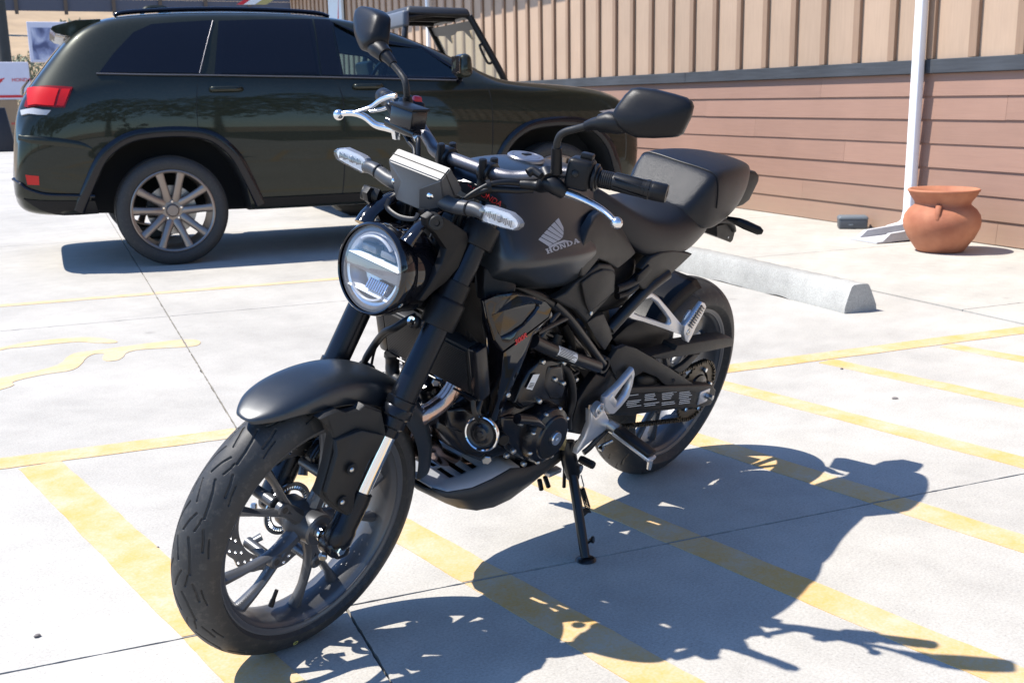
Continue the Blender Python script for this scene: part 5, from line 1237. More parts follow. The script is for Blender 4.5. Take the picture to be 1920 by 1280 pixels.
# --- handlebar
hb = [(0.914, 0.37, 1.0425), (0.932, 0.32, 1.042), (0.960, 0.25, 1.040), (0.985, 0.19, 1.033), (1.008, 0.125, 1.008), (1.026, 0.085, 1.0), (1.030, 0.0, 0.999)]
path = [Vector(p) for p in hb]+[Vector((p[0], -p[1], p[2])) for p in hb[-2::-1]]
bar = part(Geo().tube(path, [0.011]*3+[0.0115, 0.0125, 0.0135, 0.0135, 0.0135, 0.0125, 0.0115]+[0.011]*3, n=20, sub=6), 'handlebar', 'baralu')
for s_ in (1, -1):
    c = Vector((1.030, s_*0.056, 0.998))
    g = Geo(); g.box(c+Vector((0, 0, -0.032)), (0.034, 0.026, 0.06), bevel=0.005); g.lathe([(0.0136, -0.013), (0.021, -0.013), (0.0225, -0.011), (0.0225, 0.011), (0.021, 0.013), (0.0136, 0.013)], c, (0, 1, 0), n=32)
    part(g, 'bar_clamp', 'frame', bar)
    for dx in (0.017, -0.017): part(Geo().lathe([(0.0001, 0.030), (0.0068, 0.029), (0.0078, 0.027), (0.0085, -0.012), (0.0001, -0.012)], c+Vector((dx, 0, 0)), (0.2, 0, 1), n=20), 'clamp_cap', 'plastic', bar)
    ax = Vector((-0.38, 0.925*s_, 0.0)).normalized(); a = Vector((0.957, s_*0.257, 1.0405)); e = Vector((0.9165, s_*0.357, 1.0423)); ax = (e-a).normalized(); L = (e-a).length
    prof = [(0.0001, -0.004), (0.0195, -0.004), (0.0215, 0.0), (0.0215, 0.006), (0.0165, 0.008)]
    for k in range(6): prof += [(0.0172, 0.009+k*0.004), (0.0172, 0.0115+k*0.004), (0.0160, 0.012+k*0.004)]
    prof += [(0.0170, 0.035), (0.0176, 0.07), (0.0172, 0.105), (0.0165, 0.106), (0.0165, 0.108), (0.0176, 0.109), (0.0178, L-0.018), (0.0165, L-0.016), (0.0165, L-0.013), (0.0186, L-0.011), (0.0186, L-0.004), (0.016, L-0.002)]
    gp = part(Geo().lathe(prof, a, ax, n=40), 'grip', 'rubber', bar)
    for k in range(6):
        an = k*math.pi/3; d1 = Vector((0, 0, 1)); d2 = ax.cross(d1)
        part(Geo().tube([a+ax*t+(d1*math.cos(an+(t-0.06)*6)+d2*math.sin(an+(t-0.06)*6))*0.0176 for t in (0.036, 0.06, 0.085, 0.104)], (0.001, 0.004), n=8, flat=d1), 'grip_rib', 'rubber', gp) if k < 3 else None
    part(Geo().lathe([(0.0165, L-0.002), (0.0175, L+0.001), (0.0180, L+0.003), (0.0178, L+0.026), (0.0165, L+0.029), (0.006, L+0.0295), (0.0045, L+0.027), (0.0001, L+0.027)], a, ax, n=36), 'bar_end', 'plastic', bar)
    # switch gear
    c = a-ax*0.030
    rot = Matrix((( -ax.y*s_, ax.x, 0), (ax.x*s_, ax.y, 0), (0, 0, 1)))
    fr = Matrix.Rotation(math.atan2(ax.x, ax.y) * -1 if s_ > 0 else math.atan2(ax.x, -ax.y), 3, 'Z')
    sw = part(Geo().box(c+Vector((0.002, 0, 0.002)), (0.050, 0.050, 0.060), rot=fr, bevel=0.011, seg=3).lathe([(0.024, 0.024), (0.0265, 0.026), (0.0265, 0.031), (0.024, 0.033), (0.0001, 0.033)], c, ax, n=36), 'switch_gear', 'plastic', bar)
    if s_ > 0:
        part(Geo().box(c+Vector((-0.004, 0.004, 0.036)), (0.022, 0.024, 0.012), rot=fr, bevel=0.003), 'rocker_switch', 'plastic', sw)
        part(Geo().lathe([(0.0001, 0.006), (0.004, 0.0055), (0.0075, 0.003), (0.0085, 0)], c+Vector((0.026, 0.004, 0.004)), (0.95, 0.25, 0.1), n=20), 'push_button', 'plastic_grey', sw)
    else:
        part(Geo().box(c+Vector((-0.002, 0.01, 0.034)), (0.022, 0.020, 0.014), rot=fr, bevel=0.003, taper=(0.7, 0.7)), 'stop_switch', 'redbutton', sw)
# clutch lever (left)
lv = c4([(868, 880, .214), (960, 912, .240), (1080, 968, .274), (1180, 1032, .306), (1255, 1105, .336)])
ball = c4([(1265, 1112)], .340)[0]
g = Geo().tube(lv, [(0.0085, 0.0115), (0.0075, 0.0105), (0.0065, 0.0095), (0.006, 0.008), (0.0055, 0.0065)], n=16, sub=6, flat=(0, 0, 1)); g.lathe([(0.0001, -0.0115)]+[(0.0115*math.cos(x), 0.0115*math.sin(x)) for x in [math.radians(k) for k in range(-75, 76, 15)]]+[(0.0001, 0.0115)], ball, (0, 0, 1), n=24)
part(g, 'clutch_lever', 'alubright', bar)
q = c4([(545, 822, .130), (600, 825, .143), (655, 832, .156), (700, 835, .168), (760, 815, .188), (815, 845, .204), (872, 890, .216)])
part(Geo().tube(q, [0.0085, 0.0095, 0.0105, 0.0135, (0.0175), 0.0165, 0.0125], n=18, sub=6), 'lever_boot', 'rubber', bar)
part(Geo().tube([Vector((1.000, 0.172, 1.028)), c4([(760, 790, .19)])[0]], [0.017, 0.016], n=16), 'lever_perch', 'frame', bar)
part(Geo().tube(c4([(600, 740, .16), (640, 720, .165), (700, 760, .185)]), [0.009, 0.009, 0.007], n=12), 'switch_cable', 'rubber', bar)
# brake lever (right), forked silver lever and its master cylinder
q = c3([(207, 812, -.365), (260, 800, -.350), (330, 803, -.332), (400, 830, -.312), (470, 882, -.288), (540, 900, -.268), (600, 915, -.248), (612, 930, -.245)])
g = Geo().tube(q, [(0.0055, 0.006), (0.006, 0.007), (0.0065, 0.009), (0.007, 0.0105), (0.0075, 0.012), (0.008, 0.012), (0.009, 0.012), (0.009, 0.012)], n=16, sub=5, flat=(0, 0, 1)); g.lathe([(0.0001, -0.0115)]+[(0.0115*math.cos(x), 0.0115*math.sin(x)) for x in [math.radians(k) for k in range(-75, 76, 15)]]+[(0.0001, 0.0115)], q[0], (0, 0, 1), n=24)
bl = part(g, 'brake_lever', 'alubright', bar)
part(Geo().panel(c3([(590, 900, -.25), (640, 910, -.24), (645, 990, -.24), (610, 990, -.245), (600, 935, -.248)]), 0.010, 0.002), 'lever_stop', 'alubright', bl)
part(Geo().tube(c3([(300, 800, -.338), (370, 778, -.322), (440, 752, -.305), (500, 708, -.285), (560, 684, -.265), (612, 678, -.25)]), [(0.004, 0.006), (0.004, 0.006), (0.0045, 0.007), (0.005, 0.007), (0.005, 0.007), (0.006, 0.008)], n=12, sub=5), 'guard_arm', 'alubright', bl)
part(Geo().tube(c3([(430, 785, -.305), (500, 775, -.285), (545, 760, -.27), (575, 725, -.258)]), [(0.004, 0.006)]*4, n=12, sub=5), 'guard_arm', 'alubright', bl)
mc = c3([(700, 830)], -.155)[0]
rs = part(Geo().box(mc, (0.046, 0.062, 0.038), bevel=0.004, seg=2), 'brake_reservoir', 'engine')
part(Geo().box(mc+Vector((0, 0, 0.0215)), (0.050, 0.066, 0.006), bevel=0.0015), 'reservoir_lid', 'plastic', rs)
part(Geo().tube([mc+Vector((0.0, 0.03, -0.028)), mc+Vector((0.0, -0.055, -0.022))], 0.012, n=16), 'master_cylinder', 'engine', rs)
part(Geo().disc(mc+Vector((0.006, 0.032, -0.030)), (0.4, 1, -0.3), 0.008, 0.012, n=6, bev=0.002), 'banjo_bolt', 'steel', rs)
for dx in (0, 0.011):
    part(Geo().tube([c3([(545+dx*2000, 742, -.232)])[0], c3([(580+dx*2000, 800, -.215)])[0], c3([(640+dx*2000, 900, -.185)])[0], c3([(700+dx*1200, 1000, -.14)])[0], c3([(745+dx*800, 1085, -.10)])[0], Vector((1.115, -0.07, 0.93)), Vector((1.12, -0.06, 0.85))], [0.0042]*7, n=10, sub=5), 'throttle_cable', 'rubber')
part(Geo().tube([mc+Vector((0.006, 0.04, -0.034)), c3([(770, 1020, -.10)])[0], Vector((1.09, -0.07, 0.92)), Vector((1.12, -0.07, 0.80))], [0.005]*4, n=10), 'brake_hose', 'rubber')
# clutch cable and loom on the left
part(Geo().tube([q_ for q_ in c4([(545, 815, .130), (440, 808, .115), (330, 818, .10), (250, 852, .085), (150, 915, .07), (90, 985, .06)])]+[Vector((1.11, 0.05, 0.88))], [0.006, 0.0055, 0.005, 0.005, 0.005, 0.005, 0.005], n=10), 'clutch_cable', 'rubber')
part(Geo().tube([q_ for q_ in c4([(640, 862, .150), (520, 868, .128), (400, 862, .11), (310, 862, .098), (220, 890, .08), (130, 950, .066)])]+[Vector((1.10, 0.06, 0.88))], [0.0065]*7, n=10), 'wiring_sleeve', 'rubber')
part(Geo().lathe([(0.012, -0.004), (0.0135, -0.004), (0.0135, 0.004), (0.012, 0.004)], c4([(305, 840)], .098)[0], (-0.6, 0.5, 0.3), n=16, closed=True), 'cable_tie', 'plastic')
# key fob strap with red lettering
st = c4([(85, 800, .045), (190, 812, .055), (345, 925, .08), (440, 985, .10), (425, 1030, .10), (300, 980, .08), (110, 880, .05)])
strap = part(Geo().panel(st, 0.003, 0.0), 'key_strap', 'well')
place_text('HONDA', 0.014, c4([(165, 852)], .053)[0]+Vector((0, 0.002, 0.0)), c4([(330, 945)], .08)[0]-c4([(150, 845)], .05)[0], (0, 0.1, 1), M['redprint'], strap)
place_text('HONDA', 0.016, c4([(300, 922)], .076)[0]+Vector((0, 0.002, 0.0)), c4([(330, 945)], .08)[0]-c4([(150, 845)], .05)[0], (0, 0.1, 1), M['redprint'], strap)

# --- mirrors
MP, MN = Vector((0.990, 0.355, 1.188)), Vector((1, 0.5, 0.12)).normalized()
mo = p4([(1225, 300), (1262, 235), (1325, 150), (1375, 104), (1430, 96), (1560, 110), (1700, 145), (1790, 172), (1832, 205), (1845, 240), (1826, 320), (1765, 445), (1725, 468), (1680, 474), (1540, 480), (1410, 476), (1330, 440), (1270, 385)], MP, MN)
mc_ = sum(mo, Vector())/len(mo)
rl_ = p4([(1265, 395), (1845, 262)], MP, MN); r0_ = rl_[0]; rd_ = (rl_[1]-rl_[0]).normalized()
def mir(s_):
    T_ = (lambda p: p) if s_ > 0 else (lambda p: Vector((p.x, -p.y, p.z)))
    n = MN
    rr = []
    for sc, off in ((0.95, -0.024), (0.985, -0.021), (1.0, -0.012), (0.995, -0.002), (0.955, 0.005), (0.88, 0.009), (0.72, 0.012), (0.5, 0.014), (0.25, 0.015), (0.06, 0.0155)):
        row = []
        for p in mo:
            q = mc_+(p-mc_)*sc; t = (q-r0_).dot(rd_); dd = ((q-r0_)-rd_*t).length
            row.append(T_(q+n*(off+(0.016*max(0, 1-dd/0.055) if off > 0.0 else 0))))
        rr.append(row)
    h = part(Geo().loft(rr), 'mirror', 'plastic', angle=60)
    part(Geo().add([T_(mc_+(p-mc_)*0.93-n*0.0245) for p in mo], [tuple(range(len(mo)))]), 'mirror_pane', 'mirror_glass', h, smooth=False)
    base = c4([(812, 735, .196), (814, 640, .197), (815, 545, .198)])
    part(Geo().tube([T_(p) for p in base], [(0.0115), (0.0105), (0.0095)], n=20), 'mirror_base', 'plastic', h)
    arm = c4([(815, 548, .198), (820, 505, .199), (840, 458, .203), (885, 428, .213), (960, 408, .232), (1040, 386, .254)])
    part(Geo().tube([T_(p) for p in arm], [0.0068]*6, n=14), 'mirror_stem', 'plastic_grey', h)
    col = c4([(1036, 388, .252), (1090, 372, .266), (1140, 366, .279), (1142, 366, .2795), (1210, 358, .297), (1290, 372, .318), (1345, 390, .332)])
    part(Geo().tube([T_(p) for p in col], [0.0092, 0.0112, 0.0135, 0.0165, 0.0195, 0.0185, 0.012], n=20, smooth=False), 'mirror_neck', 'plastic', h)
mir(1); mir(-1)

# --- tank
ts = [(1.052, [(0, .937), (.05, .934), (.090, .918), (.118, .885), (.140, .845), (.136, .828), (.112, .805), (.06, .80)]),
      (1.035, [(0, .974), (.06, .970), (.098, .950), (.130, .905), (.158, .848), (.154, .828), (.124, .794), (.07, .785)]),
      (0.985, [(0, .995), (.065, .991), (.104, .966), (.138, .912), (.170, .846), (.167, .826), (.134, .776), (.07, .765)]),
      (0.920, [(0, 1.003), (.065, .999), (.106, .972), (.140, .914), (.174, .846), (.171, .826), (.140, .762), (.08, .75)]),
      (0.840, [(0, 1.003), (.065, .999), (.100, .968), (.132, .908), (.172, .844), (.170, .824), (.142, .750), (.08, .735)]),
      (0.760, [(0, .993), (.06, .989), (.092, .958), (.120, .898), (.158, .838), (.157, .818), (.136, .748), (.08, .73)]),
      (0.690, [(0, .983), (.05, .980), (.082, .955), (.106, .895), (.132, .828), (.132, .805), (.115, .75), (.07, .735)]),
      (0.630, [(0, .966), (.05, .962), (.078, .936), (.094, .876), (.108, .815), (.108, .79), (.098, .75), (.06, .74)])]
for x_, sec_ in ts:
    z1 = sec_[4][1]
    sec_[2] = (sec_[2][0]-0.016, sec_[2][1]); sec_[3] = (sec_[3][0]-0.012, sec_[3][1]); sec_[4] = (sec_[4][0]+0.005, z1)
rings = []
for x, hsec in ts:
    rings.append([Vector((x, y, z)) for y, z in hsec]+[Vector((x, -y, z)) for y, z in hsec[::-1][:-1]])
tank = part(Geo().loft(rings), 'fuel_tank', 'tank', angle=180)
subsurf(tank, 3); bake(tank)
tank.data.polygons.foreach_set('use_smooth', [True]*len(tank.data.polygons))
tbvh = BVHTree.FromPolygons([v.co.copy() for v in tank.data.vertices], [tuple(p.vertices) for p in tank.data.polygons])
def thit(px, py, off=0.0008):
    c = LRI @ CAM_LOC; d = (LRI @ ray(px, py)).normalized(); h = tbvh.ray_cast(c, d)
    if h[0] is None: return None
    return h[0]+h[1]*off
def tprint(polys, name, m, conv):
    g = Geo()
    for pl in polys:
        b = bmesh.new(); dens = []
        for i in range(len(pl)):
            p, q = pl[i], pl[(i+1) % len(pl)]
            for k in range(4): dens.append((p[0]+(q[0]-p[0])*k/4, p[1]+(q[1]-p[1])*k/4))
        pts = [thit(*conv(*p)) for p in dens]
        if any(p is None for p in pts): continue
        try: b.faces.new([b.verts.new(p) for p in pts])
        except ValueError: continue
        bmesh.ops.triangulate(b, faces=b.faces); g.bm(b)
    if g.v: return part(g, name, m, tank, smooth=False)
cv7 = lambda x, y: (880+x/3.4286, 260+y/3.4286)
tips = [(572, 510), (545, 537), (519, 563), (496, 588), (474, 613), (455, 634), (440, 653)]
roots = [(603, 572), (604, 604), (601, 627), (590, 645), (566, 660), (534, 676), (502, 695)]
fe = []
for i in range(6):
    a, b_, c, d = Vector(tips[i]), Vector(tips[i+1]), Vector(roots[i+1]), Vector(roots[i])
    b2 = b_.lerp(a, 0.16); c2_ = c.lerp(d, 0.16); fe.append([tuple(a), tuple(b2), tuple(c2_), tuple(d)])
fe.append([(508, 692), (560, 668), (605, 652), (640, 657), (600, 668), (545, 690), (512, 704)])
for f_ in fe: tprint([f_], 'emblem_feather', 'silverprint', cv7)
def glyph(ch):
    R_ = lambda x0, x1, y0, y1: [(x0, y0), (x1, y0), (x1, y1), (x0, y1)]
    def ringp(cx, cy, ro, rh, ri, rhi, a0, a1, n=16):
        out = []
        for k in range(n):
            t0, t1 = a0+(a1-a0)*k/n, a0+(a1-a0)*(k+1)/n
            out.append([(cx+ro*math.cos(t0), cy+rh*math.sin(t0)), (cx+ro*math.cos(t1), cy+rh*math.sin(t1)), (cx+ri*math.cos(t1), cy+rhi*math.sin(t1)), (cx+ri*math.cos(t0), cy+rhi*math.sin(t0))])
        return out
    if ch == 'H': return [R_(.12, .36, .13, .87), R_(.64, .88, .13, .87), R_(.36, .64, .42, .58), R_(0, .46, 0, .13), R_(0, .46, .87, 1), R_(.54, 1, 0, .13), R_(.54, 1, .87, 1)]
    if ch == 'O': return ringp(.5, .5, .5, .52, .25, .34, 0, 2*math.pi, 24)
    if ch == 'N': return [R_(.10, .28, .13, .87), R_(.72, .90, .13, .87), [(.10, 1), (.36, 1), (.90, 0), (.66, 0)], R_(0, .40, 0, .13), R_(0, .2, .87, 1), R_(.58, 1, .87, 1)]
    if ch == 'D': return [R_(.12, .36, .13, .87), R_(0, .45, 0, .13), R_(0, .45, .87, 1)]+ringp(.42, .5, .56, .5, .30, .36, -math.pi/2, math.pi/2, 14)
    if ch == 'A': return [[(.10, .12), (.26, .12), (.56, 1), (.40, 1)], [(.62, .12), (.90, .12), (.58, 1), (.40, 1)], R_(.28, .70, .27, .40), R_(0, .36, 0, .12), R_(.54, 1, 0, .12)]
Q = [(497, 742), (712, 666), (702, 636), (484, 712)]
def quadmap(u_, v_):
    a = Vector(Q[0]).lerp(Vector(Q[1]), u_); b_ = Vector(Q[3]).lerp(Vector(Q[2]), u_); p = a.lerp(b_, v_); return (p.x, p.y)
for i, ch in enumerate('HONDA'):
    w0, w1 = i/5+0.006, (i+1)/5-0.006
    tprint([[quadmap(w0+(w1-w0)*x, y) for x, y in pl] for pl in glyph(ch)], 'letter_'+ch, 'silverprint', cv7)
part(Geo().lathe([(0.040, -0.004), (0.040, 0.001), (0.037, 0.004), (0.030, 0.0045), (0.029, 0.003), (0.0285, 0.0045), (0.012, 0.006), (0.0001, 0.006)], (0.845, 0, 1.0035), (0.02, 0, 1), n=48), 'filler_cap', 'capgrey', tank)
part(Geo().box((0.845, 0.0, 1.010), (0.022, 0.012, 0.004), bevel=0.0015), 'cap_lock', 'plastic', tank)
# tank rear cover and lower side cover
def both(f):
    for s_ in (1, -1): f(s_)
def bp(pts, s_): return pts if s_ > 0 else flip(pts)[::-1]
def tankrear(s_):
    q = c7([(712, 888, .150), (714, 790, .160), (728, 690, .157), (768, 580, .148), (812, 505, .136), (862, 462, .118), (915, 462, .104), (950, 520, .112), (985, 580, .120), (1030, 650, .124), (1078, 735, .126), (1040, 775, .130), (955, 842, .136), (890, 800, .142), (832, 778, .148), (800, 815, .15), (740, 895, .150)])
    part(Geo().panel(bp(q, s_), 0.02, 0.007, 3, (0, -s_, 0)), 'tank_cover', 'plastic_grey', angle=40)
    q = c6([(62, 246, .138), (130, 210, .142), (182, 158, .146), (262, 92, .148), (322, 45, .147), (388, 50, .142), (408, 76, .14), (410, 190, .14), (380, 232, .14), (292, 330, .142), (247, 382, .142), (180, 312, .142), (104, 278, .138)])
    sc = part(Geo().panel(bp(q, s_), 0.02, 0.006, 3, (0, -s_, 0)), 'side_cover', 'plastic_grey', angle=40)
    q = c6([(222, 155, .152), (282, 108, .153), (345, 82, .152), (398, 86, .149), (408, 108, .148), (402, 205, .147), (298, 292, .148), (264, 318, .148), (244, 262, .150)])
    part(Geo().panel(bp(q, s_), 0.008, 0.003, 2, (0, -s_, 0)), 'cover_lid', 'plastic_grey', sc, angle=40)
    lc = [p+Vector((0, 0.0006*s_, 0)) for p in bp(q, s_)]; lc.append(lc[0])
    part(Geo().tube([p-Vector((0, 0.003*s_, 0)) for p in lc], (0.0016, 0.0022), n=6, smooth=False), 'lid_gap', 'joint', sc)
    p = c6([(265, 325)], .146)[0]; p.y *= s_
    part(bolt(Geo(), p, (0, s_, 0), 0.006, 0.006), 'cover_bolt', 'steel', sc)
    q = c6([(247, 382, .140), (300, 345, .138), (345, 330, .134), (375, 398, .130), (396, 468, .126), (350, 542, .126), (305, 485, .130)])
    part(Geo().panel(bp(q, s_), 0.016, 0.005, 2, (0, -s_, 0)), 'side_cover_tail', 'plastic_grey', sc, angle=40)
both(tankrear)

# --- seat
def seatloft(stations, name, m='vinyl', lv=2):
    rings = []
    for x, zt, w_, zb, crown in stations:
        hs = [(0, zt), (w_*0.45, zt-0.001), (w_*0.74, zt-crown*0.35), (w_*0.93, zt-crown), (w_, zt-(zt-zb)*0.62), (w_*0.97, zb+0.006), (w_*0.9, zb), (w_*0.4, zb)]
        rings.append([Vector((x, y, z)) for y, z in hs]+[Vector((x, -y, z)) for y, z in hs[::-1][:-1]])
    o = part(Geo().loft(rings), name, m, angle=180); subsurf(o, lv); return o
seat = seatloft([(0.690, .955, .066, .880, .010), (0.662, .952, .080, .866, .011), (0.590, .920, .110, .836, .012), (0.510, .886, .126, .788, .015), (0.440, .868, .132, .762, .018), (0.360, .861, .133, .762, .024), (0.290, .870, .128, .756, .034), (0.225, .880, .116, .768, .045), (0.170, .880, .104, .785, .045), (0.120, .875, .092, .80, .04)], 'rider_seat')
pil = seatloft([(0.288, .872, .092, .835, .006), (0.272, .884, .104, .830, .008), (0.226, .946, .124, .818, .010), (0.206, .962, .128, .812, .011), (0.170, .967, .131, .81, .012), (0.08, .970, .120, .830, .012), (0.00, .967, .099, .850, .012), (-0.06, .960, .077, .876, .012), (-0.098, .948, .056, .892, .010), (-0.116, .930, .040, .900, .008)], 'pillion_seat')
bake(pil); pil.data.polygons.foreach_set('use_smooth', [True]*len(pil.data.polygons))
pbvh = BVHTree.FromPolygons([v.co.copy() for v in pil.data.vertices], [tuple(p.vertices) for p in pil.data.polygons])
pts = []
for k in range(-14, 15):
    a = k/14*1.75; h = pbvh.ray_cast(Vector((0.206-0.016*abs(k/14)**2, 0.30*math.sin(a), 0.895+0.30*math.cos(a))), Vector((0, -math.sin(a), -math.cos(a))))
    if h[0] is not None: pts.append(h[0]+h[1]*0.0006)
part(Geo().tube(pts, 0.0023, n=8), 'seat_piping', 'plastic', pil)

# --- tail
q = c7([(x_, y_, .032) for x_, y_ in [(1790, 214), (1850, 214), (1868, 236), (1864, 275), (1802, 402), (1762, 432), (1715, 448), (1690, 430), (1700, 340)]])
tl = part(Geo().panel(q, 0.064, 0.008, 3), 'tail_lamp', 'plastic', angle=40)
part(Geo().panel([p+Vector((-0.004, -0.008, 0)) for p in c7([(1858, 236, .034), (1859, 272, .034), (1802, 395, .034), (1792, 390, .034), (1842, 262, .034)])], 0.052, 0.002), 'tail_lens', 'taildark', tl)
def tailpanel(s_):
    q = c7([(1112, 868, .128), (1110, 838, .132), (1172, 762, .134), (1240, 730, .134), (1318, 718, .132), (1440, 742, .124), (1312, 862, .122), (1215, 940, .122), (1170, 976, .124), (1115, 972, .128), (1072, 922, .130)])
    part(Geo().panel(bp(q, s_), 0.02, 0.006, 3, (0, -s_, 0)), 'tail_panel', 'plastic_grey', angle=40)
    q = c7([(1160, 812, .137), (1180, 845, .137), (1110, 920, .135), (1078, 922, .134), (1090, 878, .136)])
    part(Geo().panel(bp(q, s_), 0.006, 0.003, 2, (0, -s_, 0)), 'tail_panel', 'plastic', angle=40)
    # rear turn signal
    a, m_, e = c7([(1660, 512)], .07)[0], c7([(1730, 535)], .105)[0], c7([(1885, 602)], .165)[0]
    pts = [a, m_, m_.lerp(e, 0.3), m_.lerp(e, 0.85), e]
    if s_ < 0: pts = flip(pts)
    part(Geo().tube(pts, [(0.006, 0.006), (0.0115, 0.012), (0.013, 0.015), (0.012, 0.013), (0.006, 0.006)], n=8, smooth=False, flat=(0, 0, 1)), 'turn_signal', 'plastic', angle=30)
both(tailpanel)
q = c7([(1590, 560, .02), (1655, 545, .02), (1714, 560, .02), (1712, 590, .02), (1694, 655, .02), (1680, 668, .02), (1592, 630, .02)])
pb_ = part(Geo().panel(q, 0.10, 0.002), 'plate_bracket', 'plastic', smooth=False)
part(Geo().disc(c7([(1665, 635)], .0208)[0], (0, 1, 0), 0.003, 0.0005, n=12), 'bracket_light_dot', 'whiteprint', pb_)  # hole drawn as a white disc, brightness behind it painted in
part(Geo().tube([(0.15, 0, 0.80), (0.02, 0, 0.79), (-0.10, 0, 0.775), (-0.16, 0, 0.74)], [(0.05, 0.012), (0.045, 0.012), (0.04, 0.01), (0.03, 0.008)], n=12, flat=(0, 1, 0)), 'tail_tray', 'plastic')
# inner rear mudguard
rings = []
for i in range(14):
    t = i/13; a = math.radians(18+t*62); rings.append([RA+Vector(((0.335-0.02*(abs(yy) > 0.06))*math.cos(a), yy, (0.335-0.02*(abs(yy) > 0.06))*math.sin(a))) for yy in (-0.075, -0.055, 0, 0.055, 0.075)])
o = part(Geo().loft(rings, closed=False, caps=False), 'rear_inner_guard', 'plastic'); md = o.modifiers.new('shell', 'SOLIDIFY'); md.thickness = 0.003
q = c7([(985, 720, .085), (1090, 700, .085), (1190, 780, .085), (1110, 930, .085), (940, 960, .085), (930, 800, .085)])
part(Geo().panel(q, 0.17, 0.006, 2), 'seat_base', 'plastic', angle=40)
q = c6([(395, 480, .075), (480, 400, .075), (560, 350, .075), (700, 400, .075), (725, 440, .075), (715, 500, .075), (640, 530, .075), (560, 565, .075), (480, 530, .075), (420, 520, .075)])
part(Geo().panel(q, 0.15, 0.008, 2), 'battery_tray', 'plastic', angle=40)

# --- frame
fr_ = part(Geo().tube(c5([(790, 300, .142), (860, 335, .142), (1000, 392, .140), (1155, 447, .134)]), 0.0158, n=24), 'frame_tube', 'frame')
part(Geo().tube(flip(c5([(790, 300, .142), (860, 335, .142), (1000, 392, .140), (1155, 447, .134)])), 0.0158, n=24), 'frame_tube', 'frame')
# printed label wrapped on the tube
a, e = c5([(905, 352)], .1415)[0], c5([(1010, 395)], .1398)[0]; ax = (e-a); L = ax.length; ax.normalize()
d1 = Vector((0.25, 0.92, 0.3)); d1 = (d1-ax*d1.dot(ax)).normalized(); d2 = ax.cross(d1)
def wrap(t, an, r=0.0161): return a+ax*(t*L)+(d1*math.cos(an)+d2*math.sin(an))*r
def wrapquad(g, t0, t1, a0, a1, r, n=6):
    vs = [wrap(t, a0+(a1-a0)*k/n, r) for t in (t0, t1) for k in range(n+1)]; g.add(vs, [(k, k+1, n+2+k, n+1+k) for k in range(n)])
g = Geo(); wrapquad(g, 0, 1, -0.8, 0.75, 0.0162); lb = part(g, 'warning_label', 'whiteprint', fr_)
g = Geo(); 
for k in range(7): wrapquad(g, 0.05, 0.95-0.1*(k % 3), -0.68+k*0.2, -0.58+k*0.2, 0.0164, 2)
part(g, 'label_print', 'plastic', fr_)
def boss(s_):
    p = c5([(1195, 440)], .136)[0]; p.y *= s_
    part(Geo().lathe([(0.0125, -0.004), (0.014, 0.004), (0.0195, 0.0045), (0.0215, 0.002), (0.022, -0.03), (0.0001, -0.03)], p, (0, s_, 0), n=36).lathe([(0.0001, -0.004), (0.0125, -0.004)], p, (0, s_, 0), n=24), 'pivot_boss', 'frame', fr_)
both(boss)
def frametubes(s_):
    for pts, r_ in [([(905, 80, .12), (990, 165, .124), (1060, 260, .128), (1150, 385, .13), (1185, 430, .13)], 0.0118), ([(560, -40, .07), (700, 0, .095), (830, 50, .11), (930, 110, .12)], 0.0125), ([(820, 300, .13), (880, 200, .125), (935, 130, .12)], 0.009), ([(810, 255, .135), (905, 205, .13), (985, 165, .125)], 0.008)]:
        part(Geo().tube(bp(c5(pts), s_), r_, n=16), 'frame_tube', 'frame')
    part(Geo().tube(bp(c6([(370, 420, .112), (480, 300, .116), (585, 190, .118), (700, 100, .118)]), s_), 0.0155, n=20), 'subframe_tube', 'frame')
    q = c6([(300, 672, .122), (350, 690, .122), (400, 600, .118), (440, 540, .115), (480, 640, .115), (430, 740, .12), (345, 800, .132), (330, 850, .134), (262, 855, .135), (255, 960, .135), (212, 1022, .135), (146, 1010, .135), (195, 830, .134), (250, 740, .128)])
    part(Geo().panel(bp(q, s_), 0.02, 0.005, 2, (0, -s_, 0)), 'pivot_plate', 'plastic', angle=40)
both(frametubes)
part(Geo().tube([(FX(0.73)-0.043, 0, 0.72), (FX(0.9)-0.043, 0, 0.93)], 0.031, n=24, smooth=False).tube([(1.10, 0, 0.76), (0.95, 0, 0.72), (0.75, 0, 0.70), (0.55, 0, 0.66)], [0.035, 0.04, 0.04, 0.03], n=16), 'frame_spine', 'frame')
part(Geo().box((0.62, 0, 0.70), (0.34, 0.20, 0.14), bevel=0.03, seg=3), 'air_box', 'plastic')

# --- radiator with shrouds
rc = [crd([(1165, 400)], .125)[0], crd([(1200, 862)], .125)[0]]
top, bot = rc
zax = (top-bot); H_ = zax.length; zax.normalize(); nrm = Vector((zax.z, 0, -zax.x)).normalized(); rcen = (top+bot)/2; rcen.y = 0
rotm = Matrix((nrm, (0, 1, 0), zax)).transposed()
rad = part(Geo().box(rcen-nrm*0.016, (0.030, 0.25, H_), rot=rotm, bevel=0.003), 'radiator', 'radiator', angle=30)
g = Geo(); nf = 24
for k in range(nf): g.box(rcen+zax*((k+0.5)/nf-0.5)*(H_-0.012)+nrm*0.001, (0.006, 0.238, 0.0026), rot=rotm)
tag(part(g, 'radiator_fins', 'radiator', rad, smooth=False), kind='stuff')
for s_ in (1, -1):
    part(Geo().box(rcen+Vector((0, s_*0.137, 0))-nrm*0.014, (0.034, 0.028, H_+0.01), rot=rotm, bevel=0.007, seg=2), 'radiator_tank', 'engine', rad)
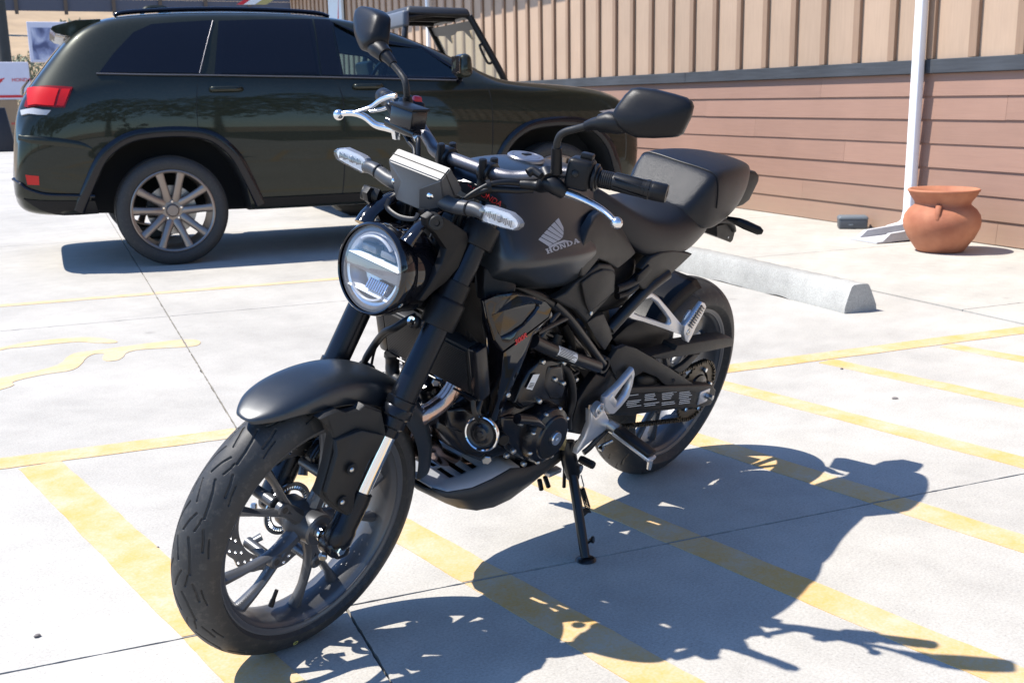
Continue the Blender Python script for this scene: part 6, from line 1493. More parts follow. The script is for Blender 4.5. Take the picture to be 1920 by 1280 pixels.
part(Geo().tube([rcen-zax*(H_/2+0.002)+Vector((0, -0.13, 0))+nrm*0.004, rcen-zax*(H_/2+0.002)+Vector((0, 0.14, 0))+nrm*0.004], 0.0025, n=8), 'bottom_rail', 'frame', rad)
part(Geo().tube([q_ for q_ in crd([(400, 440, -.11), (405, 520, -.11), (405, 610, -.105), (440, 690, -.09), (520, 740, -.06)])], [0.016, 0.0155, 0.0155, 0.0155, 0.0155], n=18), 'coolant_hose', 'rubber', rad)
part(Geo().lathe([(0.0165, -0.004), (0.0175, -0.004), (0.0175, 0.004), (0.0165, 0.004)], crd([(400, 455)], -.11)[0], (0.1, 0, 1), n=24, closed=True), 'hose_clip', 'plastic_grey', rad)
part(Geo().tube(crd([(640, 60, .0), (530, 120, -.015), (430, 185, -.03), (330, 230, -.06), (250, 320, -.09), (150, 470, -.10), (110, 560, -.105)]), [0.007, 0.008, 0.008, 0.0085, 0.0085, 0.008, 0.006], n=14), 'brake_hose', 'rubber')
part(Geo().tube(crd([(250, 340, -.09), (215, 450, -.10), (190, 580, -.105)]), [0.003]*3, n=8), 'sensor_wire', 'rubber')
part(Geo().box(crd([(110, 610)], -.10)[0], (0.04, 0.04, 0.018), rot=Matrix.Rotation(0.5, 3, 'Y'), bevel=0.004), 'hose_bracket', 'plastic')
def shroud(s_):
    Y0 = 0.172
    outer = c5([(515, 78, .140), (600, 44, .158), (700, 30, .168), (790, 50, Y0), (872, 78, Y0), (902, 115, Y0), (885, 165, Y0), (790, 240, Y0), (690, 318, Y0), (622, 368, .170), (570, 300, .158), (535, 180, .145)])
    inner = c5([(560, 160, .150), (640, 132, .158), (715, 110, .164), (775, 96, .166), (815, 90, .168), (822, 108, .168), (795, 150, .168), (735, 212, .168), (680, 252, .166), (615, 284, .163), (597, 250, .158), (577, 205, .152)])
    sh = part(Geo().ringpanel(bp(outer, s_), bp(inner, s_), 0.012, (0, -s_, 0), bev=0.004), 'radiator_shroud', 'gloss', angle=40)
    ins = [p-Vector((0, 0.006*s_, 0)) for p in bp(inner, s_)]
    part(Geo().panel(ins, 0.004, 0.0, 1, (0, -s_, 0)), 'shroud_insert', 'gloss', sh, smooth=False)
    low = c5([(624, 370, .169), (690, 322, .171), (790, 244, .171), (880, 172, .171), (896, 130, .168), (905, 150, .155), (880, 215, .150), (820, 250, .158), (792, 270, .160), (770, 330, .158), (745, 400, .155), (700, 505, .150), (655, 610, .145), (600, 742, .138), (560, 775, .134), (548, 745, .134), (588, 640, .145), (612, 500, .158)])
    part(Geo().panel(bp(low, s_), 0.006, 0.002, 2, (0, -s_, 0)), 'shroud_lower', 'gloss', sh, angle=40)
    front = c5([(515, 78, .140), (535, 180, .145), (570, 300, .158), (622, 368, .169), (612, 500, .157), (588, 640, .144), (548, 745, .133), (552, 640, .126), (562, 480, .124), (560, 400, .124), (530, 330, .122), (512, 220, .118)])
    part(Geo().panel(bp(front, s_), 0.006, 0.0015, 1, (0, -s_, 0)), 'shroud_edge', 'gloss', sh, angle=30)
    inn2 = c5([(425, 250, .115), (520, 330, .122), (540, 400, .122), (548, 600, .122), (530, 740, .118), (500, 640, .115), (505, 420, .115), (440, 330, .112)])
    part(Geo().panel(bp(inn2, s_), 0.01, 0.003, 2, (0, -s_, 0)), 'shroud_inner', 'plastic', sh, angle=40)
    p = c5([(556, 420)], .128)[0]; p.y *= s_
    part(bolt(Geo(), p, (0.6, s_, 0), 0.006, 0.006), 'shroud_bolt', 'steel', sh)
    p = c5([(648, 610)], .149)[0]; p.y *= s_
    part(bolt(Geo(), p, (0.3, s_, 0), 0.006, 0.005), 'shroud_bolt', 'steel', sh)
    if s_ > 0:
        a_, b_ = c5([(672, 312)], .1725)[0], c5([(772, 240)], .1725)[0]
        place_text('300R', 0.018, c5([(722, 290)], .1716)[0], b_-a_, (0.0, 0.0, 1), M['redprint'], sh, bold=True)
both(shroud)
# small glossy scoop ahead of the tank, dark void panels
part(Geo().panel(c5([(505, -120, .10), (560, -100, .12), (640, -60, .13), (700, -20, .135), (690, 25, .14), (600, 40, .135), (515, 72, .125), (500, 0, .11)]), 0.02, 0.004), 'tank_apron', 'plastic', angle=40)

part(Geo().panel(c5([(300, -20, .045), (520, -40, .05), (560, 60, .05), (560, 360, .05), (440, 350, .045), (320, 270, .04)]), 0.09, 0.006, 2), 'frame_gusset', 'plastic', angle=40)
# --- engine
eng = part(Geo().panel(c5([(262, 750, .05), (330, 700, .05), (440, 650, .08), (560, 700, .11), (640, 680, .115), (745, 560, .11), (850, 430, .10), (990, 440, .10), (1040, 560, .11), (1035, 700, .115), (1000, 800, .115), (985, 905, .11), (840, 990, .11), (740, 1010, .11), (640, 965, .11), (520, 1005, .10), (420, 965, .09), (330, 905, .07), (262, 820, .06)]), 0.22, 0.022, 4), 'crankcase', 'engine', angle=50)
part(Geo().panel(c5([(690, 520, .085), (760, 380, .085), (830, 240, .085), (960, 170, .085), (1100, 330, .085), (1130, 430, .085), (1010, 500, .085), (850, 560, .085)]), 0.17, 0.015, 3), 'cylinder_head', 'engine', eng, angle=50)
ACc = c5([(873, 838)], .150)[0]
part(Geo().lathe([(0.0001, 0.020), (0.018, 0.0205), (0.019, 0.019), (0.050, 0.019), (0.0535, 0.0165), (0.055, 0.012), (0.0665, 0.006), (0.0715, -0.004), (0.073, -0.03), (0.074, -0.06), (0.0001, -0.06)], ACc, (0, 1, 0), n=72), 'alternator_cover', 'engine', eng, angle=35)
part(Geo().lathe([(0.0035, 0.020), (0.0045, 0.0235), (0.0155, 0.0240), (0.0165, 0.0225), (0.0165, 0.018)], ACc+Vector((-0.007, 0, -0.002)), (0, 1, 0), n=40).lathe([(0.0001, 0.0215), (0.004, 0.0215)], ACc+Vector((-0.007, 0, -0.002)), (0, 1, 0), n=12), 'inspection_cap', 'alubright', eng)
for k in range(8):
    a = k*math.pi/4+0.35; part(Geo().lathe([(0.0001, 0.0055), (0.003, 0.005), (0.0048, 0.003), (0.0052, -0.004)], ACc+Vector((0.0665*math.cos(a), 0.004, 0.0665*math.sin(a))), (0, 1, 0), n=14), 'engine_bolt', 'steel', eng)
for k in range(6):
    part(Geo().panel(c5([(740+k*16, 452-k*40, .094), (760+k*16, 440-k*40, .094), (905+k*16, 500-k*40, .094), (890+k*16, 514-k*40, .094)]), 0.18, 0.002, 1), 'cooling_fin', 'engine', eng)
# long lug on the cover
part(Geo().tube(c5([(700, 745, .158), (790, 755, .164), (850, 790, .166)]), [(0.012, 0.012), (0.011, 0.012), (0.005, 0.006)], n=12), 'cover_lug', 'engine', eng)
part(Geo().panel(c5([(735, 548, .128), (775, 480, .130), (835, 415, .130), (905, 400, .130), (960, 415, .130), (985, 470, .130), (1000, 560, .130), (985, 640, .130), (930, 690, .132), (850, 660, .135), (790, 670, .135), (730, 700, .132), (690, 660, .128)]), 0.05, 0.010, 3), 'cam_chain_cover', 'engine', eng, angle=45)
part(Geo().panel(c5([(890, 450, .136), (960, 440, .136), (985, 560, .136), (960, 640, .138), (890, 640, .138), (850, 570, .136)]), 0.02, 0.008, 3), 'sprocket_cover', 'engine', eng, angle=45)
part(Geo().panel(c5([(610, 740, .128), (690, 730, .134), (770, 760, .138), (775, 930, .138), (740, 985, .135), (650, 930, .128), (600, 850, .122)]), 0.05, 0.010, 3), 'lower_cover', 'engine', eng, angle=45)
part(Geo().panel(c5([(300, 700, .075), (400, 680, .085), (470, 720, .10), (450, 800, .10), (390, 830, .09), (310, 800, .075)]), 0.03, 0.008, 3), 'oil_filter_cover', 'engine', eng, angle=45)
part(Geo().disc(c5([(592, 838)], .118)[0], (0.45, 1, 0.1), 0.013, 0.03, n=28, bev=0.002), 'oil_plug', 'plastic', eng)
for q in [(915, 520, .138), (845, 420, .132), (825, 645, .137), (720, 770, .142), (678, 930, .14), (738, 1002, .136), (965, 425, .132), (962, 543, .14), (1035, 520, .118), (640, 955, .13)]:
    p = c5([q])[0]; part(Geo().lathe([(0.0001, 0.006), (0.0045, 0.0055), (0.0065, 0.003), (0.007, -0.004)], p, (0.1, 1, 0.05), n=18), 'engine_bolt', 'steel', eng)
p = c5([(520, 965, .13)])[0]; part(Geo().disc(p, (0.6, 0.8, -0.1), 0.011, 0.014, n=6, bev=0.002), 'drain_bolt', 'steel', eng)
q = c5([(752, 574, .1365), (792, 494, .1365), (829, 491, .1365), (786, 582, .1365)]); lb = part(Geo().add(q, [(0, 1, 2, 3)]), 'part_label', 'whiteprint', eng, smooth=False)
g = Geo(); a_, b_, c_, d_ = [p+Vector((0, 0.0007, 0)) for p in q]
for k in range(4):
    t0, t1 = 0.12+k*0.09, 0.16+k*0.09
    g.add([a_.lerp(b_, t0).lerp(d_.lerp(c_, t0), 0.15), a_.lerp(b_, t1).lerp(d_.lerp(c_, t1), 0.15), a_.lerp(b_, t1).lerp(d_.lerp(c_, t1), 0.85), a_.lerp(b_, t0).lerp(d_.lerp(c_, t0), 0.85)], [(0, 1, 2, 3)])
part(g, 'label_print', 'plastic', eng, smooth=False)
part(Geo().lathe([(0.0001, 0.003), (0.011, 0.003), (0.012, 0.001), (0.012, -0.004)], c5([(978, 800)], .135)[0], (0, 1, 0), n=28), 'cover_plug', 'alu', eng)
part(Geo().panel(c5([(940, 900, .13), (955, 850, .13), (985, 845, .13), (985, 880, .13), (972, 930, .13), (945, 925, .13)]), 0.012, 0.003), 'stand_switch', 'brass', eng)
for pts, r_ in [([(985, 470, .128), (1010, 540, .135), (1015, 640, .137), (992, 730, .137), (990, 800, .13)], 0.010), ([(870, 370, .10), (930, 420, .115), (985, 470, .128)], 0.011), ([(930, 260, .09), (900, 330, .09), (860, 420, .095)], 0.014), ([(1010, 300, .09), (985, 400, .10), (1045, 470, .10)], 0.006), ([(930, 480, .12), (1000, 500, .125), (1045, 480, .12)], 0.005), ([(960, 200, .085), (1000, 290, .09), (1010, 370, .09)], 0.012)]:
    part(Geo().tube(c5(pts), r_, n=14), 'engine_hose', 'rubber', eng)
# horn
hc = c5([(498, 830)], .150)[0]; ha = Vector((0.96, 0.27, 0.06)).normalized()
hn_ = part(Geo().lathe([(0.0001, 0.010), (0.006, 0.010), (0.008, 0.007), (0.014, 0.006), (0.016, 0.003), (0.026, 0.0), (0.033, 0.002), (0.035, 0.004), (0.035, -0.006), (0.028, -0.018), (0.016, -0.03), (0.0001, -0.03)], hc, ha, n=56), 'horn', 'engine')
part(Geo().lathe([(0.034, 0.004), (0.0362, 0.006), (0.0385, 0.005), (0.0395, 0.001), (0.0385, -0.004), (0.035, -0.005)], hc, ha, n=56, closed=True), 'horn_rim', 'chrome', hn_)
for dx in (0, 45): part(Geo().tube([hc-ha*0.03, c5([(460+dx*0.4, 720, .135)])[0], c5([(448+dx, 640, .125)])[0]], [(0.006, 0.003)]*3, n=8), 'horn_bracket', 'frame', hn_)
# exhaust
ex = [p for p in crd([(1035, 735, .065), (985, 830, .065), (905, 925, .06), (800, 1005, .055), (690, 1075, .045)])]
ex += [Vector((1.105, 0.018, 0.425)), Vector((1.118, 0.01, 0.375))]+[p for p in cb([(235, 520, 0.0), (330, 610, 0.0), (460, 690, 0.0)])]+[Vector((0.86, 0, 0.275)), Vector((0.70, -0.02, 0.27))]
exo = part(Geo().tube(ex, [0.0195]*len(ex), n=28, sub=8), 'exhaust_pipe', 'exhaust')
part(Geo().tube(crd([(880, 690, -.005), (935, 720, .01)]), [0.016, 0.018], n=18), 'exhaust_flange', 'alubright', exo)
part(Geo().tube(crd([(700, 690, -.03), (740, 760, -.03), (770, 860, -.02), (790, 930, -.01)]), [0.026, 0.026, 0.024, 0.02], n=16), 'engine_mount', 'engine', eng)
part(Geo().disc(crd([(835, 715)], .0)[0], (0.7, 0.7, 0.1), 0.009, 0.014, n=6, bev=0.002), 'mount_bolt', 'steel', eng)
part(Geo().tube([(0.72, -0.06, 0.30), (0.55, -0.11, 0.31), (0.40, -0.135, 0.36), (0.10, -0.165, 0.46), (-0.08, -0.175, 0.50)], [0.022, 0.03, 0.045, 0.052, 0.048], n=24), 'silencer', 'plastic', exo)

# --- belly pan: V-shaped tray with a slotted front deck
top_e = cb([(135, 740, .02), (200, 790, .07), (330, 765, .10), (500, 840, .115), (720, 965, .125)])
st_ = [(1.042, 0.06, 0.296, 0.036, 0.284, 0.28), (1.018, 0.084, 0.289, 0.054, 0.262, 0.255), (0.955, 0.102, 0.288, 0.074, 0.224, 0.214), (0.895, 0.107, 0.294, 0.08, 0.2, 0.188), (0.83, 0.107, 0.302, 0.08, 0.187, 0.175), (0.765, 0.105, 0.284, 0.076, 0.184, 0.172), (0.69, 0.102, 0.276, 0.07, 0.194, 0.182), (0.62, 0.098, 0.284, 0.066, 0.212, 0.202), (0.545, 0.092, 0.29, 0.062, 0.242, 0.234)]
rings = [[Vector((x, yt, zt)), Vector((x, (yt+ym)/2+0.012, (zt+zm)/2)), Vector((x, ym, zm)), Vector((x, ym*0.5, zb+0.003)), Vector((x, 0, zb)), Vector((x, -ym*0.5, zb+0.003)), Vector((x, -ym, zm)), Vector((x, -(yt+ym)/2-0.012, (zt+zm)/2)), Vector((x, -yt, zt))] for x, yt, zt, ym, zm, zb in st_]
pan = part(Geo().loft(rings, closed=False, caps=False), 'belly_pan', 'pan', angle=35)
md = pan.modifiers.new('shell', 'SOLIDIFY'); md.thickness = 0.004; md.offset = 0
# deck between the two upper edges at the front, with three slots left open
def deckp(x, t):      # t -1..1 across
    for i in range(len(st_)-1):
        a_, b_ = st_[i], st_[i+1]
        if b_[0] <= x <= a_[0]:
            k = (a_[0]-x)/(a_[0]-b_[0]); yt = a_[1]+(b_[1]-a_[1])*k; zt = a_[2]+(b_[2]-a_[2])*k; return Vector((x, yt*t*0.98, zt+0.001+0.010*(1-t*t)*min(1, (1.04-x)/0.05)))
    return Vector((x, 0, 0.3))
xs = [1.041, 1.015, 0.995, 0.978, 0.960, 0.943, 0.925, 0.908, 0.890, 0.87, 0.835, 0.79]
g = Geo(); ts_ = [-1, -0.62, -0.55, 0.0, 0.08, 0.55, 0.62, 1]
for i in range(len(xs)-1):
    for j in range(len(ts_)-1):
        if i in (3, 5, 7) and j in (2, 4): continue
        g.add([deckp(xs[i], ts_[j]), deckp(xs[i], ts_[j+1]), deckp(xs[i+1], ts_[j+1]), deckp(xs[i+1], ts_[j])], [(0, 1, 2, 3)])
b = bmesh.new(); me_ = g.mesh('deck'); b.from_mesh(me_); bmesh.ops.remove_doubles(b, verts=b.verts, dist=0.0004); bmesh.ops.recalc_face_normals(b, faces=b.faces)
dk = part(Geo().bm(b), 'pan_deck', 'deck', pan, angle=30); md = dk.modifiers.new('shell', 'SOLIDIFY'); md.thickness = 0.004; md.offset = -1
for q in ((1420, 900, 1440, 1000), (1480, 870, 1515, 970)):
    part(Geo().tube(cb([(q[0], q[1], .07), (q[2], q[3], .075)]), 0.0062, n=12), 'drain_tube', 'rubber')
part(Geo().tube(cb([(1690, 700, .10), (1680, 975, .105)]), 0.0048, n=10), 'drain_tube', 'rubber')
part(Geo().box(cb([(1560, 810)], .08)[0], (0.05, 0.02, 0.012), bevel=0.002), 'pan_bracket', 'alu', pan)

# --- side stand
foot = Vector((0.653, 0.253, 0.0645)); pv = c8([(600, 215)], .125)[0]
ax = (foot-pv).normalized()
ss = part(Geo().tube([pv+ax*0.012, pv.lerp(foot, 0.5), foot-ax*0.006], [(0.0125, 0.0125), (0.0125, 0.0125), (0.0115, 0.0115)], n=20), 'side_stand', 'frame')
gz = Matrix.Rotation(LEAN, 3, 'X') @ Vector((0, 0, 1))       # world up in the motorcycle frame
ft = foot-gz*0.0
part(Geo().lathe([(0.0001, 0.008), (0.018, 0.008), (0.024, 0.005), (0.026, 0.001), (0.0001, 0.001)], Vector((foot.x, foot.y, 0))+Vector((0, 0, 0.0645))-gz*0.0, gz, n=28), 'stand_foot', 'frame', ss)
part(Geo().tube(c8([(545, -70, .105), (560, 40, .115), (575, 130, .12), (600, 220, .125), (610, 300, .13)]), [(0.02, 0.02), (0.02, 0.02), (0.022, 0.018), (0.022, 0.018), (0.016, 0.014)], n=16), 'stand_bracket', 'frame', ss)
part(Geo().lathe([(0.0001, 0.008), (0.011, 0.007), (0.0125, 0.004), (0.0125, -0.02)], c8([(668, 205)], .135)[0], (-0.2, 1, 0), n=28), 'stand_pivot', 'steel', ss)
part(Geo().box(c8([(668, 205)], .1445)[0], (0.003, 0.002, 0.018), rot=Matrix.Rotation(0.3, 3, 'Y')), 'pivot_slot', 'joint', ss)
part(Geo().tube(c8([(690, 270, .135), (705, 330, .137), (716, 380, .138), (690, 400, .139)]), 0.0017, n=8), 'spring_hook', 'steel', ss)
a_, b_ = c8([(700, 405)], .14)[0], c8([(758, 595)], .158)[0]; ax2 = (b_-a_).normalized(); e1 = ax2.cross(Vector((0, 1, 0))).normalized(); e2 = ax2.cross(e1); L = (b_-a_).length
hel = []
for k in range(0, 15*10+1):
    t = k/150; tt = t*t*0.25+t*0.75; hel.append(a_+ax2*(L*tt)+(e1*math.cos(k*0.6283)+e2*math.sin(k*0.6283))*0.0062)
part(Geo().tube(hel, 0.0015, n=6, smooth=False), 'stand_spring', 'plastic_grey', ss)
part(Geo().panel(c8([(680, 620, .155), (780, 605, .158), (800, 650, .158), (760, 650, .158), (700, 710, .16)]), 0.008, 0.002), 'spring_tab', 'frame', ss)
part(Geo().tube(c8([(700, 975, .20), (745, 945, .215), (790, 915, .225)]), [0.006, 0.005, 0.005], n=10).disc(c8([(795, 912)], .226)[0], (-0.3, 0.8, 0.3), 0.009, 0.006, n=14, bev=0.001), 'stand_lug', 'frame', ss)

# --- rider pegs and hangers
def hanger(s_):
    o_ = c6([(515, 640, .150), (522, 668, .150), (508, 740, .152), (488, 805, .154), (440, 865, .157), (400, 905, .160), (372, 905, .162), (345, 860, .163), (352, 808, .162), (432, 735, .155)])
    i_ = c6([(498, 682, .151), (500, 700, .151), (486, 750, .153), (468, 790, .154), (436, 838, .157), (412, 862, .159), (400, 855, .160), (396, 838, .161), (404, 808, .160), (445, 752, .155)])
    h = part(Geo().ringpanel(bp(o_, s_), bp(i_, s_), 0.014, (0, -s_, 0), bev=0.003), 'peg_hanger', 'alu', angle=40)
    q = c6([(395, 790, .162), (420, 830, .16), (408, 870, .16), (385, 850, .162), (372, 825, .163)]); part(Geo().panel(bp(q, s_), 0.012, 0.003, 2, (0, -s_, 0)), 'hanger_web', 'alu', h)
    q = c6([(268, 880, .160), (300, 925, .162), (350, 880, .163), (376, 935, .163), (380, 975, .163), (300, 1040, .160), (240, 1085, .157), (192, 1135, .154), (198, 1105, .154), (238, 1035, .157), (268, 960, .160)]); part(Geo().panel(bp(q, s_), 0.016, 0.005, 3, (0, -s_, 0)), 'hanger_plate', 'alu', h, angle=40)
    p = c6([(316, 878)], .165)[0]; p.y *= s_
    part(Geo().lathe([(0.010, 0.003), (0.0155, 0.004), (0.0175, 0.002), (0.018, -0.014)], p, (0, s_, 0), n=36).lathe([(0.0001, 0.0), (0.010, 0.0)], p, (0, s_, 0), n=20), 'hanger_boss', 'alu', h)
    part(Geo().lathe([(0.0025, 0.001), (0.004, 0.004), (0.0075, 0.0045), (0.009, 0.003), (0.009, -0.001)], p, (0, s_, 0), n=24), 'hanger_bolt', 'steel', h)
    # footpeg
    a_, e_ = Vector((0.531, s_*0.185, 0.356)), Vector((0.536, s_*0.300, 0.334))
    d_ = (e_-a_).normalized()
    pg = part(Geo().box((a_+e_)/2-Vector((0, 0, 0.004)), (0.034, (e_-a_).length, 0.010), rot=Matrix.Rotation(-s_*0.19, 3, 'X'), bevel=0.003), 'footpeg', 'alu')
    part(Geo().box((a_+e_)/2+Vector((0, 0, 0.007)), (0.036, (e_-a_).length-0.006, 0.014), rot=Matrix.Rotation(-s_*0.19, 3, 'X'), bevel=0.005), 'peg_rubber', 'rubber', pg)
    part(Geo().tube([a_+Vector((0, -0.03*s_, 0.004)), a_+Vector((0, 0.006*s_, 0))], [(0.016, 0.014), (0.018, 0.014)], n=14), 'peg_joint', 'steel', pg)
    part(Geo().tube([e_+Vector((0, -0.004*s_, -0.006)), e_+Vector((0, -0.002*s_, -0.03))], [0.007, 0.0055], n=12), 'peg_feeler', 'alubright', pg)
both(hanger)
sl = part(Geo().tube(ce([(430, 160, .158), (330, 270, .158), (200, 400, .158), (60, 560, .155), (-60, 660, .15)]), [(0.009, 0.006)]*5, n=12), 'shift_lever', 'frame')
part(Geo().lathe([(0.0001, 0), (0.0085, 0)]+[(0.0105 if k % 2 else 0.0095, 0.004+k*0.0028) for k in range(12)]+[(0.009, 0.041), (0.0001, 0.042)], c8([(680, 105)], .145)[0], (c8([(815, 172)], .185)[0]-c8([(680, 105)], .145)[0]), n=24), 'shift_peg', 'rubber', sl)
part(Geo().tube(ce([(230, 560, .13), (300, 520, .14), (380, 480, .145), (460, 440, .15)]), 0.005, n=10).disc(ce([(235, 565)], .135)[0], (0, 1, 0), 0.007, 0.01, n=6), 'shift_rod', 'steel', sl)

# --- swingarm, chain, sprocket, guard
sa = c6([(330, 745, .122), (500, 752, .134), (700, 744, .140), (900, 738, .144), (965, 738, .145), (985, 765, .145), (975, 815, .145), (955, 852, .145), (880, 868, .144), (760, 878, .141), (640, 890, .138), (500, 912, .132), (400, 915, .126), (330, 900, .122)])
def swing(s_):
    q = bp(sa, s_)
    sw = part(Geo().panel(q, 0.032, 0.006, 3, (0, -s_, 0)), 'swingarm', 'plastic_grey', angle=40)
    if s_ > 0:
        lbp = c6([(462, 790, .1335), (650, 780, .1390), (868, 772, .1440), (852, 835, .1440), (640, 870, .1385), (448, 872, .1330)])
        part(Geo().add([p+Vector((0, 0.0012, 0)) for p in lbp], [tuple(range(6))]), 'tyre_label', 'plastic', sw, smooth=False)
        g = Geo(); rnd = random.Random(4)
        for col in range(4):
            x0 = 470+col*100; 
            for r_ in range(7):
                if rnd.random() < 0.18: continue
                xa = x0+rnd.uniform(0, 8); xb = x0+rnd.uniform(55, 92); sl_ = -0.12; yy = 797+r_*10.5-col*6
                yo = 0.1365+0.0025*col
                g.add([p for p in c6([(xa, yy, yo), (xb, yy+(xb-xa)*sl_, yo+0.0008), (xb, yy+(xb-xa)*sl_+3.4, yo+0.0008), (xa, yy+3.4, yo)])], [(0, 1, 2, 3)])
        part(g, 'label_print', 'whiteprint', sw, smooth=False)
    e = Vector((0, s_*0.128, 0.306))
    p = c6([(930, 795)], .147)[0]; p.y *= s_
    part(Geo().box(p+Vector((0.012, -0.003*s_, -0.002)), (0.055, 0.006, 0.042), bevel=0.004), 'chain_adjuster', 'alu', sw)
    part(Geo().lathe([(0.0001, 0.012), (0.009, 0.012), (0.009, 0.0), (0.015, 0.0), (0.0165, -0.002), (0.0165, -0.006)], p, (0, s_, 0), n=6), 'axle_nut', 'steel', sw)
    part(Geo().lathe([(0.0001, 0.020), (0.004, 0.020), (0.008, 0.0195), (0.0085, 0.012)], p, (0, s_, 0), n=20), 'axle_end', 'steel', sw)
both(swing)
part(Geo().box((0.44, 0, 0.43), (0.10, 0.21, 0.11), bevel=0.02, seg=3).box((0.30, 0, 0.40), (0.10, 0.24, 0.07), bevel=0.02, seg=3), 'swingarm_bridge', 'plastic')
part(Geo().tube([(0.05, -0.02, 0.306), (0.0, 0.14, 0.306)], 0.009, n=16).tube([(0, -0.14, 0.306), (0, 0.13, 0.306)], 0.0095, n=16), 'rear_axle', 'steel')
part(Geo().tube([(0.38, 0, 0.46), (0.44, 0, 0.58), (0.49, 0, 0.68)], [0.03, 0.032, 0.028], n=18), 'shock_absorber', 'plastic')
cg = part(Geo().panel(c6([(372, 602, .128), (420, 532, .130), (470, 512, .132), (530, 528, .134), (630, 585, .134), (722, 640, .134), (868, 738, .134), (850, 748, .134), (722, 748, .134), (690, 735, .134), (645, 692, .134), (570, 662, .132), (520, 690, .130), (462, 742, .126), (410, 700, .126)]), 0.012, 0.003, 2), 'chain_guard', 'plastic_grey', angle=40)
part(Geo().panel(c6([(610, 572, .131), (752, 535, .131), (765, 512, .131), (1000, 472, .131), (1072, 465, .131), (1088, 485, .131), (1082, 515, .131), (960, 542, .131), (868, 562, .131), (700, 588, .131), (640, 590, .131)]), 0.045, 0.004, 2), 'guard_blade', 'plastic_grey', cg, angle=40)
part(Geo().panel(c6([(858, 562, .131), (898, 556, .131), (820, 640, .132), (778, 672, .133), (742, 652, .133), (800, 615, .132)]), 0.012, 0.003, 2), 'guard_strut', 'plastic_grey', cg, angle=40)
part(Geo().lathe([(0.003, 0.0005), (0.0055, 0.002), (0.0068, 0.0005), (0.0068, -0.002)], c6([(740, 712)], .1345)[0], (0, 1, 0), n=20), 'guard_bolt', 'joint', cg)
SPY = 0.108; SR, FR_ = 0.090, 0.034; FS = Vector((0.50, SPY, 0.348)); RS = Vector((0.0, SPY, 0.306))
N = 36; out, inn = [], []
for k in range(N*4):
    a = 2*math.pi*k/(N*4); r_ = (SR-0.004, SR+0.001, SR+0.004, SR+0.001)[k % 4]; out.append(RS+Vector((r_*math.cos(a), 0.003, r_*math.sin(a)))); inn.append(RS+Vector((0.058*math.cos(a), 0.003, 0.058*math.sin(a))))
sp_ = part(Geo().ringpanel(out, inn, 0.006, bev=0.0008), 'rear_sprocket', 'chain', smooth=False)
for k in range(5):
    a = 2*math.pi*k/5+0.5; part(Geo().disc(RS+Vector((0.066*math.cos(a), 0.003, 0.066*math.sin(a))), (0, 1, 0), 0.008, 0.009, n=6, bev=0.002), 'sprocket_nut', 'chrome', sp_)
part(Geo().lathe([(0.0001, 0.012), (0.03, 0.012), (0.036, 0.008), (0.048, 0.006), (0.050, 0.0), (0.060, -0.002), (0.060, -0.02)], RS, (0, 1, 0), n=48), 'sprocket_carrier', 'engine', sp_)
part(Geo().disc(FS-Vector((0, 0.004, 0)), (0, 1, 0), FR_-0.004, 0.008, n=30), 'front_sprocket', 'chain')
# chain: tangent runs and wraps
dvec = FS-RS; D_ = dvec.length; th0 = math.atan2(dvec.z, dvec.x); al = math.asin((SR-FR_)/D_)
pts = []
au = th0+math.pi/2-al+0; 
up_a = th0+math.pi/2-al; lo_a = th0-math.pi/2+al
up_a = th0+math.acos((SR-FR_)/D_); lo_a = th0-math.acos((SR-FR_)/D_)
def arcp(c, r, a0, a1):
    n = max(6, int(abs(a1-a0)*r/0.004)); return [c+Vector((r*math.cos(a0+(a1-a0)*k/n), 0, r*math.sin(a0+(a1-a0)*k/n))) for k in range(n+1)]
loop = arcp(RS, SR, up_a, lo_a+2*math.pi)+arcp(FS, FR_, lo_a, up_a)
seg = [(loop[(k+1) % len(loop)]-loop[k]).length for k in range(len(loop))]; tot = sum(seg); nl = int(tot/0.0127)
def along(s):
    s %= tot
    for k, l in enumerate(seg):
        if s <= l:
            p = loop[k].lerp(loop[(k+1) % len(loop)], s/max(l, 1e-9))
            # lower run sags a little
            return p
        s -= l
    return loop[0]
g = Geo(); rl = Geo()
for k in range(nl):
    p0, p1 = along(k*tot/nl), along((k+1)*tot/nl); d_ = (p1-p0).normalized(); up = Vector((-d_.z, 0, d_.x)); c = (p0+p1)/2
    w_ = 0.0070 if k % 2 else 0.0048
    for s_ in (-1, 1):
        o_ = []
        for t, hh in ((-0.0088, 0.0), (-0.0078, 0.0040), (-0.0055, 0.0052), (-0.0015, 0.0036), (0.0015, 0.0036), (0.0055, 0.0052), (0.0078, 0.0040), (0.0088, 0.0), (0.0078, -0.0040), (0.0055, -0.0052), (0.0015, -0.0036), (-0.0015, -0.0036), (-0.0055, -0.0052), (-0.0078, -0.0040)):
            o_.append(c+d_*t+up*hh+Vector((0, s_*w_, 0)))
        n = len(o_); g.add(o_+[p-Vector((0, s_*0.0016, 0)) for p in o_], [tuple(range(n)), tuple(range(2*n-1, n-1, -1))]+[(i, (i+1) % n, n+(i+1) % n, n+i) for i in range(n)])
    rl.disc(p0-Vector((0, 0.0085, 0)), (0, 1, 0), 0.0034, 0.017, n=8)
chn = part(g, 'drive_chain', 'chain', smooth=False); tag(part(rl, 'chain_rollers', 'chain', chn, smooth=False), kind='stuff')
petal_disc(RA, -0.085, 0.110, 0.078, 8, 16, 'brake_disc', rwheel)

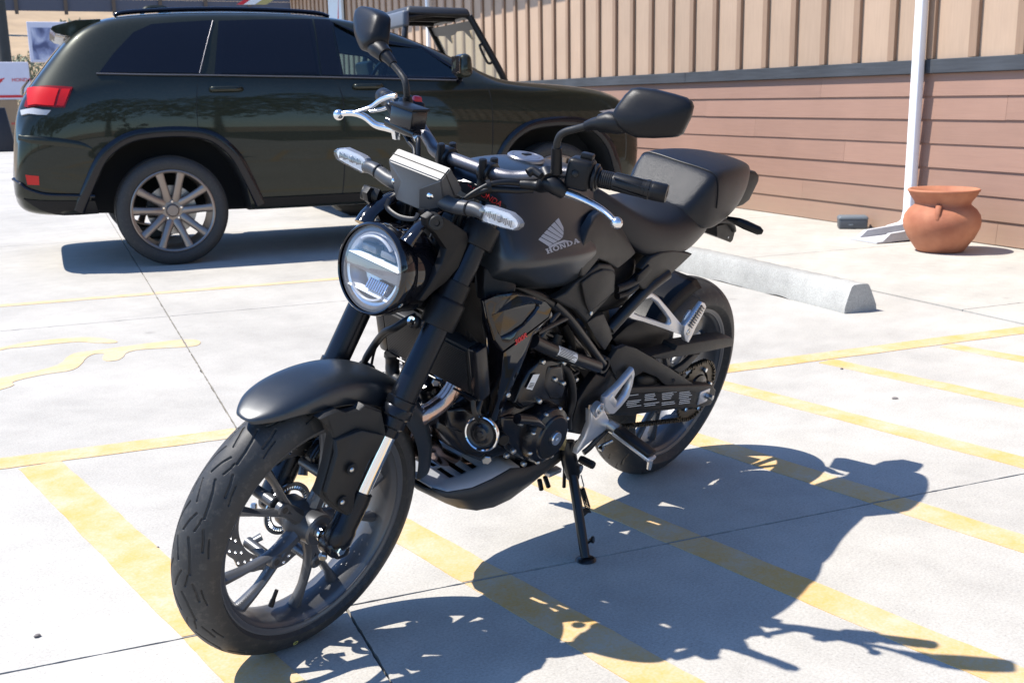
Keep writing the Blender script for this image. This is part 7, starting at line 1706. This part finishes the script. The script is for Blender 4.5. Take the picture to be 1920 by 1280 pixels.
# --- passenger pegs
def ppeg(s_):
    o_ = c6([(474, 346, .124), (518, 276, .124), (568, 228, .126), (618, 208, .128), (662, 238, .132), (720, 305, .140), (790, 392, .150), (836, 428, .155), (832, 458, .155), (800, 456, .153), (690, 418, .144), (560, 378, .132), (500, 362, .126)])
    i_ = c6([(520, 328, .126), (528, 300, .126), (580, 252, .128), (615, 244, .130), (648, 268, .134), (690, 318, .140), (722, 362, .145), (724, 380, .146), (712, 392, .146), (696, 390, .145), (660, 376, .142), (590, 352, .135), (540, 338, .129)])
    h = part(Geo().ringpanel(bp(o_, s_), bp(i_, s_), 0.012, (0, -s_, 0), bev=0.004), 'pillion_peg_bracket', 'alu', angle=40)
    p = c6([(818, 430)], .158)[0]; p.y *= s_
    part(Geo().lathe([(0.003, 0.003), (0.004, 0.006), (0.008, 0.006), (0.009, 0.004), (0.009, 0.0), (0.0125, -0.001), (0.013, -0.01)], p, (0, s_, 0), n=24), 'bracket_bolt', 'steel', h)
    q = c6([(800, 442, .162), (806, 400, .162), (838, 360, .162), (880, 300, .162), (905, 264, .162), (922, 270, .162), (930, 290, .162), (905, 345, .162), (872, 405, .162), (846, 462, .162), (828, 495, .162), (810, 485, .162)])
    pg = part(Geo().panel(bp(q, s_), 0.012, 0.003, 2, (0, -s_, 0)), 'pillion_peg', 'alu', angle=40)
    for k in range(9):
        t = k/8; a_ = c6([(832+t*68, 392-t*108, .166)])[0]; b_ = c6([(846+t*68, 408-t*108, .166)])[0]
        if s_ < 0: a_, b_ = flip([a_, b_])
        part(Geo().tube([a_, b_], 0.0028, n=6, smooth=False), 'peg_rib', 'steel', pg)
    q = c6([(790, 400, .150), (812, 345, .150), (835, 312, .150), (850, 312, .150), (848, 335, .150), (820, 385, .150), (805, 412, .150)])
    part(Geo().panel(bp(q, s_), 0.006, 0.002, 1, (0, -s_, 0)), 'peg_spring_plate', 'alu', pg)
both(ppeg)
part(Geo().tube(c7([(940, 965, .118), (1000, 945, .12), (1060, 915, .122), (1090, 890, .122)]), 0.011, n=14), 'wiring_sleeve', 'rubber')
part(Geo().tube(c7([(950, 1010, .112), (1010, 990, .115), (1075, 945, .12)]), 0.009, n=14), 'wiring_sleeve', 'rubber')
# world up check: everything hangs under the empty
